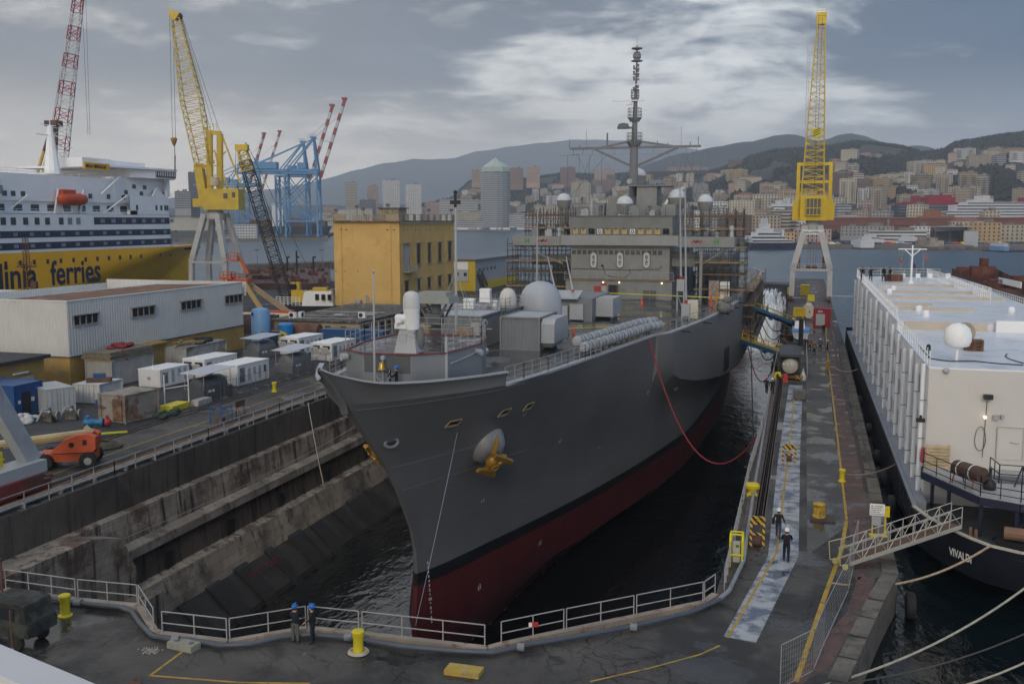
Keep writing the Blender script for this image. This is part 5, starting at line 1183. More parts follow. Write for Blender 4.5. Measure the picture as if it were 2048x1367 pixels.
for(pxa,pxb,pt,pb)in((806,818,488,541),(832,840,487,526),(854,861,486,524),(875,882,485,522),(895,902,483,519)):
 A=PXX(pxa,pt,x1);B=PXX(pxb,pb,x1);tall=pb>535
 m=MB();m.box(x1-.05,x1+.03,A.y+.2,B.y,B.z,A.z);w=part('tall_window',m,GREYL if tall else SHUT,yb)
 m=MB();m.box(x1,x1+.3,A.y-.3,B.y+.35,A.z,A.z+.2);m.box(x1,x1+.25,A.y-.2,B.y+.25,B.z-.18,B.z);m.box(x1,x1+.14,A.y,A.y+.2,B.z,A.z);m.box(x1,x1+.14,B.y-.02,B.y+.16,B.z,A.z)
 part('window_surround',m,mat('stone_surround',(.27,.22,.15),.85,var=.3),w)
for(pxa,pxb,pt,pb)in((808,817,562,583),(832,840,558,578),(854,861,555,575),(875,882,552,571),(895,902,549,567),(895,902,594,612)):
 A=PXX(pxa,pt,x1);B=PXX(pxb,pb,x1)
 m=MB();m.box(x1-.05,x1+.03,A.y+.2,B.y,B.z,A.z);w=part('small_window',m,SHUT,yb)
 m=MB();m.box(x1,x1+.3,A.y-.3,B.y+.35,A.z,A.z+.2);m.box(x1,x1+.25,A.y-.2,B.y+.25,B.z-.18,B.z);m.box(x1,x1+.14,A.y,A.y+.2,B.z,A.z);part('window_surround',m,MATS['stone_surround'],w)
A=PXX(806,543,x1);B=PXX(826,545,x1);m=MB();m.box(x1,x1+1.3,A.y,B.y,A.z-.2,A.z);m.rail([(x1+1.2,A.y,A.z),(x1+1.2,B.y,A.z),(x1,B.y,A.z)],1.1,1,.04)
for s in(0,.7):m.cyl((x1+.6,B.y+.2+s,.5),(x1+.6,B.y+.2+s,A.z+1),.04,None,5)
for k in range(26):m.cyl((x1+.6,B.y+.2,.6+k*.33),(x1+.6,B.y+.9,.6+k*.33),.025,None,4)
part('balcony_ladder',m,STEEL,yb)
t=thing('ochre_annex','small ochre annex with dark slab roof and steel door against the yellow building','building',(-79,170,0));A=PYY(686,612,168);B=PYY(732,612,168)
m=MB();m.box(A.x,B.x,168,172.9,0,A.z-.2);part('wall',m,YREN,t);m=MB();m.box(A.x-.5,B.x+.5,167.5,172.9,A.z-.2,A.z+.1);part('slab_roof',m,MATS['dark_roof_felt'],t)
m=MB();m.box(A.x+1.0,A.x+2.6,167.9,168,.2,A.z-.8);part('door',m,GREYL,t);m=MB();m.cyl((B.x-.8,170,A.z),(B.x-.8,170,A.z+2),.2,None,8);m.cyl((B.x-.4,170,A.z),(B.x-.4,170,A.z+1.8),.12,None,8);m.cbox((A.x+2.2,170,A.z+.6),(1.2,1,.9));part('flue',m,RAILG,t)
lb=thing('low_workshop','long low ochre workshop with a cluttered flat roof before the yellow building','building',(-72,145,0))
LBX=-64.5
m=MB();m.box(-79,LBX,138,168,0,3.0);part('wall',m,mat('faded_ochre',(.42,.31,.15),.85,var=.15,col2=(.5,.46,.38),amt2=.35,scale2=.12,streak=(.2,.15,.1),samt=.3),lb)
m=MB();m.box(-79.4,LBX+.5,137.5,168,3.0,3.25);part('roof',m,mat('lichen_roof',(.09,.085,.08),.85,var=.5,scale=.5,col2=(.25,.23,.2),amt2=.35,scale2=.9),lb)
for i in range(5):
 x=-78+i*2.6;m=MB();m.box(x,x+.9,137.93,138.05,1.0 if i>1 else.6,2.4);part('window',m,SHUT,lb)
for i in range(9):
 y=140+i*2.9;m=MB();m.box(LBX-.05,LBX+.05,y,y+1.3,1.2,2.3);w=part('window',m,SHUT,lb)
m=MB();m.cyl((-75.6,137.8,.2),(-75.6,137.8,3.3),.12,None,6);m.tube([(-75.6,138.5,3.4),(-70,140,3.45),(-66,139,3.4)],.06,5);m.tube([(-78,143,3.4),(-72,142,3.5),(-66,146,3.4)],.08,5);m.bar((-78,150,3.4),(-66,151,3.4),.15);m.rail([(-78,160,3.25),(-66,160,3.25)],1.1,2,.03);part('roof_pipe',m,RAILG,lb)
def acunit(x,y,z,rz,lab):
 t=thing('air_conditioner',lab,'air conditioner',(x,y,z),rz,'air conditioners on the low roof');m=MB();m.cbox((0,0,.45),(1.2,.5,.9));m.v=[tuple(WM[t.name]@Vector(v))for v in m.v];part('casing',m,WHITE,t)
 m=MB();m.latheax((-.15,-.26,.45),(0,-1,0),[(.05,0),(.34,0),(.34,.02),(.05,.02)],16);m.v=[tuple(WM[t.name]@Vector(v))for v in m.v];part('fan',m,BLACK,t)
acunit(-76.8,140,3.25,0,'white air conditioner with black fan at the near roof corner of the low workshop');acunit(-66.3,143,3.25,0,'white air conditioner further along the low workshop roof towards the ship');acunit(-76.0,141.3,3.25,R(90),'white air conditioner turned sideways behind the near roof corner unit')
for k in range(4):
 m=MB();m.cbox((-73+k*2.2,143+k*1.2,3.5),(1.6,1.1,.3));solo('roof_hatch',m,GREYL if k%2 else GREYD,['flat grey hatch nearest the roof corner of the low workshop','pale hatch beside the first grey hatch on the low workshop roof','dark grey hatch in the middle of the low workshop roof','pale hatch farthest along the low workshop roof'][k],'hatch')
BLC=mat('blue_container_paint',(.03,.09,.21),.5,var=.15,streak=(.02,.05,.12),samt=.3)
container('blue_container','blue container with pale patches behind the white generators',(-63.0,133.2,0),R(90),10,2.6,2.6,BLC,doors=False)
t=thing('blue_water_tank','tall light blue cylindrical tank standing at the end of the corrugated shed','tank',(-77,130.6,0));m=MB();m.lathe((-77,130.6,0),[(1.35,.2),(1.4,.5),(1.4,5.0),(1.2,5.4),(.7,5.6),(0,5.65)],20);part('shell',m,BLUEL,t,smooth=40)
m=MB()
for k in range(5):m.box(-76.2,-75.8,129.18+.05,129.45,.7+k*.35,.8+k*.35)
m.box(-77.6,-77.4,129.1,129.3,4.6,5.0);part('marking',m,BLACK,t)
m=MB();m.lathe((-74.2,133,0),[(1.1,0),(1.15,.1),(1.15,3.0),(.9,3.2),(0,3.25)],16);solo('bright_blue_tank',m,mat('plastic_blue',(.02,.2,.5),.4,var=.08),'short bright blue plastic tank next to the tall light blue tank','tank',smooth=40)
t=thing('mini_excavator','small excavator with dark cab and yellow folded arm by the blue tanks','excavator',(-72.8,127.5,0));m=MB();m.cbox((-72.8,127.5,.3),(2,2.4,.5));part('tracks',m,RUBBER,t);m=MB();m.cbox((-72.8,127.6,1.7),(1.5,1.4,1.9));part('cab',m,mat('dark_cab',(.02,.05,.07),.3),t)
m=MB();m.bar((-72,127,.9),(-71.2,126.2,2.7),.3);m.bar((-71.2,126.2,2.7),(-70.2,126.0,2.3),.28);m.bar((-70.2,126,2.3),(-70.0,126,1.2),.24);m.cbox((-70.1,126,.9),(.6,.5,.5));part('arm',m,YEL,t)
m=MB();m.latheax((-72.4,134.4,1.6),(1,.1,0),[(.8,0),(1.3,.1),(1.35,.3),(1.35,4.4),(1.3,4.6),(.8,4.7)],16);solo('rusty_tank',m,RUST,'large rusty cylindrical tank lying by the low workshop','tank',smooth=40).location=(-2.2,1.0,0)
g=thing('garage_hall','yellow and grey hall with white roller door and dark roof edge beyond the yellow building','building',(-88,262,0))
m=MB();m.box(-98,-82.5,248,290,0,8.0);part('wall',m,mat('grey_panel_wall',(.33,.33,.32),.6,var=.06,streak=(.25,.23,.2),samt=.12),g);m=MB();m.box(-98.6,-81.8,247.3,291,8.0,8.35);part('roof',m,mat('slate_roof',(.13,.14,.15),.5),g)
m=MB();m.box(-98,-82.4,247.8,248,0,7.9);fy=part('front',m,mat('hall_yellow',(.52,.36,.02),.5,var=.06),g)
m=MB();m.box(-97,-84.3,247.6,247.8,5.6,7.6);part('roller_door',m,WHITE,fy)
for k in range(3):
 m=MB();m.box(-97+k*4.3,-92.9+k*4.3,247.55,247.8,2.6,5.5);dd=part('door_panel',m,GREYL,fy)
 for x in(-95.9,-93.7):mm=MB();mm.box(x+k*4.3-.4,x+k*4.3+.4,247.5,247.56,3.9,4.8);part('round_window',mm,BLACK,dd)
m=MB();m.box(-82.5,-82.35,254,288,0,2.3);part('yellow_base',m,MATS['hall_yellow'],g)
for k in range(5):m=MB();m.box(-82.5,-82.4,251+k*3.4,252.4+k*3.4,5.0,5.9);part('window',m,GREYD,g)
m=MB();m.prismx([(249,4.4),(249.6,4.4),(254,.1),(253,.1)],-82.4,-81.2);m.rail([(-81.2,249,4.4),(-81.2,249.2,4.4)],1,.5,.04);m.bar((-81.1,249,5.5),(-81.1,254,1.2),.3,.6);m.box(-82.4,-82.3,249.8,250.9,3.0,5.2);part('stair',m,GREYD,g)
# = YELLOW FERRY
FX=-174.0;FC=-188.0
fy=thing('yellow_ferry','big passenger ferry with yellow hull, navy bands and white decks behind the shed','ferry',(FC,190,-2))
FYEL=mat('ferry_yellow',(.86,.43,.003),.45,var=.08,scale=.15,streak=(.40,.26,.03),samt=.15)
FWH=mat('ferry_white',(.80,.80,.80),.45,var=.06,scale=.2,streak=(.45,.38,.3),samt=.13)
FNV=mat('ferry_navy',(.012,.017,.05),.4,var=.1)
def fb(z,Y):
 if z>=10.5:return 14.0*max(0.0,min(1,(279.5-Y)/30))**.6
 tip=lerp(z,[-2,0.5,4,8,10.5],[256,261,268,275,279.5]);full=lerp(z,[-2,4,10.5],[196,216,249.5])
 return 14.0*max(0.0,min(1,(tip-Y)/(tip-full)))**.72
ysf=[90,130,170,190]+[200+3*i for i in range(20)]+[258,260,262,264,266,268,270,272,274,276,277.5,278.6,279.4]
zsf=[-2.2,0,2,4,6,8,9.5,10.5,11.0]
m=MB()
for s in(1,-1):m.loft([[(FC+s*max(.02,fb(z,y)),y,z)for y in ysf]for z in zsf],flip=s<0)
m.box(FC-14,FC+14,89.5,90,-2,11);part('hull',m,FYEL,fy,smooth=50)
def tb(Y,z):return 14.0 if Y<247 else 14.0*max(0,(lerp(z,[11,20,25],[262.5,258.5,255])-Y)/(lerp(z,[11,20,25],[262.5,258.5,255])-247))**.55
def band(z0,z1,ya,yb,m_,nm,out=0.0,par=fy,both=True):
 ysb=[y for y in[ya,130,170,200,230,247,249,251,253,255,257,258.4,260,261.4,262.4]if ya<=y<=yb]
 mb=MB()
 for s in((1,-1)if both else(1,)):
  mb.loft([[(FC+s*(max(.02,tb(min(y,lerp(z,[11,20,25],[262.5,258.5,255])),z))+out),min(y,lerp(z,[11,20,25],[262.5,258.5,255]))+(out if y>250 else 0),z)for y in ysb]for z in(z0,z1)],flip=s<0)
 return part(nm,mb,m_,par)
band(11.0,20.0,90,262.4,FWH,'white_side');band(20.0,25.0,230,262.4,FWH,'white_side')
m=MB();m.prism([(FC-14,90),(FC+14,90),(FC+14,247),(FC+10,252),(FC,256),(FC-10,252),(FC-14,247)],19.9,20.0);m.prism([(FC-12,240),(FC+12,240),(FC+10,251),(FC,254.6),(FC-10,251)],24.85,24.95);part('deck',m,FWH,fy)
m=MB();m.prism([(FC-11,255),(FC+11,255),(FC+6,270),(FC,279),(FC-6,270)],10.6,10.7);part('foredeck',m,GREYL,fy)
b1=band(11.65,13.3,90,262,FNV,'navy_band',.04);b2=band(14.4,16.0,90,261.5,FNV,'navy_band',.04);b3=band(17.4,19.2,215.5,258,FNV,'navy_band',.04)
m=MB()
for y0,z0,y1 in((90,20,215),):pass
WDK=mat('ferry_window',(.03,.035,.045),.2,var=.2);WLT=mat('ferry_pale_window',(.2,.23,.27),.3,var=.3)
def fwin(y,z,w,h,par,m_=WDK):
 mb=MB();mb.box(FX-.02,FX+.08,y,y+w,z,z+h);part('window',mb,m_,par)
for i in range(16):
 y=180.5+i*4.4;
 if i not in(13,):fwin(y,8.1,.8,1.1,fy)
for i in range(14):fwin(183+i*5.1,12.1,1.4,.8,b1,WLT);fwin(183+i*5.1,14.8,1.3,.8,b2,WLT)
for y in(184.6,187.6,191.4,195,198.4,203,206,209):fwin(y,17.4,1.5,1.7,fy,WLT if y>205 else WDK)
for i in range(8):fwin(218+i*4.2,17.8,1.6,1,b3,WLT)
for y in(232.5,241,243.2,245,246):fwin(y,21.2,.8,1.4,fy)
LET=mat('ferry_lettering',(.012,.017,.05),.5)
text('hull_lettering','dinia',LET,fy,(FX+.06,180.6,3.0),Matrix(((0,0,1),(1,0,0),(0,1,0))).to_4x4(),8.2,.16,.02,.92)
text('hull_lettering','ferries',LET,fy,(FX+.06,199.2,3.0),Matrix(((0,0,1),(1,0,0),(0,1,0))).to_4x4(),8.2,.16,.02,.84)
m=MB();m.box(FC-11.5,FC+11.5,100,238,20,23.0);up1=part('deck_house',m,FWH,fy);m=MB();m.box(FC-12.5,FC+12.3,100,232,23,29.3);up2=part('upper_house',m,FWH,fy);m=MB();m.box(FC-12.5,FC+12.4,226,249.5,25,29.9);up3=part('bridge_house',m,FWH,fy)
for i in range(9):mb=MB();mb.box(FC+11.45,FC+11.6,186+i*5.4,188.6+i*5.4,20.7,22.2);part('window',mb,WDK,up1)
for y in(184,187.4,190,193,216,223,229):mb=MB();mb.box(FC+12.25,FC+12.4,y,y+1.3,24,25.2);part('window',mb,WDK,up2)
for y,z in((233.5,27),(238,26.9),(230,25.4),(236.5,25.2),(242,25.2),(246,25.2)):mb=MB();mb.box(FC+12.35,FC+12.5,y,y+1.4,z,z+1.1);part('window',mb,WDK,up3)
for z,ya,yb_ in((20,90,232),(25,236,254),(29.3,100,225)):
 m=MB();m.rail([(FX-.1 if z<21 else FC+12.2,ya,z),(FX-.1 if z<21 else FC+12.2,yb_,z)],1.1,3,.05);part('deck_rail',m,FWH,fy)
A=PXX(115,352,FX);m=MB();m.prism([(FC-14.5,232),(FC+13.6,232),(FC+15.6,240),(FC+15.6,248.5),(FC+13,251),(FC-13,251),(FC-15.5,248)],29.9,32.2);br=part('bridge',m,FWH,fy)
m=MB();m.prism([(FC-14,236),(FC+13.65,235),(FC+15.75,240.2),(FC+15.75,248.6),(FC+13.1,251.15),(FC-13,251.15)],30.2,31.9);wnd=part('bridge_window_band',m,GLASS,br)
m=MB()
for k in range(16):
 y=236.5+k*.8
 if y<248.6:x=lerp(y,[235,240.2,249],[FC+13.68,FC+15.78,FC+15.78]);m.bar((x,y,30.7),(x+.05,y+.1,31.9),.09)
part('window_bar',m,FWH,wnd)
m=MB();m.prism([(FC-14.5,222),(FC+13.2,222),(FC+16,239.6),(FC+16,249),(FC+13.2,251.5),(FC-13.2,251.5)],32.2,32.7);m.prism([(FC-9,229),(FC+9,229),(FC+9,244),(FC-9,244)],32.7,34.3);m.prism([(FC+3,216),(FC+11,216),(FC+11,227),(FC+3,227)],32,34.4);part('bridge_roof',m,FWH,br)
m=MB();m.prismx([(213.5,31.3),(223,31.3),(223,33.0),(213.5,33.0)],FC+13.3,FC+13.6);sgn=part('name_board',m,MATS['ferry_yellow'],fy)
text('name','MEGA SMERALDA',LET,sgn,(FC+13.65,214.0,31.7),Matrix(((0,0,1),(1,0,0),(0,1,0))).to_4x4(),1.25,.03,.02,.78)
m=MB();m.lathe((FC+6,211,30),[(2.0,0),(1.4,5),(.9,9),(.6,12)],10);m.bar((FC+6,206,39.5),(FC+6,214,39.5),.25);m.bar((FC+6,207.5,42),(FC+6,213,42),.2);m.cyl((FC+6,211,42),(FC+6,211,46),.12,.05,5);m.bar((FC+6,213,37),(FC+6,219,37),.2);part('mast',m,FWH,fy)
m=MB();m.lathe((FC+6,187,29.3),[(.5,0),(.35,9),(.15,10.5)],8);m.bar((FC+6,185.5,36),(FC+6,188.5,36),.2);m.lathe((FC+4,190.5,29.3),[(.4,0),(.3,6),(.2,6.2)],8);m.box(FC+3,FC+9,185,190,29.3,32);part('after_mast',m,FWH,fy)
m=MB();m.prism([(FC+8,160),(FC+17,160),(FC+17,181),(FC+15,184.5),(FC+8,184.5)],24,27.6);bb=part('side_wing',m,FWH,fy);m=MB();m.prism([(FC+8.1,160),(FC+17.1,160),(FC+17.1,181.2),(FC+15.1,184.7),(FC+8,184.7)],24.4,26.2);part('window_band',m,GLASS,bb)
m=MB();m.latheax((FC+13.7,203.5,23.6),(0,1,0),[(.4,0),(1.25,.7),(1.5,2),(1.5,7.5),(1.2,9.2),(.3,10)],12);m.box(FC+13,FC+14.4,204.5,209,24.6,25.9);part('lifeboat',m,mat('lifeboat_orange',(.5,.07,.02),.5,var=.1),fy,smooth=50)
m=MB();m.bar((FC+12,204,20),(FC+13.5,204,26),.4);m.bar((FC+12,213,20),(FC+13.5,213,26),.4);m.bar((FC+13.6,220,20.3),(FC+13.6,229.5,25),.5,.15);m.bar((FC+13.4,187,20.2),(FC+13.4,194,24.4),.5,.15);m.bar((FC+13.4,219.5,25.2),(FC+13.4,227,29.8),.5,.15);m.box(FX-1,FX,230,233,20,21);part('davit_stair',m,FWH,fy)
m=MB();m.box(FX-.8,FX+.1,246.5,247.8,25,29.9);m.prismx([(242,27.5),(246,25),(240,25)],FX-.5,FX);part('wing_prop',m,FWH,fy)
m=MB()
for k in range(4):mb=MB();yy=258+k*4.6;xx=FC+fb(11,yy)+.05;mb.box(xx-.4,xx+.1,yy,yy+1.6,9.7,10.3);part('mooring_port',mb,BLACK,fy)
m=MB()
for k in range(8):m.cbox((FC+14-k*.5,254+k*.8,9.2),(.1,.1,.1))
t=thing('rusty_lattice_mast','rusty lattice mast with platform standing before the yellow ferry side','mast',(-150,165,0));p=PD(50,475,205);q=PD(52,620,205);m=MB();m.truss((p.x,p.y,0),(p.x,p.y,p.z),1.2,.7,1.2,.7,14,.07,.04,up=(0,1,0));part('lattice',m,RUST,t)
m=MB();m.cbox((p.x,p.y,9),(2.6,2.6,.2));m.rail([(p.x-1.2,p.y-1.2,9),(p.x+1.2,p.y-1.2,9),(p.x+1.2,p.y+1.2,9)],1,1,.04);m.cbox((p.x+1.6,p.y,5),(1.4,.6,2));part('platform',m,RUST,t)
# = CRANES
def gantry_portal(t,bx,by,w,h,topw,m_,spread=8.0,nm='portal_leg'):
 
 for sx in(-1,1):
  for sy in(-1,1):
   m=MB();a=Vector((bx+sx*w/2,by+sy*spread/2,.6));k=Vector((bx+sx*w/2*.97,by+sy*spread/2*.9,h*.42));b=Vector((bx+sx*topw/2,by+sy*topw/2,h))
   m.bar(a,k,1.1,1.0,up=(0,1,0));m.bar(k,b,1.35,1.1,up=(0,1,0));part(nm,m,m_,t)
  m=MB();m.bar((bx+sx*w/2,by-spread/2-1.5,.8),(bx+sx*w/2,by+spread/2+1.5,.8),.8,.9)
  for k in range(4):m.latheax((bx+sx*w/2-.2,by-spread/2+k*spread/3,.35),(1,0,0),[(.05,0),(.35,0),(.35,.4),(.05,.4)],10)
  part('bogie',m,RUST,t)
 m=MB();m.bar((bx-w/2,by-spread/2,h*.42),(bx+w/2,by-spread/2,h*.42),.5,.55);m.bar((bx-w/2,by+spread/2,h*.42),(bx+w/2,by+spread/2,h*.42),.5,.55);m.rail([(bx-w/2,by-spread/2-.3,h*.44),(bx+w/2,by-spread/2-.3,h*.44)],1.1,1.5,.05);part('cross_beam',m,m_,t)
 m=MB();m.lathe((bx,by,h-1.4),[(topw*.62,0),(topw*.66,.3),(topw*.66,1.6),(topw*.5,1.9),(topw*.5,2.6)],16);part('slewing_ring',m,m_,t)
PORT=mat('portal_grey',(.40,.40,.395),.55,var=.12,streak=(.25,.22,.18),samt=.3)
rc=thing('yellow_gantry_crane','yellow lattice jib gantry crane with grey legs standing astride the pier','crane',(1.7,240,0))
bx,by=1.75,241.0;gantry_portal(rc,bx,by,8.4,17.2,3.2,PORT,7.0)
text('portal_lettering','Omsiderurgica',BLACK,rc,(bx-2.1,by-2.4,15.9),(R(90),0,0),.62,.01)if False else None
m=MB();m.box(bx-2.1,bx+2.3,by-2.35,by-2.3,15.2,16.3);pb=part('name_plate',m,WHITE,rc);text('plate_lettering','GALLIONE',BLACK,pb,(bx-1.9,by-2.38,15.5),(R(90),0,0),.72,.012,sx=.95)
YC=mat('crane_yellow',(.58,.40,.012),.45,var=.1,scale=.4,streak=(.36,.23,.02),samt=.18)
m=MB();m.box(bx-2.9,bx+2.9,by-3,by+4,18.4,24.0);mh=part('machine_house',m,YC,rc);m=MB();m.box(bx-1.6,bx+1.6,by-3.6,by-3,19.6,23.4);cb=part('cab',m,GLASS,mh);m=MB()
for k in range(5):m.bar((bx-1.6+k*.8,by-3.65,19.6),(bx-1.6+k*.8,by-3.65,23.4),.12)
for z in(19.6,21.2,23.4):m.bar((bx-1.6,by-3.65,z),(bx+1.6,by-3.65,z),.16)
part('cab_frame',m,YC,cb)
for sx in(-1,1):
 m=MB();m.bar((bx+sx*3.55,by,18.6),(bx+sx*3.55,by,31.2),.75,.9,up=(0,1,0));m.prismy([(bx+sx*2.3,18.5),(bx+sx*4.6,18.5),(bx+sx*4.6,22),(bx+sx*3.9,23.5),(bx+sx*3.1,23.5),(bx+sx*2.3,22)],by-1.2,by+1.2);part('side_frame',m,YC,rc)
m=MB();m.bar((bx-3.9,by,31.2),(bx+3.9,by,31.2),.8,.7);m.bar((bx-3.6,by,27.2),(bx+3.6,by,27.2),.6,.6);m.rail([(bx-3.6,by-.6,24),(bx+3.6,by-.6,24)],1.1,1,.05);part('top_beam',m,YC,rc)
j0=Vector((bx-.3,by+1,24));j1=PYY(1643,40,by+1.0)
m=MB();m.truss(j0,j0 .lerp(j1,.3),5.0,4.0,3.6,3,8,.16,.08,up=(0,1,0));m.truss(j0 .lerp(j1,.3),j1,4.0,1.6,3,1.3,17,.14,.07,up=(0,1,0));part('jib',m,YC,rc)
m=MB();m.cbox((j1 .x,j1 .y,j1 .z+.2),(2,1.6,2.4));m.cyl((j1 .x-1.1,j1 .y-.3,j1 .z+1),(j1 .x+1.1,j1 .y-.3,j1 .z+1),.6,None,12);m.rail([(j1 .x-1,j1 .y-.8,j1 .z+1.4),(j1 .x+1,j1 .y-.8,j1 .z+1.4)],1.1,1,.05);part('jib_head',m,YC,rc)
lt=j1+Vector((-2.6,0,1));lb_=PYY(1610,350,by+1);m=MB()
for s in(-.25,.25):m.cyl(lt+Vector((s,0,0)),lb_+Vector((s,0,0)),.045,None,4)
for k in range(90):q=lt.lerp(lb_,k/90);m.bar(q-Vector((.25,0,0)),q+Vector((.25,0,0)),.05)
for k in range(6):q=lt.lerp(lb_,k/6+.08);m.bar(q,q+Vector((2.4,0,0)),.06)
part('ladder',m,GREYL,rc)
hk=PYY(1633,265,by-2);m=MB();m.cyl((hk.x-.4,by-2,j1 .z),(hk.x-.3,by-2,hk.z),.05,None,4);m.cyl((hk.x+.4,by-2,j1 .z),(hk.x+.3,by-2,hk.z),.05,None,4);m.cyl((hk.x,by-2,hk.z-1),(hk.x,by-2,25),.06,None,4);part('hoist_rope',m,BLACK,rc)
m=MB();m.latheax((hk.x,by-2.35,hk.z),(0,1,0),[(.1,0),(1.1,0),(1.15,.3),(1.1,.6),(.1,.6)],16);m.cbox((hk.x,by-2,hk.z-1.3),(.5,.5,.9));hb=part('hook_block',m,YELB,rc);m=MB()
for k in(-.45,.1,.6):m.bar((hk.x-.7,by-2.4,hk.z+k-.35),(hk.x+.7,by-2.4,hk.z+k+.25),.16)
part('warning_stripe',m,BLACK,hb)
m=MB();m.cbox((bx-2.9,by-2,8.6),(.9,.6,3));m.cbox((bx+2.8,by-2,8.6),(.9,.6,3.2));m.cbox((bx+.1,by-1.5,7.7),(2.6,.6,1));part('ballast',m,RUST,rc)
m=MB()
for s in(-.9,-.3,.4,1):m.cyl((bx+s,by-1.5,17),(bx+s*.9,by-1.5,8),.05,None,4)
part('sling',m,GREYD,rc)
lc=thing('yellow_slewing_crane','yellow slewing crane with rope hook and leaning lattice jib on grey splayed legs','crane',(-139,215,0))
DL=245.0;c0=PD(432,470,DL);bx,by=c0 .x,c0 .y
def L_(px,py,d=0):return PD(px,py,DL+d)
hp=L_(432,418).z
gantry_portal(lc,bx,by,9.6,hp-1.2,3.6,PORT,8.0)
A=L_(393,418);B=L_(483,418);T=L_(440,372)
CY2=mat('crane_yellow_worn',(.55,.385,.045),.5,var=.15,scale=.5,streak=(.3,.2,.06),samt=.3)
ux=(B-A).normalized();uy=Vector((-ux.y,ux.x,0))
def ob(mb,c,sx,sy,z0,z1,tp=1.0):return mb.cbox((c.x,c.y,(z0+z1)/2),(sx,sy,z1-z0),math.atan2(ux.y,ux.x),tp)
m=MB();ob(m,L_(448,400),8.6,6,hp-.2,L_(448,378).z);ob(m,L_(404,405),3.0,5,hp+.5,hp+2.5);mh=part('machine_house',m,CY2,lc)
m=MB();q=L_(458,392);ob(m,q-uy*3.05,1.0,.1,q.z-.6,q.z+.6);q=L_(474,390);ob(m,q-uy*3.05,.8,.1,q.z-.6,q.z+.6);q=L_(400,395);part('window',m,GLASS,mh)
m=MB();m.rail([L_(430,378)-uy*3,L_(482,378)-uy*3,L_(482,378)+uy*3],1.1,1.3,.05);part('house_rail',m,CY2,mh)
m=MB();m.bar(L_(398,330),L_(409,400),1.9,2.6,up=uy);m.bar(L_(392,330),L_(418,335),1.2,1.4,up=uy);part('jib_heel',m,CY2,lc)
m=MB();m.cyl(L_(420,378),L_(419,262),.85,.8,12);m.cyl(L_(440,378),L_(440,268),.8,None,12);m.bar(L_(412,263),L_(442,267),1.0,1.0);m.rail([L_(414,260),L_(434,260)],1.4,.9,.05);m.bar(L_(428,300),L_(455,372),.35);m.bar(L_(443,268),L_(480,365),.35);m.bar(L_(432,320),L_(452,303),.3);m.rail([L_(424,330)-uy,L_(446,332)-uy],1.1,1,.05);m.bar(L_(424,331),L_(446,333),1.6,.15);part('tower',m,CY2,lc)
m=MB();m.cyl(L_(437,372)-uy*3.2,L_(437,355)-uy*3.2,1.1,None,12);part('winch_drum',m,CREAM,lc)
j0=L_(408,328);j1=L_(352,38)
m=MB();m.truss(j0,j0 .lerp(j1,.45),3.4,4.6,4.2,3.4,11,.14,.07,up=uy);m.truss(j0 .lerp(j1,.45),j1,4.6,2.0,3.4,1.6,14,.13,.065,up=uy);part('jib',m,CY2,lc)
m=MB();m.prismy([(0,0)]*3,0,0)if False else m.add([L_(338,20)-uy,L_(362,27)-uy,L_(352,42)-uy,L_(344,38)-uy,L_(338,20)+uy,L_(362,27)+uy,L_(352,42)+uy,L_(344,38)+uy],[(0,1,2,3),(7,6,5,4),(0,4,5,1),(1,5,6,2),(2,6,7,3),(3,7,4,0)]);part('jib_head',m,CY2,lc)
m=MB();m.cyl(L_(357,32)-uy*.8,L_(357,32)+uy*.8,.8,None,12);part('sheave',m,BLACK,lc)
m=MB();m.cyl(L_(339,24),L_(345,280),.05,None,4);m.cyl(L_(346,38),L_(351,278),.05,None,4);m.cyl(L_(360,30),L_(420,258),.05,None,4);m.cyl(L_(363,32),L_(440,264),.05,None,4);m.cyl(L_(362,30),L_(428,258),.04,None,4);m.cyl(L_(349,290),L_(350,312),.09,None,5);part('rope',m,GREYD,lc)
hk=L_(348,283);m=MB();m.lathe((hk.x,hk.y,hk.z),[(.1,-1.2),(.5,-.4),(.8,.6),(.6,.9),(.1,1)],12);part('hook_block',m,mat('brown_block',(.3,.17,.04),.6),lc,smooth=50);m=MB();m.cyl(L_(350,310),L_(350,346),.16,None,6);part('pipe_weight',m,GREYD,lc)
rw=thing('red_white_lattice_crane','tall red and white banded lattice boom crane rising beyond the yellow ferry','crane',(-300,330,-2));DR=420
def Q(px,py,d=0):return PD(px,py,DR+d)
RW_R=mat('crane_red',(.32,.035,.045),.55,var=.15);RW_W=mat('crane_white',(.55,.54,.53),.55,var=.1)
a=Q(112,352);b=Q(160,-30);ux=(Q(200,300)-Q(100,300)).normalized();uy=Vector((-ux.y,ux.x,0));n=14
for i in range(n):
 t0,t1=i/n,(i+1)/n;m=MB();w0=6.6-3.4*t0;w1=6.6-3.4*t1;m.truss(a.lerp(b,t0),a.lerp(b,t1),w0,w1,w0*.7,w1*.7,2,.24,.12,up=uy);part('boom_section',m,RW_R if i%2==0 else RW_W,rw)
for pa,pb,mm in((Q(75,345),Q(103,250),CY2),(Q(86,345),Q(110,250),CY2),(Q(98,345),Q(104,250),RW_R),(Q(110,345),Q(114,250),RW_R)):
 m=MB();m.bar(pa,pa.lerp(pb,.45),.9);part('frame_leg',m,mm,rw);m=MB();m.bar(pa.lerp(pb,.45),pb,.9);part('frame_leg',m,RUST,rw)
m=MB();m.bar(Q(88,300),Q(112,300),.5);m.cbox(Q(107,247),(6,4,2.2));m.rail([Q(90,252),Q(120,254)],1.5,1.5,.08);part('frame_head',m,RUST,rw)
m=MB()
for px,py,qx,qy in((150,0,108,244),(146,0,104,244),(163,-20,176,270),(171,-20,180,270)):m.cyl(Q(px,py),Q(qx,qy),.07,None,4)
part('rope',m,GREYD,rw)
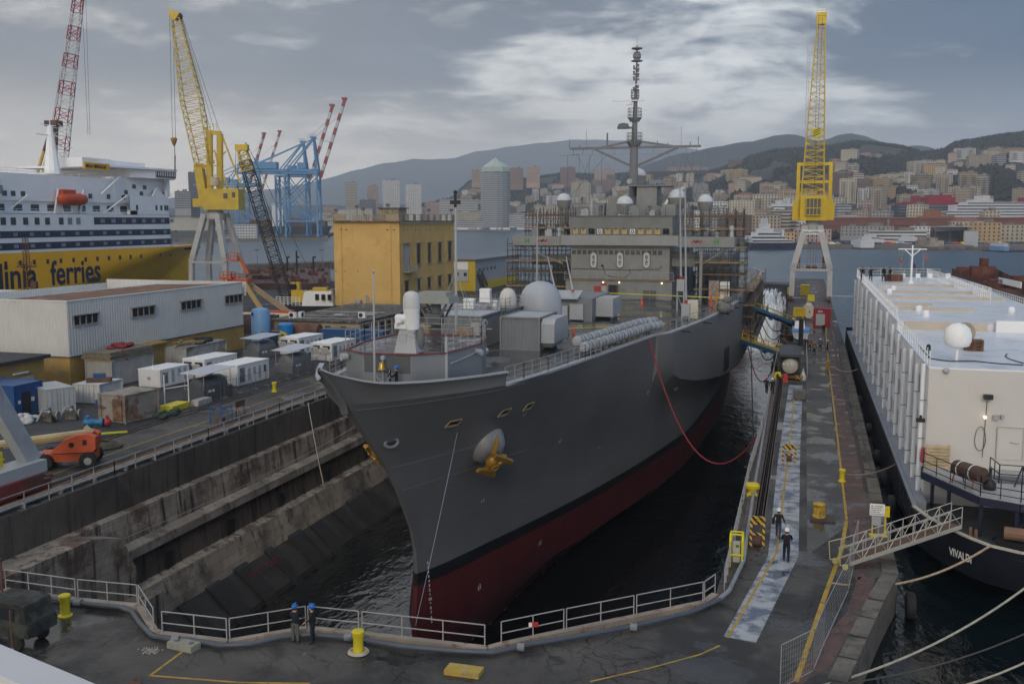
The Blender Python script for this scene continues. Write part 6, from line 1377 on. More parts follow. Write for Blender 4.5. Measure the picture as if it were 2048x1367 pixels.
m=MB();z=-2;p=Q(100,350);m.cbox((p.x,p.y,0),(40,24,5));m.cbox((p.x,p.y,16),(16,12,27));part('pontoon',m,GREYD,rw)
STSB=mat('crane_blue',(.09,.25,.45),.5,var=.1,scale=.05);STSR=mat('boom_red',(.30,.045,.035),.55,var=.1);STSW=mat('boom_white',(.52,.52,.52),.55,var=.1)
def sts(label):
 
 t=thing('container_crane',label,'crane',group='blue container cranes on the terminal quay')
 for x in(-15.5,15.5):
  for y in(-9,9):
   m=MB();m.bar((x,y,1.5),(x,y,62),2.0,1.7,up=(1,0,0));part('leg',m,STSB,t)
 for y in(-9,9):
  m=MB();m.bar((-15.5,y,16),(15.5,y,16),1.8);m.bar((-15.5,y,32),(15.5,y,16),1.0);m.bar((-15.5,y,32),(15.5,y,62),1.0);m.bar((-15.5,y,60),(15.5,y,17),.8);m.bar((-15.5,y,62),(15.5,y,62),1.6);part('side_frame',m,STSB,t)
 for x in(-15.5,15.5):
  m=MB();m.bar((x,-9,16),(x,9,16),1.8);m.bar((x,-9,62),(x,9,62),1.8);m.bar((x,-9,40),(x,9,62),.8);m.bar((x,9,40),(x,-9,62),.8);m.bar((x,-11,2),(x,11,2),2.2,2.4);m.bar((x,-9,4),(x,9,16),.7);part('end_frame',m,STSB,t)
 for y in(-3.5,3.5):
  m=MB();m.bar((-58,y,65),(17,y,65),1.8,2.4);part('girder',m,STSB,t)
 m=MB();m.box(-48,-24,-5.5,5.5,66.5,73);m.box(-4,4,-4,4,66.5,72.5);part('machine_house',m,STSB,t)
 for y in(-4,4):m=MB();m.bar((15.5,y*2,62),(12,y*.5,96),1.6);m.bar((-15,y*2,64),(11,y*.5,95),1.2);m.bar((-56,y,66),(11,y*.5,95),.5);part('apex_frame',m,STSB,t)
 m=MB();m.box(9,14,-3,3,95.5,97.5);m.rail([(8,-3,97.5),(14,-3,97.5)],2,1.5,.12);part('apex_platform',m,STSB,t)
 bz=Vector((17.5,0,58));tip=Vector((43,0,133))
 for i in range(11):
  m=MB();A_,B_=bz.lerp(tip,i/11),bz.lerp(tip,(i+1)/11)
  for y in(-1.6,1.6):m.bar(A_+Vector((0,y,0)),B_+Vector((0,y,0)),1.0,2.6,up=(1,0,0))
  m.bar(A_+Vector((0,-1.6,0)),A_+Vector((0,1.6,0)),.6);part('boom_section',m,STSR if i%2==0 or i==10 else STSW,t)
 m=MB();m.cbox(tip+Vector((-.5,0,.5)),(5,5,2));part('boom_tip',m,STSR,t)
 m=MB()
 for f in(.45,.8):m.cyl((12,0,96),bz.lerp(tip,f),.18,None,4)
 part('stay',m,GREYD,t);return t
c1=sts('blue container crane with raised red and white boom, nearer of the foremost pair');p=PD(608,473,985)
ang=YAW
place(c1,(p.x,p.y,1.5),ang)
for px,D,rz,lab,sc in((588,1040,YAW,'blue container crane with raised boom just behind the foremost one',1.0),(500,1290,YAW+R(5),'blue container crane farther back, its boom seen between two yellow jibs',.97),(474,1330,YAW-R(7),'blue container crane farthest back, boom nearly hidden behind the black lattice jib',.97)):
 p=PD(px,470,D);copy(c1,(p.x,p.y,1.5),rz,lab,sc)
cc=thing('crawler_crane','yellow crawler crane with long black lattice boom and yellow boom head','crane',(-104,192,0));DC=212
def K(px,py,d=0):return PD(px,py,DC+d)
p=K(625,614);m=MB();m.cbox((p.x,p.y,2.3),(8.2,3.4,2.6),YAW);m.cbox((p.x-3.8,p.y,4.3),(1.8,2,2),YAW);m.cbox((p.x+2,p.y,3.9),(3,2,.8),YAW);up_=part('upper_body',m,YEL,cc);m=MB();m.cbox((p.x-3.85,p.y-1.0,4.4),(1.3,.3,1.2),YAW);part('cab_window',m,GLASS,up_)
for s in(-1,1):m=MB();m.cbox((p.x,p.y+s*2.3,.6),(8,1,1.2),YAW);part('crawler_track',m,RUBBER,cc)
a=K(578,612);b=K(484,300);ux=(K(700,500)-K(400,500)).normalized();uy=Vector((-ux.y,ux.x,0))
m=MB();m.truss(a,a.lerp(b,.1),.6,2.2,.6,2.0,3,.11,.06,up=uy);m.truss(a.lerp(b,.1),a.lerp(b,.93),2.2,2.2,2.0,2.0,26,.11,.06,up=uy);part('lattice_boom',m,BLACK,cc)
m=MB();m.truss(a.lerp(b,.87),a.lerp(b,1),2.3,1.6,2.1,1.4,4,.13,.08,up=uy);m.cbox(b+Vector((0,0,.5)),(2.6,1.6,1.2),YAW);part('boom_head',m,YEL,cc)
m=MB();m.cyl(K(472,290),K(471,345),.05,None,4);m.cyl(K(476,290),K(476,345),.05,None,4);m.cyl(K(490,285),K(602,596),.06,None,4);m.cyl(K(492,285),K(640,585),.05,None,4);m.bar(K(588,598),K(618,570),.2);m.bar(K(594,600),K(628,568),.2);part('pendant_rope',m,BLACK,cc)
for k,(px,lb_)in enumerate(((617,'left of two upright white cylinders beside the crawler crane'),(624,'right of two upright white cylinders beside the crawler crane'))):
 p=K(px,622,-6);m=MB();m.lathe((p.x,p.y,0),[(.3,0),(.3,2.6),(.2,2.8),(0,2.85)],10);solo('gas_cylinder',m,WHITE,lb_,'gas cylinder',smooth=40)
t=thing('articulated_boom_lift','articulated lift with two tan arms and an orange basket above the shed corner','boom lift',(-95,150,0));DA=182
def A_(px,py,d=0):return PD(px,py,DA+d)
m=MB();m.bar(A_(588,632),A_(488,560),.75,.85);part('lower_arm',m,mat('tan_arm',(.34,.25,.15),.5,var=.15),t);m=MB();m.bar(A_(537,640,-4),A_(488,565,-4),.65,.75);part('upper_arm',m,mat('sand_arm',(.42,.30,.12),.5,var=.12),t)
m=MB();m.bar(A_(482,520),A_(496,548),.5);m.bar(A_(476,515),A_(486,524),.4);m.cbox(A_(487,562,-2),(2.4,1.4,.9));part('knuckle',m,ORANGE,t)
q=A_(468,518);m=MB();m.cbox((q.x,q.y,q.z-.2),(2.2,1.2,.3));m.rail([(q.x-1.1,q.y-.6,q.z-.1),(q.x+1.1,q.y-.6,q.z-.1),(q.x+1.1,q.y+.6,q.z-.1),(q.x-1.1,q.y+.6,q.z-.1),(q.x-1.1,q.y-.6,q.z-.1)],1.2,.8,.05);part('basket',m,ORANGE,t)
m=MB();p=A_(560,655);m.cbox((p.x,p.y,1.2),(5,2.6,1.6),YAW);part('base',m,ORANGE,t)
for k,(px,py)in enumerate(((455,556),(470,560))):
 p=PD(px,py,190);m=MB();m.cbox((p.x,p.y,p.z),(2.6,1.5,.5));m.rail([(p.x-1.3,p.y-.7,p.z),(p.x+1.3,p.y-.7,p.z),(p.x+1.3,p.y+.7,p.z),(p.x-1.3,p.y+.7,p.z)],1.2,.9,.06)
 for sx in(-1,1):m.bar((p.x+sx,p.y,.8),(p.x-sx,p.y,p.z/2),.15);m.bar((p.x+sx,p.y,p.z/2),(p.x-sx,p.y,p.z),.15)
 m.cbox((p.x,p.y,.6),(2.4,1.4,.9));solo('scissor_lift',m,ORANGE,['orange scissor lift platform showing above the shed roof, beside the crane leg','orange scissor lift platform nearer the tan arms above the shed'][k],'scissor lift')
bg_=thing('rusty_barge','long dark rusty barge with a cluttered deck moored beyond the crawler crane','barge',(-150,320,-2));DB=300
pts=[PD(488,562,268),PD(660,562,268),PD(660,528,360),PD(500,545,330)]
RBARGE=mat('barge_rust',(.085,.045,.045),.8,var=.35,scale=.3,col2=(.14,.10,.1),amt2=.4)
m=MB();m.prism([(p.x,p.y)for p in pts],-2.2,1.6);part('hull',m,RBARGE,bg_)
m=MB()
for k in range(45):
 p=pts[0].lerp(pts[1],rnd.random()).lerp(pts[3].lerp(pts[2],rnd.random()),rnd.random());m.cbox((p.x,p.y,1.6+.5),(rnd.uniform(.6,4),rnd.uniform(.5,2),rnd.uniform(.5,1.8)),rnd.uniform(0,3))
part('deck_clutter',m,RUST,bg_,kind='stuff')
for px in(575,627,594):p=PD(px,545,330);m=MB();m.cyl((p.x,p.y,1),(p.x,p.y,6.5 if px!=594 else 8.5),.3,None,8);m.bar((p.x,p.y,6.3),(p.x+.9,p.y,6.4),.5);part('vent_pipe',m,BLACK,bg_)
m=MB();m.rail([(p.x,p.y,1.6)for p in pts+pts[:1]],1.1,3,.05);part('rail',m,RUST,bg_)
for px,py,D,lb_ in((515,500,400,'tall lamp post on the breakwater left of the yellow building'),(645,500,400,'slim lamp post on the breakwater close to the yellow building')):
 b=PD(px,545,400);p=PD(px,py,400);m=MB();m.cyl((b.x,b.y,-2),(b.x,b.y,p.z),.14,.09,6);m.cbox((b.x,b.y,p.z),(1.8,.5,.4));solo('lamp_post',m,GREYD,lb_,'lamp post')
t=thing('breakwater','low stone mole with rubble beyond the rusty barge','mole',(-200,380,-2));A=PD(480,545,400);B=PD(720,520,440);m=MB();m.prism([(A.x,A.y),(B.x,B.y),(B.x-6,B.y+12),(A.x-6,A.y+12)],-3,.6);part('body',m,PIERS,t)
for(px,py,w,h,m_,nm,lb_)in((645,598,3.2,3.0,YELB,'yellow_box','bright yellow steel box on the yard beyond the crawler crane'),(658,596,3,3.4,BLUEC,'blue_box','dark blue steel box beside the bright yellow box'),(633,618,3.2,1.1,ORANGE,'orange_float','orange float lying on the yard left of the white cabin'),(652,616,3.0,1.4,mat('salmon_float',(.5,.15,.07),.5),'salmon_float','salmon pink float lying next to the orange float'),(502,640,9.5,2.8,RBARGE,'rusty_box','dull red brown steel box behind the corrugated shed')):
 p=PD(px,py,215 if w<9 else 165);m=MB();m.cbox((p.x,p.y,h/2),(w,2.4,h),YAW,.94);m.cbox((p.x,p.y,h+.05),(w*.8,2,.1),YAW)
 for k in range(6):m.cbox((p.x-w/2+(k+.5)*w/6,p.y-1.22,h/2),(.08,.08,h*.9),YAW)
 solo(nm,m,m_,lb_,'box' if 'box' in nm else 'float')
t=thing('white_work_boat','white work boat wheelhouse with black fenders propped beside the yellow building','boat',(-90,172,0));p=PD(648,640,190);m=MB();m.cbox((p.x-1,p.y,3.6),(6,3,2.6),YAW,.85);w=part('wheelhouse',m,WHITE,t);m=MB()
for k in range(4):m.cbox((p.x-1.9+k*1.3,p.y-1.45,4),(.7,.3,1.1),YAW)
part('window',m,GLASS,w);m=MB();m.cbox((p.x-1,p.y,1.2),(9,3.6,2.2),YAW,1.1);part('hull',m,BLACK,t);m=MB();m.rail([(p.x-9,p.y-2,2.3),(p.x-4,p.y-2,2.3)],1.6,.8,.06,(1,.75,.5,.25));part('rail',m,WHITE,t)
m=MB();p=PD(560,632,172);q=PD(612,632,172);m.cyl((p.x-8,p.y,1.4),(q.x,q.y,1.4),1.1,1.0,12);solo('cream_tank_pipe',m,CREAM,'long cream coloured pipe lying behind the low workshop roof','pipe')
# = THE WHITE ACCOMMODATION BARGE ON THE RIGHT
vb=thing('accommodation_barge','white windowed accommodation barge on a navy hull moored along the pier','barge',(14,100,-2))
VW=mat('barge_white',(.70,.70,.72),.5,var=.05,scale=.3,streak=(.52,.49,.45),samt=.1)
VW2=mat('barge_front_white',(.57,.545,.51),.55,var=.05,scale=.3,streak=(.5,.45,.38),samt=.12)
VN=mat('barge_navy',(.016,.02,.032),.4,var=.2,scale=.4,streak=(.04,.045,.05),samt=.15)
bow=[(6.8,62.2),(7.4,60),(8.3,58),(9.1,56.6),(9.9,55.5),(11.2,54.7),(13,54.4),(15,54.4),(16.8,54.7),(18.1,55.5),(19.7,58),(21.2,62.2)]
def bowring(z,ins):return[(x+(14-x)*ins*.5,y+(66-y)*ins,z)for x,y in bow]
m=MB();path=[(6.8,166)]+[(6.8,110)]
rows=[]
for z,ins in((-3,.52),(-1.4,.42),(-.95,.12),(0.4,.04),(1.55,0)):
 r=bowring(z,ins);rows.append([(6.8,166,z),(6.8,120,z),(6.8,80,z)]+r+[(21.2,80,z),(21.2,166,z)])
m.loft(rows);m.add([(6.8,166,-3),(21.2,166,-3),(21.2,166,1.6),(6.8,166,1.6)],[(0,1,2,3)]);hl=part('hull',m,VN,vb,smooth=25)
m=MB();m.poly([(x,y,1.1)for x,y in[(6.9,166)]+[(x+(14-x)*.02,y+.1)for x,y in bow]+[(21.1,166)]]);part('main_deck',m,mat('barge_deck',(.05,.055,.06),.5,var=.3,scale=.6),vb)
m=MB();rr_=bowring(1.58,0)
for a,b in zip(rr_,rr_[1:]):m.bar(a,b,.2,.1)
part('bulwark_cap',m,mat('cap_cream',(.48,.44,.36),.6),hl)
text('name','VIVALDI',WHITEC,hl,(8.28,57.85,.18),Matrix.Translation((0,0,0))@Matrix(((.55,-.1,-.83,0),(-.83,-.1,-.55,0),(-.05,.99,0,0),(0,0,0,1))),.62,.012,sx=.72)
m=MB();m.box(7.6,21,65,87.6,1.1,9.55);hs=part('forward_house',m,VW,vb);m=MB();m.box(7.6,21,64.9,65.0,1.1,9.5);fw=part('front_wall',m,VW2,hs)
m=MB();m.box(7.6,21,87.6,156,1.1,10.2);ah=part('after_house',m,VW,vb)
BEI=mat('beige_edge',(.50,.44,.36),.6,var=.08);ROOFV=mat('white_wet_roof',(.66,.68,.72),.3,var=.08,scale=.4,col2=(.5,.53,.58),amt2=.4,scale2=.5)
m=MB();m.box(7.55,21,65.0,87.5,9.55,9.6);part('roof',m,ROOFV,hs);m=MB();m.box(7.55,21,87.55,156,10.2,10.27);rf=part('roof',m,ROOFV,ah)
m=MB();m.box(8.2,14.4,87.35,87.55,9.6,10.25);part('step_face',m,BEI,hs)
for y,a,b in((98,8,15),(103,7.8,12),(112,8,20),(121,8.4,20),(133,9,20)):m=MB();m.box(a,b,y,y+.5,10.27,10.55);part('roof_coaming',m,BEI,ah)
m=MB();m.box(15,18.6,86.9,87.5,9.6,10.5);part('roof_locker',m,WHITEC,hs)
m=MB()
for i in range(60):y=65.6+i*1.48;m.box(7.53,7.6,y,y+.07,1.9,9.4 if y<87 else 10.1)
part('side_rib',m,VW,vb,kind='stuff')
for i in range(14):
 y=65.6+i*3.1*(1+i*.09);zt=(9.7 if y<87 else 10.4)-.5*(i%2);m=MB();m.cyl((7.35,y,1.6),(7.35,y,zt),.13,None,8);pp=part('vent_pipe',m,WHITEC,vb);m=MB()
 for z in(2.6,5.0,7.4):m.cyl((7.35,y,z),(7.35,y,z+.05),.14,None,8);m.box(7.4,7.6,y-.03,y+.03,z,z+.04)
 part('clamp',m,GREYD,pp)
for i in range(40):
 for j in range(3):
  y=67.2+i*2.15+.3*(j%2);z=2.6+j*2.4
  if i%3==2 and j:continue
  m=MB();m.box(7.52,7.58,y,y+.55,z,z+1.1)
  if i<33:part('slot_window',m,GREYL,vb)
m=MB()
for i in range(26):y=63.2+i*3.9;m.box(6.78,6.86,y,y+2.6,.1,1.05)
m2=MB()
for i in range(100):y=63+i*.98;m2 .box(6.7,6.8,y,y+.3,.15,1.2)
part('side_slot',m2,BLACK,hl,kind='stuff')
m=MB();m.box(6.75,7.0,62,160,1.5,1.62);m.box(7.0,7.6,63,160,1.1,1.7);part('belt_deck',m,mat('belt_grey',(.2,.22,.26),.5),vb)
m=MB();m.rail([(7.65,65.1,9.6),(7.65,87.4,9.6)],1.0,1.5,.025,(.6,));m.rail([(7.65,88,10.27),(7.65,155.5,10.27)],1.1,1.3,.03);part('roof_rail',m,WHITEC,vb)
m=MB();m.rail([(7.7,155.8,10.27),(19,155.8,10.27)],1.2,1.6,.035,(1,.66,.33));part('end_rail',m,mat('cream_rail',(.55,.5,.35),.5),vb)
m=MB();m.rail([(18.6,112,10.27),(17.2,155,10.27)],1.3,1.0,.04,(1,.5));part('side_rail',m,WHITEC,vb)
m=MB();m.box(18.7,24.4,108,150,8.2,8.35);part('green_deck',m,mat('green_deck_paint',(.03,.12,.1),.4,var=.2,wet=(.4,.4)),vb);m=MB();m.rail([(24.3,108,8.35),(22.5,152,8.35)],1.5,.9,.05,(1,.75,.5,.25));part('outer_rail',m,WHITEC,vb);m=MB();m.box(18.7,24.5,108,150,1,8.2);part('outer_house',m,VW,vb)
for k in range(4):m=MB();m.bar((18.8,118+k*8,10.4),(22.9,119+k*8,8.9),.15);part('yellow_bar',m,YELB,vb)
def W_(px,py):return PYY(px,py,64.88)
q=W_(1892,741);m=MB();m.ball((q.x,64.85,q.z),.2,12,8);part('grey_dome_lamp',m,GREYL,fw,smooth=60)
q=W_(1975,792);m=MB();m.cbox((q.x,64.6,q.z),(.5,.35,.28));m.cyl((q.x,64.85,q.z-.1),(q.x-.1,64.85,4.2),.02,None,4);part('floodlight',m,BLACK,fw)
q=W_(1969,833);m=MB();m.ball((q.x,64.7,q.z),.1,8,5);part('lit_lamp',m,LAMP,fw);q=W_(1991,834);m=MB();m.cbox((q.x,64.75,q.z),(.3,.2,.28));m.cbox((q.x+.35,64.75,q.z+.08),(.18,.2,.2));part('vent',m,GREYL,fw)
a,b=W_(1995,853),W_(2044,920);m=MB();m.box(a.x,b.x,64.84,64.9,b.z,a.z);dr=part('door',m,VW2,fw);m=MB();m.bar((a.x,64.82,a.z),(a.x,64.82,b.z),.06);m.bar((b.x,64.82,a.z),(b.x,64.82,b.z),.06);m.bar((a.x,64.82,a.z),(b.x,64.82,a.z),.04);m.bar((a.x+.7,64.8,a.z-.9),(a.x+1.2,64.8,a.z-.95),.05);part('door_frame',m,GREYL,dr)
q=W_(1960,876);m=MB();m.tube([(q.x+.3*math.cos(t)*(1-.1*math.sin(t)),64.8,q.z+.75*math.sin(t))for t in[2*math.pi*k/18 for k in range(19)]],.022,4);part('hanging_cable',m,GREYD,fw)
q=W_(1840,838);m=MB();m.cbox((q.x,64.6,q.z),(.5,.3,.22));m.cbox((q.x,64.6,q.z+.2),(.15,.15,.2));part('corner_floodlight',m,BLACK,fw)
GD=[(7.5,64.85),(7.35,63.4),(9.75,58.3),(11.6,57.4),(19.5,57.4),(20.5,64.85)]
m=MB();m.prism(GD,3.42,3.5);gd=part('gallery_deck',m,mat('pale_deck',(.36,.36,.35),.6,var=.15,scale=1.2),vb)
m=MB()
for a,b in zip(GD,GD[1:-0][:4]if False else GD[1:]):m.bar((*a,3.2),(*b,3.2),.2,.42)
part('gallery_beam',m,NAVY,gd);m=MB();m.rail([(*q,3.5)for q in GD[1:5]],1.1,1.3,.032,(1,.55,.2));part('gallery_rail',m,NAVY,gd)
for x,y in((8.6,61.4),(9.9,58.7),(11.5,57.7),(13.6,57.7),(8.0,63.9),(12.5,61)):m=MB();m.cyl((x,y,1.1),(x,y,3.3),.11,None,8);part('gallery_post',m,NAVY,gd)
m=MB();m.bar((10.4,58,1.2),(13.6,57.7,3.3),.12);part('gallery_brace',m,NAVY,gd)
m=MB();m.rail([(11.0,63.2,3.5),(11.2,61.4,3.5),(16,61.2,3.5)],1.1,1.2,.035,(1,.5));m.bar((11.9,60.8,3.5),(12.4,61.4,4.6),.06);m.bar((12.7,60.8,3.5),(12.4,61.4,4.6),.06);part('hatch_rail',m,NAVY,gd);m=MB();m.prism([(11.1,61.5),(16,61.3),(16,63.2),(11.1,63.3)],3.505,3.52);part('hatch_opening',m,GREYD,gd)
m=MB();m.prism([(10.4,56.8),(12.2,56.3),(12.4,57.2),(10.6,57.8)],1.1,1.5);part('winch_base',m,BLACK,vb);m=MB();m.cyl((10.8,57,1.9),(11.8,56.8,1.9),.35,None,12);m.cyl((9.3,57.9,1.1),(9.3,57.9,1.8),.09,None,8);m.cyl((9.55,57.7,1.1),(9.55,57.7,1.75),.09,None,8);part('winch',m,mat('rusty_brown',(.2,.11,.07),.7),vb)
t=thing('pallet','tan wooden pallet leaning upright against the white front wall','pallet',(8.3,64.5,3.5));a,b=W_(1852,880),W_(1897,914);x0,x1=a.x,b.x;m=MB();z0,z1=3.5,4.9
PAL=mat('pallet_wood',(.5,.37,.2),.8,var=.25,scale=2.5)
for k in range(7):m.box(x0,x1,64.3,64.34,z0+k*.2,z0+k*.2+.13)
part('slats',m,PAL,t);m=MB()
for x in(x0,(x0+x1)/2-.05,x1-.12):m.box(x,x+.12,64.36,64.5,z0,z1)
part('bearer',m,PAL,t)
t=thing('gas_tank','grey upright gas tank with red cap beside the leaning pallet','gas tank',(9.3,63.9,3.5));p=G(1916,918,3.5);m=MB();m.lathe((p.x,p.y,3.5),[(.42,0),(.45,.1),(.45,1.25),(.38,1.45),(.2,1.55),(.1,1.58)],16);part('shell',m,mat('stained_tank',(.25,.25,.24),.5,var=.2,streak=(.4,.4,.4),samt=.3),t,smooth=40);m=MB();m.lathe((p.x,p.y,5.05),[(.12,0),(.14,.25),(.05,.45)],8);part('cap',m,mat('dull_red_cap',(.25,.05,.04),.6),t)
t=thing('brown_cylinder','rusty brown cylinder tied with white straps on red legs over the gallery rail','tank',(9.4,59.6,3.5));A=G(1912,933,4.35);B=G(1965,950,4.35);ax=(B-A).normalized();m=MB();m.latheax(A,ax,[(.1,0),(.42,.02),(.44,.1),(.44,(B-A).length),(.1,(B-A).length+.04)],20);part('shell',m,mat('brown_steel',(.075,.038,.025),.7,var=.3,col2=(.12,.06,.035)),t,smooth=40)
m=MB()
for f in(.22,.68):m.latheax(A.lerp(B,f),ax,[(.43,0),(.465,0),(.465,.05),(.43,.05)],16)
part('strap',m,WHITE,t)
for f in(.1,.85):
 sd=Vector((-ax.y,ax.x,0))
 for s in(-1,1):m=MB();q=A.lerp(B,f);m.bar(q+sd*.2*s,Vector((q.x,q.y,3.5))+sd*.42*s,.06);part('leg',m,mat('thin_red',(.35,.09,.06),.6),t)
p=G(1979,978,3.5);m=MB();m.lathe((p.x,p.y,3.5),[(.3,0),(.34,.08),(.34,.35),(.24,.5),(.09,.62),(.08,1.15),(.1,1.2)],14);solo('black_demijohn',m,BLACK,'black long necked flask shaped weight standing on the gallery deck','weight',smooth=50)
m=MB();p0=G(2010,925,3.6)
for k in range(7):
 r=.35+.1*k;m.tube([(p0 .x+.7+r*1.5*math.cos(a),p0 .y-.2+r*.9*math.sin(a),3.6+.05*(7-k)+.03*math.sin(a*5+k))for a in[2*math.pi*i/22 for i in range(23)]],.07,6)
solo('rope_coil',m,ROPE,'coil of thick white rope heaped by the gallery hatch rail','rope')
m=MB();p=G(1846,905,4.2);m.lathe((p.x,p.y,3.6),[(.1,0),(.16,.2),(.13,.7),(.08,.95)],8);solo('red_lifebuoy_line',m,mat('faded_red',(.4,.05,.04),.6),'faded red gear hanging on the gallery rail at the house corner','gear')
t=thing('satellite_dome','white satellite dome on a post at the near roof edge','dome',(9.6,68.6,9.6));p=G(1913,722,9.6);T=PYY(1915,646,p.y);rr=.82
m=MB();m.cyl((p.x,p.y,9.6),(p.x,p.y,T.z-1.45),.1,None,8);part('post',m,WHITEC,t);m=MB();m.lathe((p.x,p.y,T.z-1.55),[(.3,0),(.7,.12),(rr,.45),(rr,.85),(rr*.85,1.22),(rr*.5,1.48),(0,1.58)],22);part('shell',m,WHITEC,t,smooth=60)
p2=G(1925,690,9.6);m=MB();m.latheax((p2 .x+.2,p2 .y+1,10.4),(.3,-1,.15),[(0,0),(.4,.05),(.75,.22),(.74,.24),(0,.06)],18);m.cyl((p2 .x+.2,p2 .y+1,9.6),(p2 .x+.2,p2 .y+1,10.4),.06,None,6);solo('tan_dish',m,mat('tan_dish_paint',(.3,.26,.2),.6),'tan dish aerial just behind the white satellite dome','dish',smooth=50)
t=thing('pallet_stack','stack of brown pallets behind the white dome on the roof','pallets',(11,74,9.6));p=G(1940,700,9.6)
for k in range(4):
 m=MB();m.cbox((p.x+.2,p.y,9.66+k*.19),(1.2,1,.04));m.cbox((p.x+.2,p.y,9.76+k*.19),(1.2,1,.04))
 for x in(-.5,0,.5):m.cbox((p.x+.2+x,p.y,9.71+k*.19),(.12,1,.08))
 part('pallet',m,mat('brown_pallet',(.2,.11,.07),.8,var=.3,scale=3),t)
p=G(1856,716,9.6);m=MB();m.cyl((p.x,p.y,9.6),(p.x,p.y,10.1),.04,None,6);m.lathe((p.x,p.y,10.1),[(.1,0),(.15,.06),(.13,.35),(.05,.42)],10);solo('roof_lantern',m,BLACK,'black lantern on a short post at the near roof corner','lantern')
m=MB();pts=[G(x,y,9.63)for x,y in((1838,690),(1850,705),(1862,717),(1900,722),(1950,722),(2000,727),(2047,730))];m.tube(pts,.04,5);solo('roof_cable',m,BLACK,'black cable lying along the near roof edge past the dome','cable');m=MB();m.tube([G(x,y,9.63)for x,y in((2047,726),(2020,718),(2010,712),(2014,707))],.035,5);solo('roof_cable',m,BLACK,'short black cable end curling up at the right on the roof','cable')
for k,(px,py)in enumerate(((1787,580),(1779,586),(1838,622),(1852,632),(2023,625))):
 p=G(px,py,10.27);m=MB();m.lathe((p.x,p.y,10.27),[(.3,0),(.3,.35),(.2,.5),(0,.55)],10);solo('roof_vent',m,WHITEC,['small white roof vent left, farthest of those on the barge roof','small white roof vent just before the farthest one','small white roof vent in the middle of the barge roof, rear of two','small white roof vent in the middle of the barge roof, front of two','small roof vent at the right edge of the barge roof'][k],'vent')
t=thing('signal_mast','white signal mast with cross yard and small flags at the far roof end','mast',(13.3,136,10.3));p=G(1822,566,10.27);T=PYY(1822,490,p.y);yd=PYY(1822,498,p.y).z
m=MB();m.cyl((p.x,p.y,10.27),(p.x,p.y,T.z),.14,.09,8);m.bar((p.x-1.75,p.y,yd),(p.x+1.75,p.y,yd),.12);m.bar((p.x-1.0,p.y,yd),(p.x,p.y,yd-.9),.1);m.bar((p.x+1.0,p.y,yd),(p.x,p.y,yd-.9),.1);m.lathe((p.x,p.y,10.27),[(.4,0),(.15,.4)],8)
for k in range(8):m.bar((p.x-.3,p.y,11+k*.4),(p.x+.05,p.y,11+k*.4),.04)
part('pole',m,WHITEC,t);m=MB()
for a,b in((-1.7,-.9),(1.7,.9),(-1.2,-1.6),(1.2,1.6)):m.cyl((p.x+a,p.y,yd),(p.x+b,p.y,10.4),.015,None,3)
part('halyard',m,GREYL,t)
for dx,dz,m_ in((-1.65,-.75,mat('green_flag',(.05,.2,.08),.8)),(-1.58,-1.1,REDP),(1.65,-.7,mat('red_flag',(.4,.08,.08),.8)),(.15,-1.8,mat('navy_flag',(.05,.03,.12),.8))):
 m=MB();m.loft([[(p.x+dx+.1*k,p.y-.05+.05*math.sin(k*2),yd+dz-.08*k),(p.x+dx+.1*k,p.y-.05+.05*math.sin(k*2),yd+dz-.6-.06*k)]for k in range(4)]);part('flag',m,m_,t)
for k,(px,lb_)in enumerate(((1806,'white plastic chair left of the signal mast foot'),(1836,'white plastic chair right of the signal mast foot'),(1860,'white plastic chair second right of the signal mast'),(1896,'white plastic chair farthest right by the railing'))):
 p=G(px,562,10.27);t=thing('plastic_chair',lb_,'chair',(p.x,p.y,10.27),0,'plastic chairs at the far roof end');m=MB();m.box(p.x-.3,p.x+.3,p.y-.3,p.y+.3,10.7,10.76);part('seat',m,WHITEC,t);m=MB();m.box(p.x-.3,p.x+.3,p.y+.26,p.y+.32,10.76,11.3);part('backrest',m,WHITEC,t)
 for sx in(-.26,.26):
  for sy in(-.26,.26):m=MB();m.cyl((p.x+sx,p.y+sy,10.27),(p.x+sx,p.y+sy,10.7),.035,None,5);part('leg',m,WHITEC,t)
p=G(1787,562,10.27);m=MB();m.cbox((p.x,p.y,10.75),(2.3,.9,.9));m.cbox((p.x-.6,p.y-.47,10.75),(.06,.04,.8));m.cbox((p.x+.6,p.y-.47,10.75),(.06,.04,.8));solo('brown_crate',m,mat('brown_crate',(.16,.06,.035),.7,var=.2),'long brown crate on the roof by the far rail','crate')
rh=thing('rusty_hulk','rust brown ship hull without superstructure moored beyond the white barge','ship',(24,190,-2));HUL=mat('hulk_rust',(.10,.03,.022),.75,var=.3,scale=.3,col2=(.15,.07,.05),amt2=.4);CRM=mat('hulk_cream',(.36,.30,.2),.6,var=.15,streak=(.2,.13,.08),samt=.4)
P0=PD(1903,531,170);P1=PD(1925,560,150);
def hk_(px,py,D):return PD(px,py,D)
lf=[hk_(1904,532,195),hk_(1950,545,160),hk_(2048,585,118),hk_(2150,620,100)];rg=[hk_(1912,531,200),hk_(1985,537,200),hk_(2048,556,150),hk_(2200,570,118)]
m=MB();zt_=[p.z for p in lf]
m.loft([[(p.x,p.y,9.2)for p in lf],[(p.x,p.y,6.3)for p in lf]]);m.loft([[(p.x,p.y,9.2)for p in rg],[(p.x,p.y,-2)for p in rg]]);m.loft([[(p.x,p.y,7.4)for p in lf],[(p.x,p.y,7.5)for p in rg]]);part('upper_hull',m,HUL,rh)
m=MB();m.loft([[(p.x-.05,p.y-.1,6.3)for p in lf],[(p.x-.05,p.y-.1,-2.2)for p in lf]]);cs=part('cream_side',m,CRM,rh)
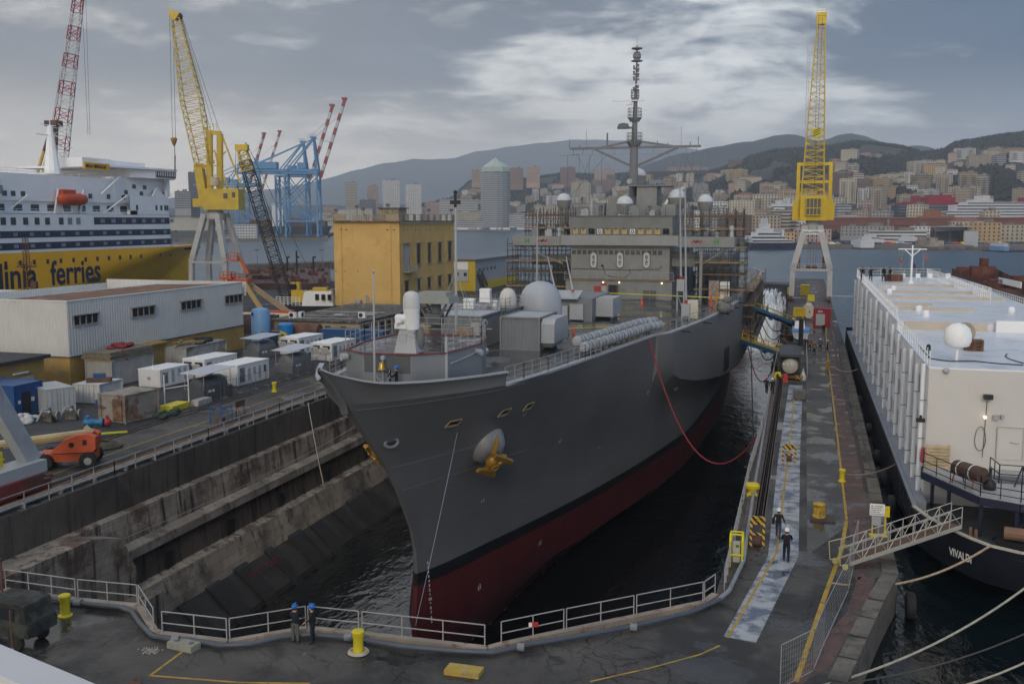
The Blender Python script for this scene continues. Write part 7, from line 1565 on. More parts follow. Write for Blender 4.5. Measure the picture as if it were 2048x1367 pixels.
for px,py,D,w,h in((1965,535,185,4,2.6),(1968,525,187,1.2,4.0),(2010,545,165,5,1.3),(2038,540,160,2,2.2),(1990,550,165,6,.9)):p=hk_(px,py,D);m=MB();m.cbox((p.x,p.y,7.4+h/2),(w,3,h));part('deck_stump',m,HUL,rh)
p=hk_(2002,560,132);q=hk_(2048,570,118);m=MB();d=(q-p).normalized();nn=Vector((d.y,-d.x,0)).normalized();m.bar(p+nn*.3,q+nn*.3,.1,.75);np_=part('number_plate',m,WHITE,rh)
text('plate_number','IMO 9507867',BLACK,np_,p+nn*.42+d*.2-Vector((0,0,.28)),Matrix.Rotation(math.atan2(d.y,d.x),4,'Z')@Matrix.Rotation(R(90),4,'X'),.72,.01,sx=.8)
p=hk_(2035,580,120);text('hull_lettering','VER',BLACK,cs,(p.x,p.y-.4,p.z-.9),Matrix.Rotation(math.atan2(d.y,d.x),4,'Z')@Matrix.Rotation(R(90),4,'X'),1.3,.03)
t=thing('gangway','aluminium gangway with lattice rails rising from the pier to the navy barge','gangway',(2.7,54.6,0));A=G(1690,1122,.3);B=PYY(1912,1048,58.0);d=(B-A);dn=Vector((d.x,d.y,0)).normalized();sd=Vector((-dn.y,dn.x,0))
m=MB();m.bar(A,B,.8,.05);part('tread',m,mat('gangway_tread',(.12,.07,.05),.8,var=.3),t);ALU=mat('gangway_aluminium',(.45,.43,.38),.45,.3,var=.15)
for s in(-1,1):
 m=MB();m.bar(A+sd*.45*s,B+sd*.45*s,.07,.2);n=9
 for f in(.55,1.1):m.cyl(A+sd*.45*s+Vector((0,0,f)),B+sd*.45*s+Vector((0,0,f)),.028,None,5)
 for k in range(n+1):q=A.lerp(B,k/n)+sd*.45*s;m.cyl(q,q+Vector((0,0,1.1)),.028,None,5)
 for k in range(n):q=A.lerp(B,k/n)+sd*.45*s;r=A.lerp(B,(k+1)/n)+sd*.45*s;m.cyl(q if k%2 else q+Vector((0,0,1.1)),r+Vector((0,0,1.1))if k%2 else r,.02,None,4)
 part('side_rail',m,ALU,t)
m=MB();
for s in(-1,1):m.tube([A+sd*.5*s,A+sd*.5*s-dn*.6,A+sd*.5*s-dn*.7+Vector((0,0,1.0)),A+sd*.5*s+Vector((0,0,1.1))],.03,5);m.latheax(A-dn*.3+sd*(.5*s-.06)+Vector((0,0,-.12)),sd,[(.03,0),(.16,0),(.16,.12),(.03,.12)],10)
part('roller_end',m,mat('pale_yellow',(.5,.46,.2),.5),t)
t=thing('warning_sign','white warning sign with yellow corner panels on yellow feet by the gangway','sign',(4.7,61.5,0));p=G(1757,1072,0);m=MB();m.box(p.x-.55,p.x+.28,p.y,p.y+.04,1.25,1.95);sg_=part('sign_board',m,WHITEC,t);m=MB();m.box(p.x+.28,p.x+.56,p.y-.01,p.y+.05,1.2,1.85);part('yellow_panel',m,YELB,t)
for k,s_ in enumerate(('ATTENZIONE','AREA OPERATIVA','ACCESSO VIETATO','AL PERSONALE','NON AUTORIZZATO')):text('sign_lettering',s_,BLACK,sg_,(p.x-.5+(.2 if k==0 else 0),p.y-.012,1.8-k*.12),(R(90),0,0),.085,.001,sx=.9)
m=MB();m.add([(p.x-.5,p.y-.008,1.78),(p.x-.36,p.y-.008,1.78),(p.x-.43,p.y-.008,1.91)],[(0,1,2)]);m.add([(p.x+.33,p.y-.018,1.6),(p.x+.5,p.y-.018,1.6),(p.x+.415,p.y-.018,1.76)],[(0,1,2)]);part('warning_triangle',m,YEL,sg_)
m=MB();m.box(p.x-.4,p.x-.32,p.y+.05,p.y+.12,0,1.3);m.box(p.x+.3,p.x+.38,p.y+.05,p.y+.12,0,1.3);m.box(p.x-.5,p.x+.5,p.y-.2,p.y+.3,0,.08);part('stand',m,YELB,t);m=MB();m.box(p.x-.42,p.x+.1,p.y+.01,p.y+.04,.65,1.2);part('lower_sheet',m,GREYL,t)
def wire_panel(a,b,h=1.9):
 a=Vector(a);b=Vector(b);m=MB();u=Vector((0,0,h))
 for q in(a,b):m.cyl(q,q+u,.022,None,5)
 for f in(.06,1):m.cyl(a+u*f,b+u*f,.02,None,4)
 for k in range(1,14):q=a.lerp(b,k/14);m.cyl(q+u*.06,q+u,.004,None,3)
 for k in range(1,8):m.cyl(a+u*k/8,b+u*k/8,.004,None,3)
 return m
fpts=[G(1714,1105),G(1696,1185),G(1648,1290),G(1626,1345),G(1560,1380)]
for k,(a,b)in enumerate(zip(fpts,fpts[1:])):solo('mesh_panel',wire_panel(a,b),STEEL,['galvanised mesh panel standing at the foot of the gangway','galvanised mesh panel along the red paving, second from the gangway','galvanised mesh panel along the red paving, third from the gangway','galvanised mesh panel nearest the viewer on the pier'][k],'fence panel','galvanised mesh panels on the pier')
for k,(y,z)in enumerate(((70,-.6),(77,-.6),(84,-.6),(53.6,-1.4),(95,-.6),(110,-.6))):
 x=6.2 if y>60 else 5.9;m=MB();m.latheax((x-.2,y,z),(1,0,0),[(.35,0),(.62,.03),(.7,.15),(.7,.35),(.62,.48),(.35,.5)],18);solo('tyre_fender',m,RUBBER,['black tyre fender hanging just past the gangway','black tyre fender second past the gangway','black tyre fender third past the gangway','black tyre fender hung on a chain under the near pier corner','black tyre fender fourth past the gangway','black tyre fender farthest along the pier side'][k],'tyre','tyre fenders on the pier side',smooth=40)
def rope(nm,lb_,a,b,drop,r=.05,m_=ROPE,n=18):m=MB();m.tube(sag(a,b,drop,n),r,6);return solo(nm,m,m_,lb_,'rope')
rope('mooring_rope','tan mooring rope from the navy bow to the pier by the gangway',G(1665,1165,.15),Vector((9.9,55.4,1.62)),.9,.06,mat('tan_rope',(.38,.29,.19),.9,var=.3,scale=4))
rope('mooring_rope','thick pale mooring rope crossing the lower right corner from the barge bow',G(1580,1385,.3),Vector((12.2,54.3,.7)),.9,.055)
rope('mooring_rope','pale mooring rope lowest in the right corner',G(1650,1405,.3),Vector((18.1,55.4,1.6)),2.0,.05);rope('mooring_rope','dark thin mooring rope between the two pale ropes',G(1620,1372,.3),Vector((16.8,54.6,1.6)),1.3,.035,mat('dark_rope',(.08,.07,.06),.9))
rope('mooring_rope','double rope from the slim yellow bollard to the barge side',Vector((3.25,73.4,.5)),Vector((6.85,74.2,1.3)),.35,.06,mat('brown_rope',(.2,.16,.12),.9));rope('mooring_rope','slack rope across the pier to the barge farther along',Vector((4.3,128,.3)),Vector((7,124,1.2)),.5,.05)
rope('mooring_rope','loose rope hanging from the left dock edge and ending in a hook',Vector((-47.4,89,.3)),Vector((-44.6,86.5,-7.2)),.4,.05)
rope('guide_wire','thin wire stretched across the dark dock wall on the left',Vector((-46,57,-4)),Vector((-44,96,-2.5)),.6,.025,STEEL)
pA,nA=on_hull(913,862);rope('thin_line','thin pale line hanging from the bow fairlead to the dock head',pA+nA*.1,PD(831,1250,58.5),.2,.02,mat('blue_line',(.25,.33,.42),.8))
rope('red_hose','long red hose hanging in a loop from the ship side to the pier',Vector((CL+bd(93)+.1,93,7.3)),Vector((-3.3,87,.1)),6.4,.075,mat('red_hose',(.27,.035,.04),.5));rope('red_hose','second red hose hanging from the side gallery farther aft',Vector((-8,150,3)),Vector((-3.2,128,.2)),4.5,.08,MATS['red_hose'])
rope('black_hose','black cable hanging from the ship gallery down past the pier edge',Vector((-7.2,150,4)),Vector((-3.3,84,-2.5)),1.2,.07,BLACK)
for k in range(4):rope('black_hose',['black hose loop highest under the far footbridge','black hose loop second under the far footbridge','black hose loop under the near footbridge','lowest black hose loop near the pier edge'][k],Vector((-8,190-k*9,5.5)),Vector((-3,172-k*8,.5)),3.0+k*.7,.08,BLACK)
# = PEOPLE
SKIN=mat('skin',(.42,.25,.18),.6,var=.08);CLN=mat('navy_cloth',(.012,.016,.028),.9,var=.3,scale=6,bump=.3);CLB=mat('black_cloth',(.012,.012,.014),.85,var=.3,scale=6,bump=.3);CLG=mat('grey_cloth',(.11,.11,.10),.9,var=.25,scale=6,bump=.3);CLJ=mat('denim',(.03,.05,.085),.9,var=.25,scale=6);BOOT=mat('boots',(.03,.02,.015),.7);HB=mat('helmet_blue',(.01,.13,.42),.35,var=.05);HW=mat('helmet_white',(.75,.75,.73),.35,var=.05);HO=mat('helmet_orange',(.6,.1,.02),.35,var=.05);HY=mat('helmet_yellow',(.65,.42,.03),.35,var=.05)
def person(label,loc,rz,top,legs,helmet,step=.0,larm=((.26,.02,1.17),(.28,-.1,.93)),rarm=((-.26,.02,1.17),(-.28,-.1,.93)),sc=1.0,extra=(),lean=0.0,hair=None):
 
 V=[];E=[];Rr=[]
 def n(p,r,par=None):
  V.append(p);Rr.append(r);i=len(V)-1
  if par is not None:E.append((par,i))
  return i
 pel=n((0,0,.96),(.15,.12));wst=n((0,-.01-lean*.3,1.12),(.145,.11),pel);ch=n((0,-.01-lean*.7,1.32),(.175,.125),wst);nk=n((0,-lean,1.49),(.07,.07),ch);hd=n((0,-.02-lean*1.2,1.6),(.085,.098),nk);tp=n((0,-.01-lean*1.3,1.72),(.085,.1),hd);nose=n((0,-.125-lean*1.25,1.62),(.018,.016),hd)
 for s,(el,wr)in((1,larm),(-1,rarm)):
  sh=n((.19*s,0-lean*.8,1.41),(.075,.075),ch);e=n(el,(.052,.052),sh);w=n(wr,(.038,.038),e)
  d=(Vector(wr)-Vector(el)).normalized();h=Vector(wr)+d*.08;pm=n(tuple(h),(.042,.026),w);sd=d.cross(Vector((0,1,0.2))).normalized()
  for k,L in((-1.4,.075),(-.5,.09),(.4,.085),(1.3,.065)):f1=n(tuple(h+d*.05+sd*.02*k),(.0095,.0095),pm);n(tuple(h+d*(.05+L*.6)+sd*.022*k+Vector((0,-.02,0))),(.008,.008),f1)
  th=n(tuple(h-d*.02-sd*.05+Vector((0,-.015,0))),(.011,.011),pm);n(tuple(h+d*.03-sd*.065+Vector((0,-.03,0))),(.009,.009),th)
  sy=step*s;hp_=n((.1*s,0,.9),(.105,.11),pel);kn=n((.11*s,-sy*.55-.02,.5),(.075,.08),hp_);an=n((.12*s,-sy*.8+(.06 if sy<0 else 0),.1),(.05,.06),kn);n((.13*s,-sy*.8-.17,.05),(.045,.04),an)
 me=bpy.data.meshes.new('figure');me.from_pydata(V,E,[]);o=bpy.data.objects.new('figure',me);C.objects.link(o);sk=o.modifiers.new('s','SKIN');ss=o.modifiers.new('u','SUBSURF');ss.levels=1;ss.render_levels=1
 if not me.skin_vertices:
  try:me.attributes.new('skin','FLOAT2','POINT')
  except Exception:pass
 sv=me.skin_vertices[0].data if me.skin_vertices else None
 if sv:
  for i,r in enumerate(Rr):sv[i].radius=r
  sv[0].use_root=True
 dg=bpy.context.evaluated_depsgraph_get();dg.update();bm_=bpy.data.meshes.new_from_object(o.evaluated_get(dg));bpy.data.objects.remove(o)
 bm_.materials.clear()
 for m_ in(SKIN,top,legs,BOOT):bm_.materials.append(m_)
 wl_=[Vector(larm[1]),Vector(rarm[1])]
 for f in bm_.polygons:
  c=f.center;f.use_smooth=True;f.material_index=3 if c.z<.13 else 2 if(c.z<.93 and abs(c.x)<.235 and min((c-w).length for w in wl_)>.14)else 0 if(c.z>1.5 or min((c-w).length for w in wl_)<.02 or min((c-(w+(w-Vector(e_)).normalized()*.09)).length for w,e_ in zip(wl_,(larm[0],rarm[0])))<.09)else 1
 t=bpy.data.objects.new('person',bm_);link(t,None,Matrix.Identity(4));tag(t,label,'person')
 hy=-.01-lean*1.3
 if helmet is not None:
  m=MB();m.lathe((0,hy,1.655),[(.125,0),(.13,.03),(.122,.09),(.095,.14),(.05,.17),(0,.178)],14,1,1.15);m.prism([(-.1,hy-.1),(.1,hy-.1),(.075,hy-.2),(-.075,hy-.2)],1.65,1.67);m.box(-.02,.02,hy-.13,hy+.13,1.8,1.84);part('helmet',m,helmet,t,smooth=50)
 m=MB();m.lathe((0,-lean*1.2+.012,1.55),[(.085,0),(.1,.05),(.105,.12),(.09,.18),(0,.2)],12,.96,1.0);part('hair',m,mat('dark_hair',(.03,.02,.015),.8),t,smooth=60)
 m=MB()
 for s in(-1,1):m.ball((.035*s,-.105-lean*1.25,1.645),.012,6,4);m.ball((.094*s,-.01-lean*1.2,1.62),.022,6,4)
 m.box(-.025,.025,-.12-lean*1.2,-.1-lean*1.2,1.565,1.575);part('face',m,mat('face_mark',(.2,.1,.07),.6),t)
 for nm,mb,m_ in extra:part(nm,mb,m_,t)
 WM[t.name]=Matrix.Identity(4)
 t.location=loc;t.rotation_euler=(0,0,rz);t.scale=(sc,sc,sc);return t
RA=((.27,-.14,1.2),(.2,-.36,1.1));LA=((-.27,-.14,1.2),(-.2,-.36,1.1))
m=MB();m.cbox((0,.0,1.16),(.01,.01,.01))
person('worker in navy jumper, grey trousers and blue helmet leaning on the rail, back turned',G(591,1286),R(180),CLN,CLG,HB,0,RA,LA,extra=())
mk_=MB();mk_.lathe((0,-.075,1.545),[(.05,0),(.062,.03),(.058,.07),(.03,.09)],10,1.05,.8)
m=MB()
for k in range(6):m.lathe((0,-.01,1.0+k*.075),[(.155,0),(.185,.02),(.185,.05),(.155,.075)],16,1.12,.82)
person('worker in black padded jacket, white face mask and blue helmet standing by the rail',G(626,1286),R(-78),CLB,CLN,HB,0,((.24,-.05,1.17),(.2,-.24,1.05)),((-.24,-.02,1.17),(-.2,-.22,1.02)),extra=(('face_mask',mk_,WHITE),('padded_jacket',m,CLB)))
m=MB();m.cbox((.28,.1,1.08),(.14,.3,.34),0,.85);m.bar((.26,.05,1.2),(.1,0,1.45),.05,.02)
person('person walking away in black top and jeans, white helmet, dark bag at the side',G(1556,1076),R(172),CLB,CLJ,HW,.28,((.27,.06,1.16),(.3,0,.92)),((-.28,-.02,1.17),(-.34,-.14,.95)),extra=(('shoulder_bag',m,CLN),))
m=MB();m.cbox((0,.19,1.24),(.3,.18,.42),0,.9);m.cbox((0,.29,1.15),(.22,.06,.2));m.bar((.12,.12,1.42),(.12,-.1,1.4),.05,.03);m.bar((-.12,.12,1.42),(-.12,-.1,1.4),.05,.03)
person('person in navy coveralls and white helmet with backpack on the white walkway',G(1572,1123),R(178),CLN,CLN,HW,.16,RA,LA,sc=1.05,extra=(('backpack',m,CLB),))
bw=G(790,738,9.55);person('sailor in dark coat and blue helmet holding a folded starred flag at the bow',(bw.x+.1,bw.y,7.98),R(-70),CLN,CLN,HB,0,RA,LA)
fl=PYY(777,755,bw.y-.1);m=MB();m.loft([[(fl.x-.05+.04*math.sin(k),bw.y-.1,8.6+k*.14),(fl.x+.07+.03*math.sin(k*2),bw.y-.14,8.6+k*.14),(fl.x+.15,bw.y-.06,8.62+k*.13)]for k in range(8)]);t=solo('furled_flag',m,mat('flag_navy',(.012,.018,.06),.85),'furled navy flag with white stars before the sailor at the bow','flag');m=MB()
for k in range(12):m.cbox((fl.x+rnd.uniform(-.03,.1),bw.y-.15,8.7+k*.075),(.035,.01,.035),.4)
part('star',m,WHITE,t)
for(px,py,rz,h,top,lb_,sc)in((1533,787,160,HO,CLN,'left of two workers in navy at the dock rail, orange helmet',1),(1544,789,-170,HW,CLN,'right of two workers in navy at the dock rail, pale helmet',1),(1654,705,90,HY,CLN,'worker in navy coveralls and yellow helmet alone on the red paving',1),(1640,702,10,HW,CLB,'firefighter with white helmet and striped legs walking towards the ship bow',1),(1628,711,0,HO,CLB,'firefighter with yellow bands and orange helmet heading the group',1.05),(1619,702,20,HO,CLB,'firefighter in black behind the barrier fence',1),(1647,668,190,HW,CLB,'person in black with white helmet beside the red generator',1),(1586,657,100,HW,CLN,'person in dark clothes and white helmet by the yellow bin',1),(1612,700,20,HW,CLB,'dark clad person half hidden behind the barrier fence',1)):
 ex=()
 if 'firefighter' in lb_:
  m=MB()
  for z,r in((1.28,.2),(1.05,.19)):m.lathe((0,0,z),[(r,0),(r+.01,.02),(r,.05)],12,1,.8)
  for s in(-1,1):m.lathe((.115*s,-.02,.35),[(.08,0),(.085,.03),(.08,.06)],10)
  ex=(('reflective_band',m,mat('reflective',(.6,.6,.35),.5)),)
 person(lb_,G(px,py),R(rz),top,CLB if 'firefighter' in lb_ else top,h,.14,sc=sc,extra=ex)
for k,(px,pz,arms,lb_)in enumerate(((1724,563,None,'leftmost of four dark clad figures at the far end of the barge roof'),(1741,563,((.45,0,1.38),(.7,-.05,1.4)),'figure with arm stretched out among four at the far barge roof'),(1767,563,None,'third of four dark figures at the far end of the barge roof, tallest'),(1779,563,((.24,-.15,1.2),(.1,-.22,1.45)),'rightmost of four dark figures on the far roof, hand raised to face'))):
 p=G(px,pz,10.27);q=person(lb_,p,R(20*k),CLB,CLN,None,.1,sc=1.12 if k!=2 else 1.18,**({'larm':arms}if arms else{}))
 # = ON THE PIER
def bollard(label,h=1.05,r=.22,m_=YELB):
 t=solo('yellow_bollard',MB().lathe((0,0,0),[(r*1.5,0),(r*1.5,.06),(r*1.05,.1),(r,.2),(r,h-.32),(r*1.22,h-.22),(r*1.28,h-.05),(r*1.1,h),(0,h+.02)],18),m_,label,'bollard',smooth=35);return t
b0=bollard('yellow bollard at the left of the dock head beside the camouflaged jeep');b0 .location=G(131,1231);b0['group']='yellow mooring bollards'
for px,py,sc,lb_ in((717,1306,1.0,'yellow bollard with pale rope round its foot in the middle of the dock head'),(549,783,1.0,'yellow bollard on the left quay by the crane track'),(1684,962,.85,'slim yellow bollard on the yellow line holding the barge rope')):
 copy(b0,G(px,py),0,lb_,sc)
p=G(717,1306);m=MB()
for k in range(3):m.tube([(p.x+(.33+.05*k)*math.cos(a),p.y+(.33+.05*k)*math.sin(a),.08+.05*(k%2))for a in[2*math.pi*i/16 for i in range(17)]],.045,6)
solo('rope_turns',m,ROPE,'turns of pale rope at the foot of the middle yellow bollard','rope')
t=thing('capstan','squat worn yellow ribbed capstan on an iron plate in the pier middle','capstan',(1.4,63.7,0));p=G(1638,1035);m=MB();m.lathe((p.x,p.y,.08),[(.42,0),(.42,.1),(.3,.16),(.27,.3),(.27,.55),(.33,.68),(.38,.74),(.38,.84),(.3,.88),(0,.88)],20)
for k in range(10):a=2*math.pi*k/10;m.cbox((p.x+.3*math.cos(a),p.y+.3*math.sin(a),.5),(.1,.07,.5),a)
part('drum',m,mat('worn_yellow',(.5,.33,.03),.6,var=.3,scale=3,col2=(.2,.12,.05),amt2=.4,scale2=2.5),t,smooth=30);m=MB();m.cbox((p.x+.2,p.y-.3,.04),(1.5,1.3,.08));part('base_plate',m,CRAIL,t)
t=thing('mushroom_bollard','yellow hooded bollard between the pipes at the dock edge of the pier','bollard',(-2.8,67.6,0));p=G(1504,992);m=MB();m.lathe((p.x,p.y,0),[(.3,0),(.3,.2),(.22,.3),(.24,.5),(.4,.58),(.42,.78),(.32,.92),(0,.96)],16,1.25,1);part('casting',m,YELB,t,smooth=40)
t=thing('hose_reel_frame','bright yellow tubular guard frame round a pale cabinet at the dock edge','frame',(-2.9,53.2,0));p=G(1472,1130);m=MB();x,y=p.x,p.y
for s in(-.32,.32):m.tube([(x+s,y-.35,0),(x+s,y-.35,1.45),(x+s,y-.1,1.75),(x+s,y+.4,1.75),(x+s,y+.5,1.5),(x+s,y+.5,0)],.055,6);m.cyl((x+s,y-.35,.7),(x+s,y+.5,.7),.04,None,6)
m.cyl((x-.32,y-.1,1.75),(x+.32,y-.1,1.75),.05,None,6);m.cyl((x-.32,y-.35,.7),(x+.32,y-.35,.7),.05,None,6);m.cyl((x-.32,y+.4,1.75),(x+.32,y+.4,1.75),.05,None,6);part('tube_frame',m,mat('fresh_yellow',(.65,.55,.01),.45,var=.08),t);m=MB();m.cbox((x,y+.1,.75),(.36,.3,1.1));part('cabinet',m,mat('cabinet_cream',(.45,.43,.33),.6),t);m=MB();m.cbox((x+.05,y-.06,1.1),(.16,.02,.14));part('green_mark',m,mat('green_mark',(.03,.2,.03),.6),t)
STR=mat('hazard_stripes',(.5,.3,.03),.6)
N_,L_,b_=nodes(STR);tc=N_.new('ShaderNodeTexCoord');wv=N_.new('ShaderNodeTexWave');wv.bands_direction='DIAGONAL';wv.inputs['Scale'].default_value=1.6;L_.new(tc.outputs['Object'],wv.inputs['Vector']);cr=N_.new('ShaderNodeMath');cr.operation='GREATER_THAN';cr.inputs[1].default_value=.55;L_.new(wv.outputs['Fac'],cr.inputs[0]);mx_=N_.new('ShaderNodeMix');mx_.data_type='RGBA';L_.new(cr.outputs[0],mx_.inputs[0]);mx_.inputs[6].default_value=(.52,.31,.03,1);mx_.inputs[7].default_value=(.02,.02,.02,1);L_.new(mx_.outputs[2],b_.inputs['Base Color'])
def barrier(px,py,label,w=.75,h=1.25):
 p=G(px,py);t=thing('striped_stand',label,'barrier',p);x,y=p.x,p.y;m=MB()
 for s in(-1,1):m.bar((x+s*w/2,y-.2,0),(x+s*w/2,y,h),.14,.1)
 m.bar((x-w/2,y,h),(x+w/2,y,h),.14);m.bar((x-w/2,y-.1,h*.45),(x+w/2,y-.1,h*.45),.12);m.cbox((x,y,h*.85),(w*.8,.08,.3));part('frame',m,STR,t);m=MB();m.cyl((x-.2,y+.1,.3),(x+.2,y+.1,.3),.3,None,12);part('roller',m,RUST,t);return t
barrier(1514,1092,'yellow and black striped stand with roller beside the grey pier pipe',.7,1.7);barrier(1578,922,'yellow and black striped stand across the white walkway',.9,1.25)
m=MB();m.tube([Vector((p.x,p.y,.3))for p in[G(x,y)for x,y in((1440,1207),(1458,1192),(1487,1130),(1495,1075),(1508,985),(1525,885),(1538,800),(1550,750))]],.11,8);solo('grey_hose',m,mat('hose_grey',(.25,.27,.29),.5,var=.15),'grey pipe running along the pier past the yellow frame','pipe')
hp_=[(0,1193),(60,1197),(150,1212),(240,1222),(265,1232),(280,1255),(305,1280),(340,1287),(380,1287),(440,1300),(500,1297),(560,1283),(620,1277),(700,1284),(800,1301),(900,1310),(985,1314),(1060,1297),(1150,1282),(1260,1262),(1380,1233),(1440,1207)]
m=MB();m.tube([Vector((p.x,p.y,.22))for p in[G(*q)for q in hp_]],.115,10);t=solo('dock_head_hose',m,mat('hose_blue_grey',(.07,.085,.105),.4,var=.15),'thick blue grey hose snaking along the guard rail of the dock head','hose',smooth=60);m=MB()
for px,py in((150,1212),(345,1287),(690,1282),(1035,1302),(1260,1262)):
 p=G(px,py);q=G(px+14,py+1);m.cyl((p.x,p.y,.22),(q.x,q.y,.22),.18,None,10)
part('hose_coupling',m,GREY,t)
TANC=mat('kerb_beam',(.3,.25,.2),.75,var=.3,col2=(.18,.1,.07),amt2=.3,scale2=1.5);RAILW=mat('rail_pale',(.34,.33,.32),.5,var=.15,scale=2,col2=(.2,.12,.08),amt2=.1)
kl=[(10,1186),(155,1207),(278,1219),(309,1270),(323,1275),(457,1291),(615,1264),(720,1275),(975,1305),(1000,1298),(1130,1270),(1270,1241),(1408,1212),(1430,1196)]
kp=[G(*q)for q in kl]
m=MB()
for a,b in zip(kp,kp[1:]):m.bar(a+Vector((0,0,.14)),b+Vector((0,0,.14)),.34,.26)
solo('dock_kerb_beam',m,TANC,'tan kerb beam under the guard rails round the dock head','kerb beam')
rseg=[(0,1),(1,2),(2,3),(4,5),(5,6),(6,7),(7,8),(9,10),(10,11),(11,12),(12,13)]
for k,(a,b)in enumerate(rseg):
 A,B=kp[a],kp[b];n=max(1,round((B-A).length/4.2))
 for j in range(n):
  p,q=A.lerp(B,(j+.02)/n),A.lerp(B,(j+.98)/n);m=MB();m.rail([p+Vector((0,0,.2)),q+Vector((0,0,.2))],1.05,1.7,.028,(1,.5));o=solo('guard_rail_panel',m,RAILW,'pale two-bar guard rail panel on the dock head kerb','guard rail','guard rail panels round the dock head')
m=MB();p=G(1068,1244,1.1);m.cbox((p.x,p.y-.1,1.05),(.42,.03,.22),R(20));t=solo('red_notice',m,REDP,'small red and white notice hung on the dock head rail','notice');m=MB();m.cbox((p.x-.12,p.y-.16,1.05),(.14,.02,.18),R(20));part('white_half',m,WHITE,t)
m=MB();m.rail([(-3.25,y,.1)for y in(49,56,64,73)]+[(-2.95,y,.1)for y in(90,110,130,150)],1.1,1.1,.032,(1,.66,.33));solo('pier_dock_rail',m,RAILG,'rusty grey guard rail along the dock side of the pier','railing')
m=MB();m.box(-3.0,-2.5,56,120,.004,.12);m.box(-2.5,-1.75,62,118,.004,.02);solo('pipe_trench',m,mat('trench_rust',(.13,.1,.085),.8,var=.35,scale=.8),kind='structure')
t=thing('pier_tanker','pale cylindrical tank on a trailer under a grey framed shelter on the pier','tank trailer',(-1.3,130,0));p=G(1585,770);y=p.y+4
m=MB();m.latheax((-1.1,y,1.55),(0,1,0),[(.4,0),(.82,.1),(.95,.35),(.95,5),(.8,5.4)],20);part('tank',m,mat('tank_cream',(.4,.38,.34),.4,var=.1),t,smooth=40);text('tank_lettering','R. E. C.',WHITE,t,(-1.95,y-.02,1.7),(R(90),0,0),.42,.012);m=MB();m.box(-2.4,.1,y+1.5,y+9,0,3.0);m.box(-2.35,.05,y-.3,y+1.5,2.7,3.0)
for x in(-2.4,.1):m.bar((x,y-.2,0),(x,y-.2,2.75),.1)
part('shelter',m,mat('shelter_dark',(.05,.053,.058),.6),t);m=MB();m.box(-2.3,0,y-.3,y+5,.2,.5);part('trailer_bed',m,RUST,t);m=MB();m.box(-2.2,-1.5,y-.4,y-.32,.15,.55);m.box(-.4,.4,y-.4,y-.32,.15,.55);part('hazard_board',m,STR,t)
m=MB();m.cyl((.0,y+6,3.3),(.0,y+6,6.6),.28,None,8);part('dark_post',m,BLACK,t)
p=G(1598,797);m=MB()
for k in range(4):m.cbox((p.x,p.y,.15+k*.22),(1.3,.9,.2))
solo('grey_block_stack',m,mat('block_grey',(.14,.135,.13),.85,var=.3,scale=2),'stack of grey concrete slabs on the pier before the tank trailer','slabs');p=G(1606,760);m=MB();m.lathe((p.x,p.y,0),[(.35,0),(.4,.4),(.2,.9),(.08,1.2),(.15,1.35)],10);solo('white_sack',m,mat('white_sack',(.5,.49,.48),.8),'white sack with tied neck at the right of the tank trailer','sack',smooth=50)
p=G(1553,760);m=MB();m.tube([(p.x-.2,p.y,0),(p.x-.2,p.y,.6),(p.x,p.y,.85),(p.x+.3,p.y,.85),(p.x+.4,p.y,.5)],.18,8);solo('yellow_pipe_bend',m,YELB,'yellow bent pipe behind the two workers at the rail','pipe',smooth=50);p=G(1570,764);m=MB();m.cbox((p.x,p.y,.5),(.6,.5,1.0),.2,.7);solo('red_hydrant',m,REDP,'small red hydrant box beside the yellow bent pipe','hydrant')
p=G(1600,692);t=thing('covered_boat','small white boat with blue cover standing on the pier behind the dark shelter','boat',(p.x,p.y+3,0));x,y=p.x,p.y+3;m=MB();m.loft([[(x-1.6,y,2.2),(x-1.3,y,1.2),(x,y-.2,.8),(x+1.4,y,1.3),(x+1.7,y,2.4)],[(x-1.4,y+6,2.2),(x-1,y+6,1.2),(x,y+6,.8),(x+1.2,y+6,1.3),(x+1.4,y+6,2.4)]]);m.add([(x-1.6,y,2.2),(x-1.3,y,1.2),(x,y-.2,.8),(x+1.4,y,1.3),(x+1.7,y,2.4)],[(0,1,2,3,4)]);part('hull',m,mat('boat_pale',(.42,.48,.5),.4),t);m=MB();m.prismx([(y-.1,2.3),(y+6,2.3),(y+6,3.0),(y-.1,2.8)],x-1.7,x+1.75);part('cover',m,mat('cover_blue',(.1,.25,.55),.6),t);m=MB();m.cbox((x-.2,y+3,3.6),(2.2,2.4,1.4),0,.8);part('wheelhouse',m,WHITE,t)
for o_ in t.children:o_.matrix_local=Matrix.Diagonal((.74,.74,.74,1))@o_.matrix_local
def boxed(nm,cat,lb_,px,py,w,dpt,h,m_,ribs=True,z=0):
 p=G(px,py);t=thing(nm,lb_,cat,p);m=MB();m.cbox((p.x,p.y+dpt/2,z+h/2),(w,dpt,h));part('body',m,m_,t);m=MB()
 for s in(-1,1):m.box(p.x+s*w/2-.07,p.x+s*w/2+.07,p.y-.07,p.y+.07,z,z+h)
 m.box(p.x-w/2,p.x+w/2,p.y-.06,p.y+.04,z+h-.12,z+h+.03);m.box(p.x-.04,p.x+.04,p.y-.05,p.y,z+.1,z+h-.1);part('frame',m,m_,t)
 if z:
  m=MB()
  for s in(-1,1):m.bar((p.x+s*w/2*.9,p.y,0),(p.x+s*w/2*.6,p.y,z),.16);m.bar((p.x+s*w/2*.9,p.y+dpt,0),(p.x+s*w/2*.6,p.y+dpt,z),.16)
  part('leg',m,m_,t)
 return p,t
YY=mat('bin_yellow',(.52,.36,.01),.5,var=.15,streak=(.3,.18,.03),samt=.3)
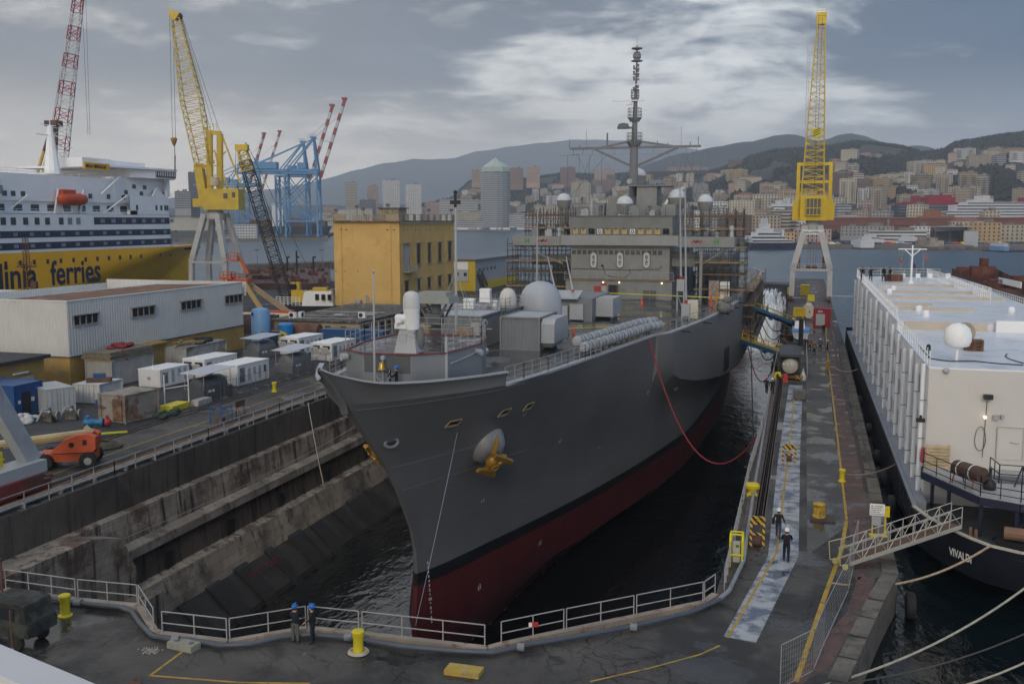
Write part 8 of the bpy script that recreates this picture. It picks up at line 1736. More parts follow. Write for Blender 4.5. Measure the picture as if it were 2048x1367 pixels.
boxed('yellow_hopper','hopper','yellow hopper bin on splayed legs beside the cream tank end',1598,646,2.0,2,1.5,YY,z=1.2)
boxed('yellow_chute','bin','low yellow bin under the hopper near the covered boat',1604,668,1.9,1.6,1.1,YY);boxed('yellow_container','container','bright yellow container standing between the gantry crane legs',1610,590,2.1,5,2.4,YY);boxed('yellow_box','box','small yellow box left behind the gantry crane leg',1580,588,1.3,2,1.6,YY);boxed('yellow_skip','skip','little yellow skip near the bright yellow container',1622,602,1.4,1.4,1.4,YELB)
p,t=boxed('cream_tank_end','tank','cream octagonal tank end between the yellow hopper and the red generator',1617,640,.2,7,.4,GREYD);x,y=p.x,p.y;m=MB();oc=[(x+1.05*math.cos(R(22.5+45*k))*.95,1.6+1.3*math.sin(R(22.5+45*k)))for k in range(8)];m.prismy(oc,y,y+6);w=part('tank',m,mat('cream_tank',(.52,.47,.36),.5,var=.06),t);m=MB();m.box(x+.05,x+.2,y-.03,y,1.3,1.8);part('black_letter',m,BLACK,w)
p,t=boxed('red_generator','generator','red generator frame with grey cabinet door beside the gantry crane',1643,654,2.8,3,3.2,mat('generator_red',(.26,.012,.025),.45,var=.12));m=MB();m.box(p.x-1.0,p.x+.5,p.y-.2,p.y-.08,.3,2.3);part('grey_cabinet',m,GREYL,t);text('lettering','EMA',WHITE,t,(p.x-.7,p.y-.1,2.6),(R(90),0,0),.42,.01)
m=MB()
for k in range(60):
 px=rnd.uniform(1545,1600);py=rnd.uniform(640,745);q=G(px-12,py);m.cbox((max(-2.75,min(-1.7,q.x)),q.y,.3),(rnd.uniform(.2,.9),rnd.uniform(.3,1.5),rnd.uniform(.3,1.3)),rnd.uniform(0,3))
solo('pier_clutter',m,mat('clutter_dark',(.05,.04,.035),.7,var=.7,scale=.8,col2=(.16,.1,.07)),kind='stuff')
m=MB();m.rail([(.9,122,0),(.75,160,0)],1.2,1.0,.03,(1,.66,.33));solo('barrier_fence',m,GREYL,'grey barrier fence dividing the pier beside the firefighters','fence')
p=G(1655,738);m=MB();m.cbox((p.x,p.y,.45),(.5,.5,.9),0,.8);m.cbox((p.x,p.y,.95),(.6,.6,.1));solo('small_yellow_bollard',m,mat('ochre_paint',(.35,.22,.02),.6),'short ochre bollard on the red paving beyond the firefighters','bollard')
for k,(a,b)in enumerate((((1500,678),(1590,702)),((1505,610),(1595,640)))):
 A,B=((Vector((-8.1,146,1.3)),Vector((-1.4,137,.5))),(Vector((-8.2,160,5)),Vector((-1.4,179,.6))))[k]
 t=thing('footbridge',['yellow railed footbridge on a blue girder from ship to pier, nearer one','yellow railed footbridge on a blue girder from ship to pier, farther one'][k],'footbridge',B,0,'footbridges between ship and pier');m=MB();m.bar(A,B,1.4,.5);m.cyl(A.lerp(B,.5)+Vector((0,-.7,-.2)),A.lerp(B,.5)+Vector((0,.7,-.2)),.5,None,10);part('girder',m,mat('girder_blue',(.03,.12,.24),.5),t)
 for s in(-.75,.75):
  m=MB()
  for f in(.5,1.1):m.cyl(A+Vector((0,s,f)),B+Vector((0,s,f)),.05,None,5)
  for j in range(8):q=A.lerp(B,j/7)+Vector((0,s,0));m.cyl(q,q+Vector((0,0,1.1)),.045,None,5)
  m.bar(A+Vector((0,s,.3)),B+Vector((0,s,.3)),.08,.16);part('side_rail',m,YEL,t)
  # = NEAR LEFT CORNER
t=thing('camouflage_jeep','camouflaged soft top military jeep parked at the lower left edge','jeep',(-33,33.6,0));CAM=mat('camouflage',(.05,.06,.045),.75,var=.15,scale=1,col2=(.02,.02,.018),amt2=.75,scale2=1.1);N_,L_,b_=nodes(CAM)
jx=G(75,1300).x;jy=33.3;m=MB();m.prismx([(jy,.7),(jy+1.75,.7),(jy+1.75,1.3),(jy,1.3)],jx-4.3,jx);m.cbox((jx-3.4,jy+.87,1.35),(1.6,1.6,.25));part('body',m,CAM,t);m=MB();m.add([],[]);m.prismy([(jx-.05,1.3),(jx-.25,2.05),(jx-.6,2.15),(jx-2.3,2.15),(jx-2.7,1.3)],jy+.04,jy+1.7);tp_=part('soft_top',m,mat('camouflage_canvas',(.06,.065,.055),.9,var=.2,col2=(.022,.022,.02),amt2=.75,scale2=1.3,bump=.3),t)
m=MB();m.box(jx-1.5,jx-.7,jy-.0,jy+.03,1.45,1.95);part('side_window',m,GLASS,tp_)
for x in(jx-.8,jx-3.5):
 for y in(jy+.02,jy+1.5):m=MB();m.latheax((x,y,.4),(0,1,0),[(.15,0),(.37,.02),(.41,.08),(.41,.2),(.37,.24),(.15,.25)],18);w=part('wheel',m,RUBBER,t,smooth=40);m=MB();m.latheax((x,y-.01,.4),(0,1,0),[(.05,0),(.2,.01),(.2,.26),(.05,.26)],12);part('hub',m,CAM,w)
m=MB();m.cyl((jx-.05,jy+.3,1),(jx+.02,jy+.3,1.02),.33,None,14);part('spare_wheel',m,RUBBER,t)
p=G(62,1310);m=MB();m.cyl((p.x,p.y-1,0),(p.x,p.y-1,.8),.035,None,6);m.cyl((p.x,p.y-1,.8),(p.x,p.y-1,2.4),.035,None,6);t=solo('marker_pole',m,mat('pole_brown',(.12,.06,.04),.7),'thin brown marker pole with white foot beside the jeep','pole');m=MB();m.cyl((p.x,p.y-1,.02),(p.x,p.y-1,.75),.045,None,6);part('white_foot',m,WHITE,t)
for k,(px,lb_)in enumerate(((6,'dark rusty post at the far left beside the first rail panel'),)):p=G(px,1205);m=MB();m.cyl((p.x,p.y,0),(p.x,p.y,2.2),.06,None,6);m.cbox((p.x,p.y,2.2),(.14,.14,.1));solo('rusty_post',m,RUST,lb_,'post')
A=G(965,1297);p=G(368,1295);t=thing('concrete_slab','pale concrete block with two dark holes lying by the hose','slab',p);m=MB();m.cbox((p.x,p.y,.14),(1.35,.62,.28),R(-8));part('body',m,mat('slab_concrete',(.27,.26,.21),.85,var=.2,scale=3),t);m=MB()
for s in(-.36,.4):m.cyl((p.x+s,p.y+(-.03 if s>0 else.05),.28),(p.x+s,p.y+(-.03 if s>0 else.05),.287),.13,None,12)
part('hole',m,GREYD,t)
p=G(928,1345);t=thing('yellow_hatch','yellow steel hatch cover with two plates on the near quay','hatch',p);m=MB();m.cbox((p.x,p.y,.1),(1.5,.75,.2));part('lid',m,mat('hatch_yellow',(.45,.31,.05),.6,var=.2,scale=1.5,col2=(.3,.22,.1),amt2=.4,scale2=1.5),t);m=MB();m.cbox((p.x,p.y,.205),(.03,.75,.01));m.cbox((p.x+.05,p.y+.15,.21),(.1,.04,.02));m.cbox((p.x+.05,p.y-.15,.21),(.1,.04,.02));m.tube([(p.x-.45+.16*math.cos(a),p.y+.1+.12*math.sin(a),.205)for a in[k*math.pi/6 for k in range(9)]],.012,4);part('seam',m,GREYL,t)
m=MB();p=G(300,1302)
for k in range(60):m.cbox((p.x+rnd.gauss(0,.22),p.y+rnd.gauss(0,.16),.02+rnd.uniform(0,.03)),(.06,.05,.04),rnd.uniform(0,3))
solo('spilled_rubble',m,mat('pale_rubble',(.35,.33,.28),.9),kind='stuff')
p=G(274,1364);m=MB();m.tube([(p.x+.17*math.cos(a),p.y+.12*math.sin(a),.06+.12*max(0,math.sin(a)))for a in[2*math.pi*k/14 for k in range(15)]],.035,6);m.cbox((p.x,p.y-.1,.03),(.5,.2,.06));solo('mooring_ring',m,RUST,'small rusty mooring ring let into the near quay','ring')
m=MB();a=PD(-60,1262,6.0);b=PD(235,1385,5.4);d=(b-a).normalized();n=Vector((d.y,-d.x,0)).normalized()
rows=[[a-n*.02+Vector((0,0,-.5)),b-n*.02+Vector((0,0,-.5))],[a,b],[a+n*.25+Vector((0,0,.01)),b+n*.25+Vector((0,0,.01))],[a+n*.25+Vector((0,0,-.5)),b+n*.25+Vector((0,0,-.5))]]
m.loft(rows);solo('balcony_parapet',m,mat('parapet_white',(.55,.55,.56),.7,var=.06),'pale smooth parapet top at the bottom left corner','parapet')
# = ON THE SHIP'S DECK
def dcont(nm,lb_,x0,x1,y0,y1,z0,z1):
 t=thing(nm,lb_,'container',((x0+x1)/2,(y0+y1)/2,z0),0,'grey containers on the ship deck');part('body',corrug(x0+.05,x1-.05,y0+.06,y1-.05,z0+.15,z1-.05,.32),GREY,t);m=MB()
 for x in(x0,x1):
  for y in(y0,y1):m.cbox((x,y,(z0+z1)/2),(.15,.15,z1-z0))
  m.bar((x,y0,z1),(x,y1,z1),.12);m.bar((x,y0,z0+.1),(x,y1,z0+.1),.14)
 for y in(y0,y1):m.bar((x0,y,z1),(x1,y,z1),.12);m.bar((x0,y,z0+.1),(x1,y,z0+.1),.14)
 part('frame',m,GREY,t);m=MB();m.box(x0,x1,y0,y1,z1-.05,z1-.01);part('roof',m,GREYL,t);return t
dcont('deck_container','grey ribbed container nearest the deck middle, right of two',-24.3,-20.95,79.8,85.8,7.62,10.4);t=dcont('deck_container','grey ribbed container with a pale switch box, left of two on deck',-30.6,-26.0,79.6,85.6,7.62,10.4)
m=MB();m.box(-26.7,-26.0,79.2,79.6,8.3,9.9);part('switch_box',m,mat('switch_cream',(.4,.39,.37),.5),t)
p=Vector((-25.3,78.6,7.62));m=MB();m.lathe(p,[(.35,0),(.3,.2),(.08,.35),(.07,2.2)],10);m.tube([(p.x+.22*math.cos(a),p.y,p.z+2.4+.22*math.sin(a))for a in[2*math.pi*k/12 for k in range(13)]],.03,5);m.bar((p.x-.5,p.y,p.z+1.9),(p.x+.6,p.y,p.z+1.9),.06);solo('deck_standpipe',m,GREYL,'grey standpipe with hand wheel between the two deck containers','standpipe')
m=MB();m.prismx([(80,8.3),(85,8.3),(85,9.9),(84.4,10.3),(80.5,10.3),(80,9.9)],-20.85,-19.7);m.prismx([(80.5,7.9),(84,7.9),(85,8.3),(80,8.3)],-20.8,-20);solo('vent_housing',m,GREYL,'rounded grey vent housing on the right end of the deck container','vent')
for k,(px,py,lb_)in enumerate(((939,610,'white wrapped box on the deck house roof left of the small dome'),(971,590,'white wrapped box standing higher behind the small dome'),(985,612,'low white wrapped bundle at the foot of the small dome'))):
 q=PYY(px,py,88+k*1.5);m=MB();m.cbox((q.x,q.y,q.z),(1.0,.9,1.25 if k<2 else.7),.1,.94);m.cbox((q.x,q.y,q.z+.5),(1.05,.95,.08),.1)
 m.cbox((q.x,q.y,q.z-(.6 if k<2 else.35)),(1.1,1.0,.08),.1);solo('wrapped_box',m,WHITEC,lb_,'box')
for k,(px,py)in enumerate(((1147,667),(1192,674),(1255,668),(1203,617),(1284,608),(1422,612))):
 tall=k==5;p=G(px,py,7.45);t=thing('traffic_cone',['orange cone with white bands left on the wet deck','orange cone lying tilted in the middle of the wet deck','orange cone with white bands right on the wet deck','faded orange cone beside the grey aerial house','small red cone alone before the deckhouse wall','tall bright orange cone near the port deck edge'][k],'cone',p,0,'traffic cones on the ship deck');h=1.6 if tall else.75
 if k==1:m=MB();m.latheax(p+Vector((0,0,.18)),(1,.3,.25),[(.3,0),(.3,.05),(.18,.06),(.05,.7)],10);part('body',m,mat('cone_orange',(.6,.07,.02),.5),t)
 else:
  m=MB();m.lathe(p,[(.3,0),(.3,.05),(.2,.06),(.05,h)],12);part('body',m,mat('cone_orange',(.6,.07,.02),.5),t);m=MB();m.lathe(p,[(.155,h*.3),(.165,h*.3),(.115,h*.5),(.11,h*.5)],12)
  if not tall:part('white_band',m,WHITEC,t)
m=MB();m.cyl((-33,137.5,8.5),(-9.6,131,8.5),.07,None,5);solo('barrier_tape',m,mat('tape_yellow',(.6,.52,.05),.6),'yellow barrier tape stretched across the deck before the deckhouse','tape');m=MB();m.cyl((-22.3,93,8.1),(-13,99,8.2),.035,None,5);m.cyl((-22.3,93.2,8.3),(-13,99,8.35),.02,None,4);solo('barrier_tape',m,MATS['tape_yellow'],'pale yellow tape stretched above the cones nearer the life rafts','tape')
for k,(px,py,w,h,m_,lb_)in enumerate(((1384,635,1.35,1.9,mat('cream_wrap',(.55,.52,.42),.7,var=.1),'cream wrapped upright crate near the port whip aerials'),(1427,600,1.4,2.6,mat('brown_pack',(.3,.24,.2),.8,var=.4,scale=3),'tall stack of brown packs before the scaffolding'),(1447,598,1.6,2.4,WHITEC,'white wrapped stack beside the brown packs'))):
 p=G(px,py,7.45);m=MB();m.cbox((p.x,p.y,7.45+.1+h/2),(w,w,h),.1,.96);m.cbox((p.x,p.y,7.5),(w,w,.1),.1)
 for j in range(int(h/.45)):m.cbox((p.x,p.y,7.7+j*.45),(w+.02,w+.02,.05),.1)
 solo('wrapped_stack',m,m_,lb_,'stack')
t=thing('pallet_truck','orange tubular lift truck near the stacks at the port deck edge','lift truck',G(1440,620,7.45));p=G(1440,622,7.45);m=MB()
for s in(-.5,.5):m.tube([(p.x+s,p.y,7.5),(p.x+s,p.y,9.6),(p.x+s,p.y+1,9.6),(p.x+s,p.y+1.2,7.5)],.07,6)
m.bar((p.x-.5,p.y,9.6),(p.x+.5,p.y,9.6),.1);m.bar((p.x-.5,p.y,8.4),(p.x+.5,p.y,8.4),.1);m.cbox((p.x,p.y+.6,7.9),(.9,1.2,.6));part('frame',m,mat('truck_orange',(.55,.28,.02),.5),t)
p=G(1450,625,7.45);m=MB();[m.ball((p.x+a_,p.y+b_,7.45+c_),r_,9,6,.9)for a_,b_,c_,r_ in((0,0,.6,.85),(.5,.3,.5,.6),(-.45,.2,1.0,.6),(.2,0,1.5,.55),(-.2,-.3,.5,.7))];solo('covered_winch',m,MATS['grey_canvas'],'bulky machine under a grey canvas cover at the port deck edge','covered machine',smooth=50)
m=MB();A=PYY(872,598,68);m.cbox((A.x,68,A.z),(2.9,2.2,.5),0,.92);m.cbox((A.x,68,A.z+.4),(2.2,1.6,.3),0,.95);t=thing('boxed_launcher','grey flat topped launcher on splayed legs behind the gun turret','launcher',(A.x,68,8));part('box_top',m,mat('olive_grey',(.24,.25,.23),.5,var=.08),t);m=MB()
for s in(-1,1):
 for y in(67.3,68.7):m.bar((A.x+s*1.1,y,A.z-.2),(A.x+s*.5,y,A.z-1.3),.14)
m.cyl((A.x,68,8),(A.x,68,A.z-.3),.42,.36,12);m.cbox((A.x,67.6,A.z-1.4),(1.2,.9,.8));part('pedestal',m,GREYD,t)
for x_,lb_ in((A.x-1.9,'tall tan crate behind the flat topped launcher, on its left'),(A.x+1.2,'tall tan crate behind the flat topped launcher, on its right')):
 m=MB();m.box(x_,x_+1,69,70,8,10.6);m.box(x_-.03,x_+1.03,68.95,69,9.2,9.3);m.box(x_-.03,x_+1.03,68.95,69,10.2,10.3);solo('tan_crate',m,WOOD,lb_,'crate')
def scaffold(lb_,x0,x1,y0,y1,z0,z1,nx,nz):
 t=thing('scaffolding',lb_,'scaffolding',((x0+x1)/2,y0,z0),0,'scaffolds round the bridge wings');SC_=mat('scaffold_tube',(.05,.04,.034),.7,var=.4,scale=1);m=MB()
 xs=[x0+(x1-x0)*i/nx for i in range(nx+1)];ys=[y0,(y0+y1)/2,y1]
 for x in xs:
  for y in ys:m.cyl((x,y,z0),(x,y,z1+rnd.uniform(.2,1.2)),.06,None,4)
 for k in range(nz*2+1):
  z=z0+(z1-z0)*k/(nz*2)
  for y in ys:m.cyl((x0-.3,y,z),(x1+.3,y,z),.035,None,4)
  for x in(x0,x1):m.cyl((x,y0-.3,z),(x,y1+.3,z),.035,None,4)
 for i in range(nx):
  z=z0+(z1-z0)*rnd.random()*.6;m.cyl((xs[i],y0,z),(xs[i+1],y0,z+3),.03,None,4);m.cyl((xs[i+1],y1,z),(xs[i],y1,z+3),.03,None,4)
 part('tubes',m,SC_,t,kind='stuff')
 for k in range(1,nz+1):
  z=z0+(z1-z0)*(k-.12*(k%2))/nz-.4;m=MB();m.box(x0,x1,y0,y1,z,z+.07);m.box(x0-.2,x1+.2,y0-.06,y0,z,z+.24);part('plank_deck',m,mat('scaffold_planks',(.25,.175,.10),.8,var=.35,scale=1.2)if k!=2 else mat('dark_planks',(.12,.08,.05),.8,var=.3,scale=1.5),t)
 return t
scaffold('scaffold tower with plank decks round the starboard bridge wing, left of the bridge',-42,-33.2,141.5,147,7.5,15,7,4);scaffold('scaffold with plank decks round the port bridge wing, right of the bridge',-14.5,-7.8,141.5,148,7.5,15.0,6,4)
scaffold('light scaffold standing on top of the starboard wing beside the bridge',-39.5,-32.8,142.5,146,16.2,19.5,6,2);scaffold('light scaffold standing on top of the port wing beside the bridge',-16.4,-8.2,142.5,146,16.2,19.3,7,2)
scaffold('dark scaffold hanging along the ship side aft of the port wing',-8.3,-6.9,150,196,.8,8.5,2,4)
# = FAR SHORE, CITY, HILLS, HAZE
def noise2(x,y):
 return(math.sin(x*1.7+1.3*math.sin(y*1.1))+math.sin(y*2.3+1.7*math.sin(x*.9))+.5*math.sin(x*4.1+y*3.7))/2.5
CRX=[-300,560,640,700,820,905,940,975,1050,1120,1200,1330,1420,1480,1500,1545,1600,1660,1700,1740,1800,1840,1880,1900,1950,2000,2048,2300]
CRY=[436,436,434,430,420,398,366,372,362,352,354,350,348,328,318,307,303,299,290,293,300,312,306,293,285,277,272,262]
def Dc(px):return lerp(px,[-300,655,670,880,1000,1100,1480,1500,2300],[1010,1010,1700,1850,1850,1700,770,735,735])
def Dk(px):return lerp(px,[-300,640,900,1200,1480,2300],[2600,2600,2900,2900,2400,2200])
def terr(px,D):
 a,b=Dc(px)+(60 if px<650 else 260 if px>1480 else 130),Dk(px);t=max(0,min(1.25,(D-a)/(b-a)))
 zc=H+(HZ-lerp(px,CRX,CRY))*b/F
 s=t if t<1 else 2-t
 return 1.2+max(0,zc-1.2)*(s**1.15)+(noise2(px/45,D/210)*8*math.sin(math.pi*min(1,s))if t>0 else 0)
WOODM=mat('wooded_slope',(.035,.04,.03),.95,var=.4,scale=.02,col2=(.08,.075,.06),amt2=.5,scale2=.012)
m=MB();rows=[]
pxs=list(range(-300,2301,20))
for i in range(28):
 r=[]
 for px in pxs:
  a,b=Dc(px),Dk(px);D=a+(b-a)*(i/22)**1.2 if i<=22 else b+(i-22)*120
  p=PD(px,HZ,D);r.append((p.x,p.y,terr(px,D)))
 rows.append(r)
m.loft([[(x,y,-4)for x,y,z in rows[0]]]+rows);solo('city_hills',m,WOODM,kind='structure',smooth=60)
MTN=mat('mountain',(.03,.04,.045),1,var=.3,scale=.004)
def ridge(xs,ys,D,nm):
 m=MB();r0,r1,r2=[],[],[]
 for px in range(-320,2321,14):
  z=H+(HZ-lerp(px,xs,ys))*D/F+noise2(px/17,D)*5;p=PD(px,HZ,D*.62);q=PD(px,HZ,D);r0 .append((p.x,p.y,0));r1 .append((q.x,q.y,z));s=PD(px,HZ,D*.82);r2 .append((s.x,s.y,z*.55+noise2(px/23,3)*14))
 m.loft([r0,r2,r1,[(x*1.08,y*1.08,z*.3)for x,y,z in r1]]);return solo(nm,m,MTN if D<6000 else mat('hazed_mountain',(.08,.11,.13),1,var=.2,scale=.003),kind='structure',smooth=70)  # far ridge paler and bluer: extra haze painted into its colour
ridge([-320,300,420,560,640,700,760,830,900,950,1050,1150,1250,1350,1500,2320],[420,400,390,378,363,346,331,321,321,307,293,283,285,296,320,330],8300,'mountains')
ridge([-320,1180,1250,1330,1400,1480,1540,1575,1620,1650,1690,1730,1800,1830,1870,1920,2320],[430,400,345,318,302,289,277,272,284,282,270,279,297,294,302,318,350],4300,'mountains')
WD=MB();WDM=mat('winter_woods',(.02,.025,.018),.95,var=.6,scale=.03,col2=(.045,.04,.03),amt2=.35,scale2=.02)
def clump(p,s):
 d=[Vector(v)*s*rnd.uniform(.6,1.25)for v in((1,0,0),(-1,0,0),(0,1,0),(0,-1,0),(0,0,1.1),(0,0,-.6))]
 WD.add([p+v for v in d],[(0,2,4),(2,1,4),(1,3,4),(3,0,4),(2,0,5),(1,2,5),(3,1,5),(0,3,5)])
for k in range(34000):
 px=rnd.uniform(660,2150);u=rnd.random();D=Dc(px)+150+(Dk(px)-Dc(px)-150)*(1 if k%5==0 else u);
 if k%5 and noise2(px/52+3,D/230)<(.45 if u<.3 else-.3):continue
 if px<900 and k%3:continue
 p=PD(px,HZ,D);s=rnd.uniform(2.4,6.0);clump(Vector((p.x,p.y,terr(px,D)+s*.4)),s)
solo('hillside_woods',WD,WDM,kind='stuff')
def facade(name,fw=.36,fh=.5,win=(.035,.04,.05),band=None):
 m=mat(name,(.4,.4,.4),.8,var=.12,scale=.06,objcol=True);N,L,b=nodes(m);src=b.inputs['Base Color'].links[0].from_socket;uv=N.new('ShaderNodeUVMap');sp=N.new('ShaderNodeSeparateXYZ');L.new(uv.outputs[0],sp.inputs[0])
 def stripe(s,f):
  a=N.new('ShaderNodeMath');a.operation='FRACT';L.new(s,a.inputs[0]);c=N.new('ShaderNodeMath');c.operation='COMPARE';c.inputs[1].default_value=.5;c.inputs[2].default_value=f/2;L.new(a.outputs[0],c.inputs[0]);return c.outputs[0]
 u=stripe(sp.outputs[0],fw);v=stripe(sp.outputs[1],fh);k=N.new('ShaderNodeMath');k.operation='MULTIPLY';L.new(u,k.inputs[0]);L.new(v,k.inputs[1])
 x=N.new('ShaderNodeMix');x.data_type='RGBA';L.new(k.outputs[0],x.inputs[0]);L.new(src,x.inputs[6]);x.inputs[7].default_value=(*win,1);L.new(x.outputs[2],b.inputs['Base Color']);return m
FAC=[facade('facade_windows'),facade('facade_balconies',.62,.42,(.10,.09,.085)),facade('facade_bands',1.1,.45,(.05,.06,.075)),facade('facade_narrow',.45,.62,(.05,.055,.06))]
ROOFC=mat('city_roof',(.2,.19,.18),.9,var=.3,scale=.1);ROOFT=mat('tiled_roof',(.22,.10,.065),.9,var=.25,scale=.2)
def bmesh_(w,d,h,sty,hip=False,bal=False,seed=0):
 
 V=[(-w/2,-d/2),(w/2,-d/2),(w/2,d/2),(-w/2,d/2)];mb=MB();uvs=[];base=-14
 for i in range(4):
  a,c=V[i],V[(i+1)%4];L=math.hypot(c[0]-a[0],c[1]-a[1]);n=max(1,round(L/3.3));f=h/3.2
  mb.add([(*a,0),(*c,0),(*c,h),(*a,h)],[(0,1,2,3)]);uvs.append([(0,0),(n,0),(n,round(f)),(0,round(f))])
  mb.add([(*a,base),(*c,base),(*c,0),(*a,0)],[(0,1,2,3)]);uvs.append([(0,0)]*4)
 mb.cur=1;n0=len(mb.f)
 if hip:mb.add([(*v,h)for v in V]+[(-w/2+d/2 if w>d else 0,0,h+d*.22),(w/2-d/2 if w>d else 0,0,h+d*.22)],[(0,1,5,4),(2,3,4,5),(1,2,5),(3,0,4)])
 else:
  mb.add([(*v,h)for v in V],[(0,1,2,3)]);mb.cbox((w*.15,0,h+1.4),(w*.28,d*.5,2.8));mb.cbox((-w*.28,d*.1,h+.8),(w*.12,d*.3,1.6))
 if bal:
  for k in range(1,int(h/3.2)):
   for s in(-.28,.28):mb.cbox((w*s,-d/2-.6,k*3.2),(w*.24,1.2,1.0))
 me=bpy.data.meshes.new('building');me.from_pydata(mb.v,[],mb.f);me.polygons.foreach_set('material_index',mb.mi);me.materials.append(FAC[sty]);me.materials.append(ROOFT if hip else ROOFC)
 ul=me.uv_layers.new(name='UVMap');q=0
 for f,u in zip(me.polygons,uvs+[None]*(len(me.polygons)-len(uvs))):
  for j,li in enumerate(f.loop_indices):ul.data[li].uv=u[j]if u else(0,0)
 return me
COLS={'cream':(.46,.41,.32),'pale pink':(.40,.30,.27),'ochre':(.42,.30,.16),'white':(.52,.52,.51),'grey':(.30,.30,.31),'brick red':(.22,.14,.12),'tan':(.36,.29,.22),'salmon':(.40,.28,.21),'dark grey':(.15,.155,.165),'brown':(.16,.10,.08)}
BL=[]
def city(px,D,w,d,h,col,sty=0,rz=0,hip=False,bal=False,z=None,label=None,cat='building',form=None):
 o=bpy.data.objects.new('apartment_building' if cat=='building' else cat.replace(' ','_'),bmesh_(w,d,h,sty,hip,bal));p=PD(px,HZ,D);C.objects.link(o);o.location=(p.x,p.y,terr(px,D)if z is None else z);o.rotation_euler=(0,0,YAW-math.atan((px-PX)/F)+rz)
 k=rnd.uniform(.95,1.3);c=COLS[col];o.color=(c[0]*k,c[1]*k,c[2]*k,1);WM[o.name]=o.matrix_basis.copy();o['category']=cat
 if label:o['label']=label
 else:BL.append((o,px,D,col,form or('tall' if h>34 else 'wide' if w>34 else 'small' if h<15 else 'mid height')));o['group']='apartment blocks on the city hillside'
 return o
def pxb(x0,x1,yb,yt,D,col,label,sty=0,d=16,hip=False,bal=False,cat='building',rz=0):
 z0=H+(HZ-yb)*D/F;return city((x0+x1)/2,D+d/2,(x1-x0)*D/F,d,(yb-yt)*D/F,col,sty,rz,hip,bal,z0,label,cat)
for a in((766,800,432,362,1950,'white','white tower block with square window grid above the yellow building, wider of two',0,24),(812,843,432,370,1960,'white','white tower block with window grid right of the wider one',0,22),(692,716,428,366,2050,'cream','cream tower with horizontal bands beyond the container cranes',2,18),(735,758,432,373,2100,'pale pink','slim pinkish tower between the cream banded and the white gridded towers',1,18),(720,752,436,400,1900,'dark grey','blue grey glass block low beneath the pinkish tower',2,20),(1454,1483,364,322,2350,'brown','dark brown slab tower on the hill right of the ship mast',3,16),(1333,1413,366,336,2700,'pale pink','very long pink slab block on the hill crest behind the mast',2,14),(1053,1079,366,336,2600,'salmon','orange tower block on the ridge right of the pointed tower',1,14),(1020,1046,370,338,2600,'brick red','brick red tower block on the ridge next to the pointed tower',1,14),(944,962,366,342,2700,'salmon','salmon block on the ridge left of the pointed tower',1,14),(1120,1150,372,337,2600,'brick red','reddish brown tower pair on the ridge left of the ship mast',1,16),(1188,1228,366,341,2620,'pale pink','pink block with flat roof on the ridge close to the mast',1,16),(1142,1180,398,366,2300,'cream','cream balconied block below the reddish brown towers',1,18),(1188,1230,396,362,2320,'brick red','dark red block beside the cream balconied one',1,18),(380,400,432,346,1500,'dark grey','dark blue glass tower left of the yellow slewing crane',2,20),(352,382,418,383,1450,'grey','grey apartment tower behind the ferry bow',2,20),(655,700,442,420,1900,'white','white low block at the shore right of the container cranes',0,20),(700,745,444,418,1880,'cream','cream wide block at the shore beneath the glass building',0,20),(850,905,440,405,2000,'pale pink','pink block group on the shore behind the yellow building roof',0,20),(880,956,430,400,1950,'white','long white office block left of the pointed tower',2,18),(1180,1236,432,398,1900,'white','white apartment front with balconies left of the bridge domes',1,18),(1070,1140,436,412,1900,'cream','cream residential block behind the scaffolded wing',0,18),(1720,1763,432,366,1500,'cream','cream block with dark window pattern on its front right of the yellow crane',0,18),(1765,1832,436,372,1480,'tan','wide tan apartment block next to the patterned cream block',1,18),(1811,1831,400,372,1470,'white','white block with irregular dark openings at the end of the tan one',3,16),(1725,1760,436,392,1250,'ochre','ochre palazzo with many windows above the red quay building',0,16)):
 pxb(*a)
t=thing('pointed_tower','tall round banded grey tower with green pyramid roof by the harbour','tower',PD(991,HZ,1880));p=PD(991,HZ,1880);m=MB();rr=29*1880/F;z1=H+(HZ-337)*1880/F
m.lathe((p.x,p.y,0),[(rr,-3),(rr,z1-8)],16);part('wall',m,mat('tower_glass',(.15,.17,.19),.3,var=.15,scale=.02),t);m=MB()
for k in range(26):z=4+k*(z1-14)/26;m.lathe((p.x,p.y,z),[(rr+.2,0),(rr+.8,.1),(rr+.8,1.7),(rr+.2,1.8)],16)
part('floor_band',m,mat('tower_band',(.42,.43,.44),.6),t,kind='stuff');m=MB();m.lathe((p.x,p.y,z1-9),[(rr*1.04,0),(rr*1.04,9),(rr*.98,9.2),(0,9.2+19*1880/F)],8);part('pyramid_roof',m,mat('copper_green',(.42,.5,.45),.6,var=.1),t)
zone=lambda px,D:('near the container cranes' if px<690 else 'behind the yellow building' if px<900 else 'beside the pointed tower' if px<1060 else 'left of the ship mast' if px<1250 else 'right of the ship mast' if px<1450 else 'left of the yellow pier crane' if px<1600 else 'right of the yellow pier crane' if px<1720 else 'above the cruise ships' if px<1880 else 'at far right')+(', low down' if D<Dc(px)+420 else ', high up' if D>Dc(px)+1000 else ', mid slope')
placed=[];tries=0
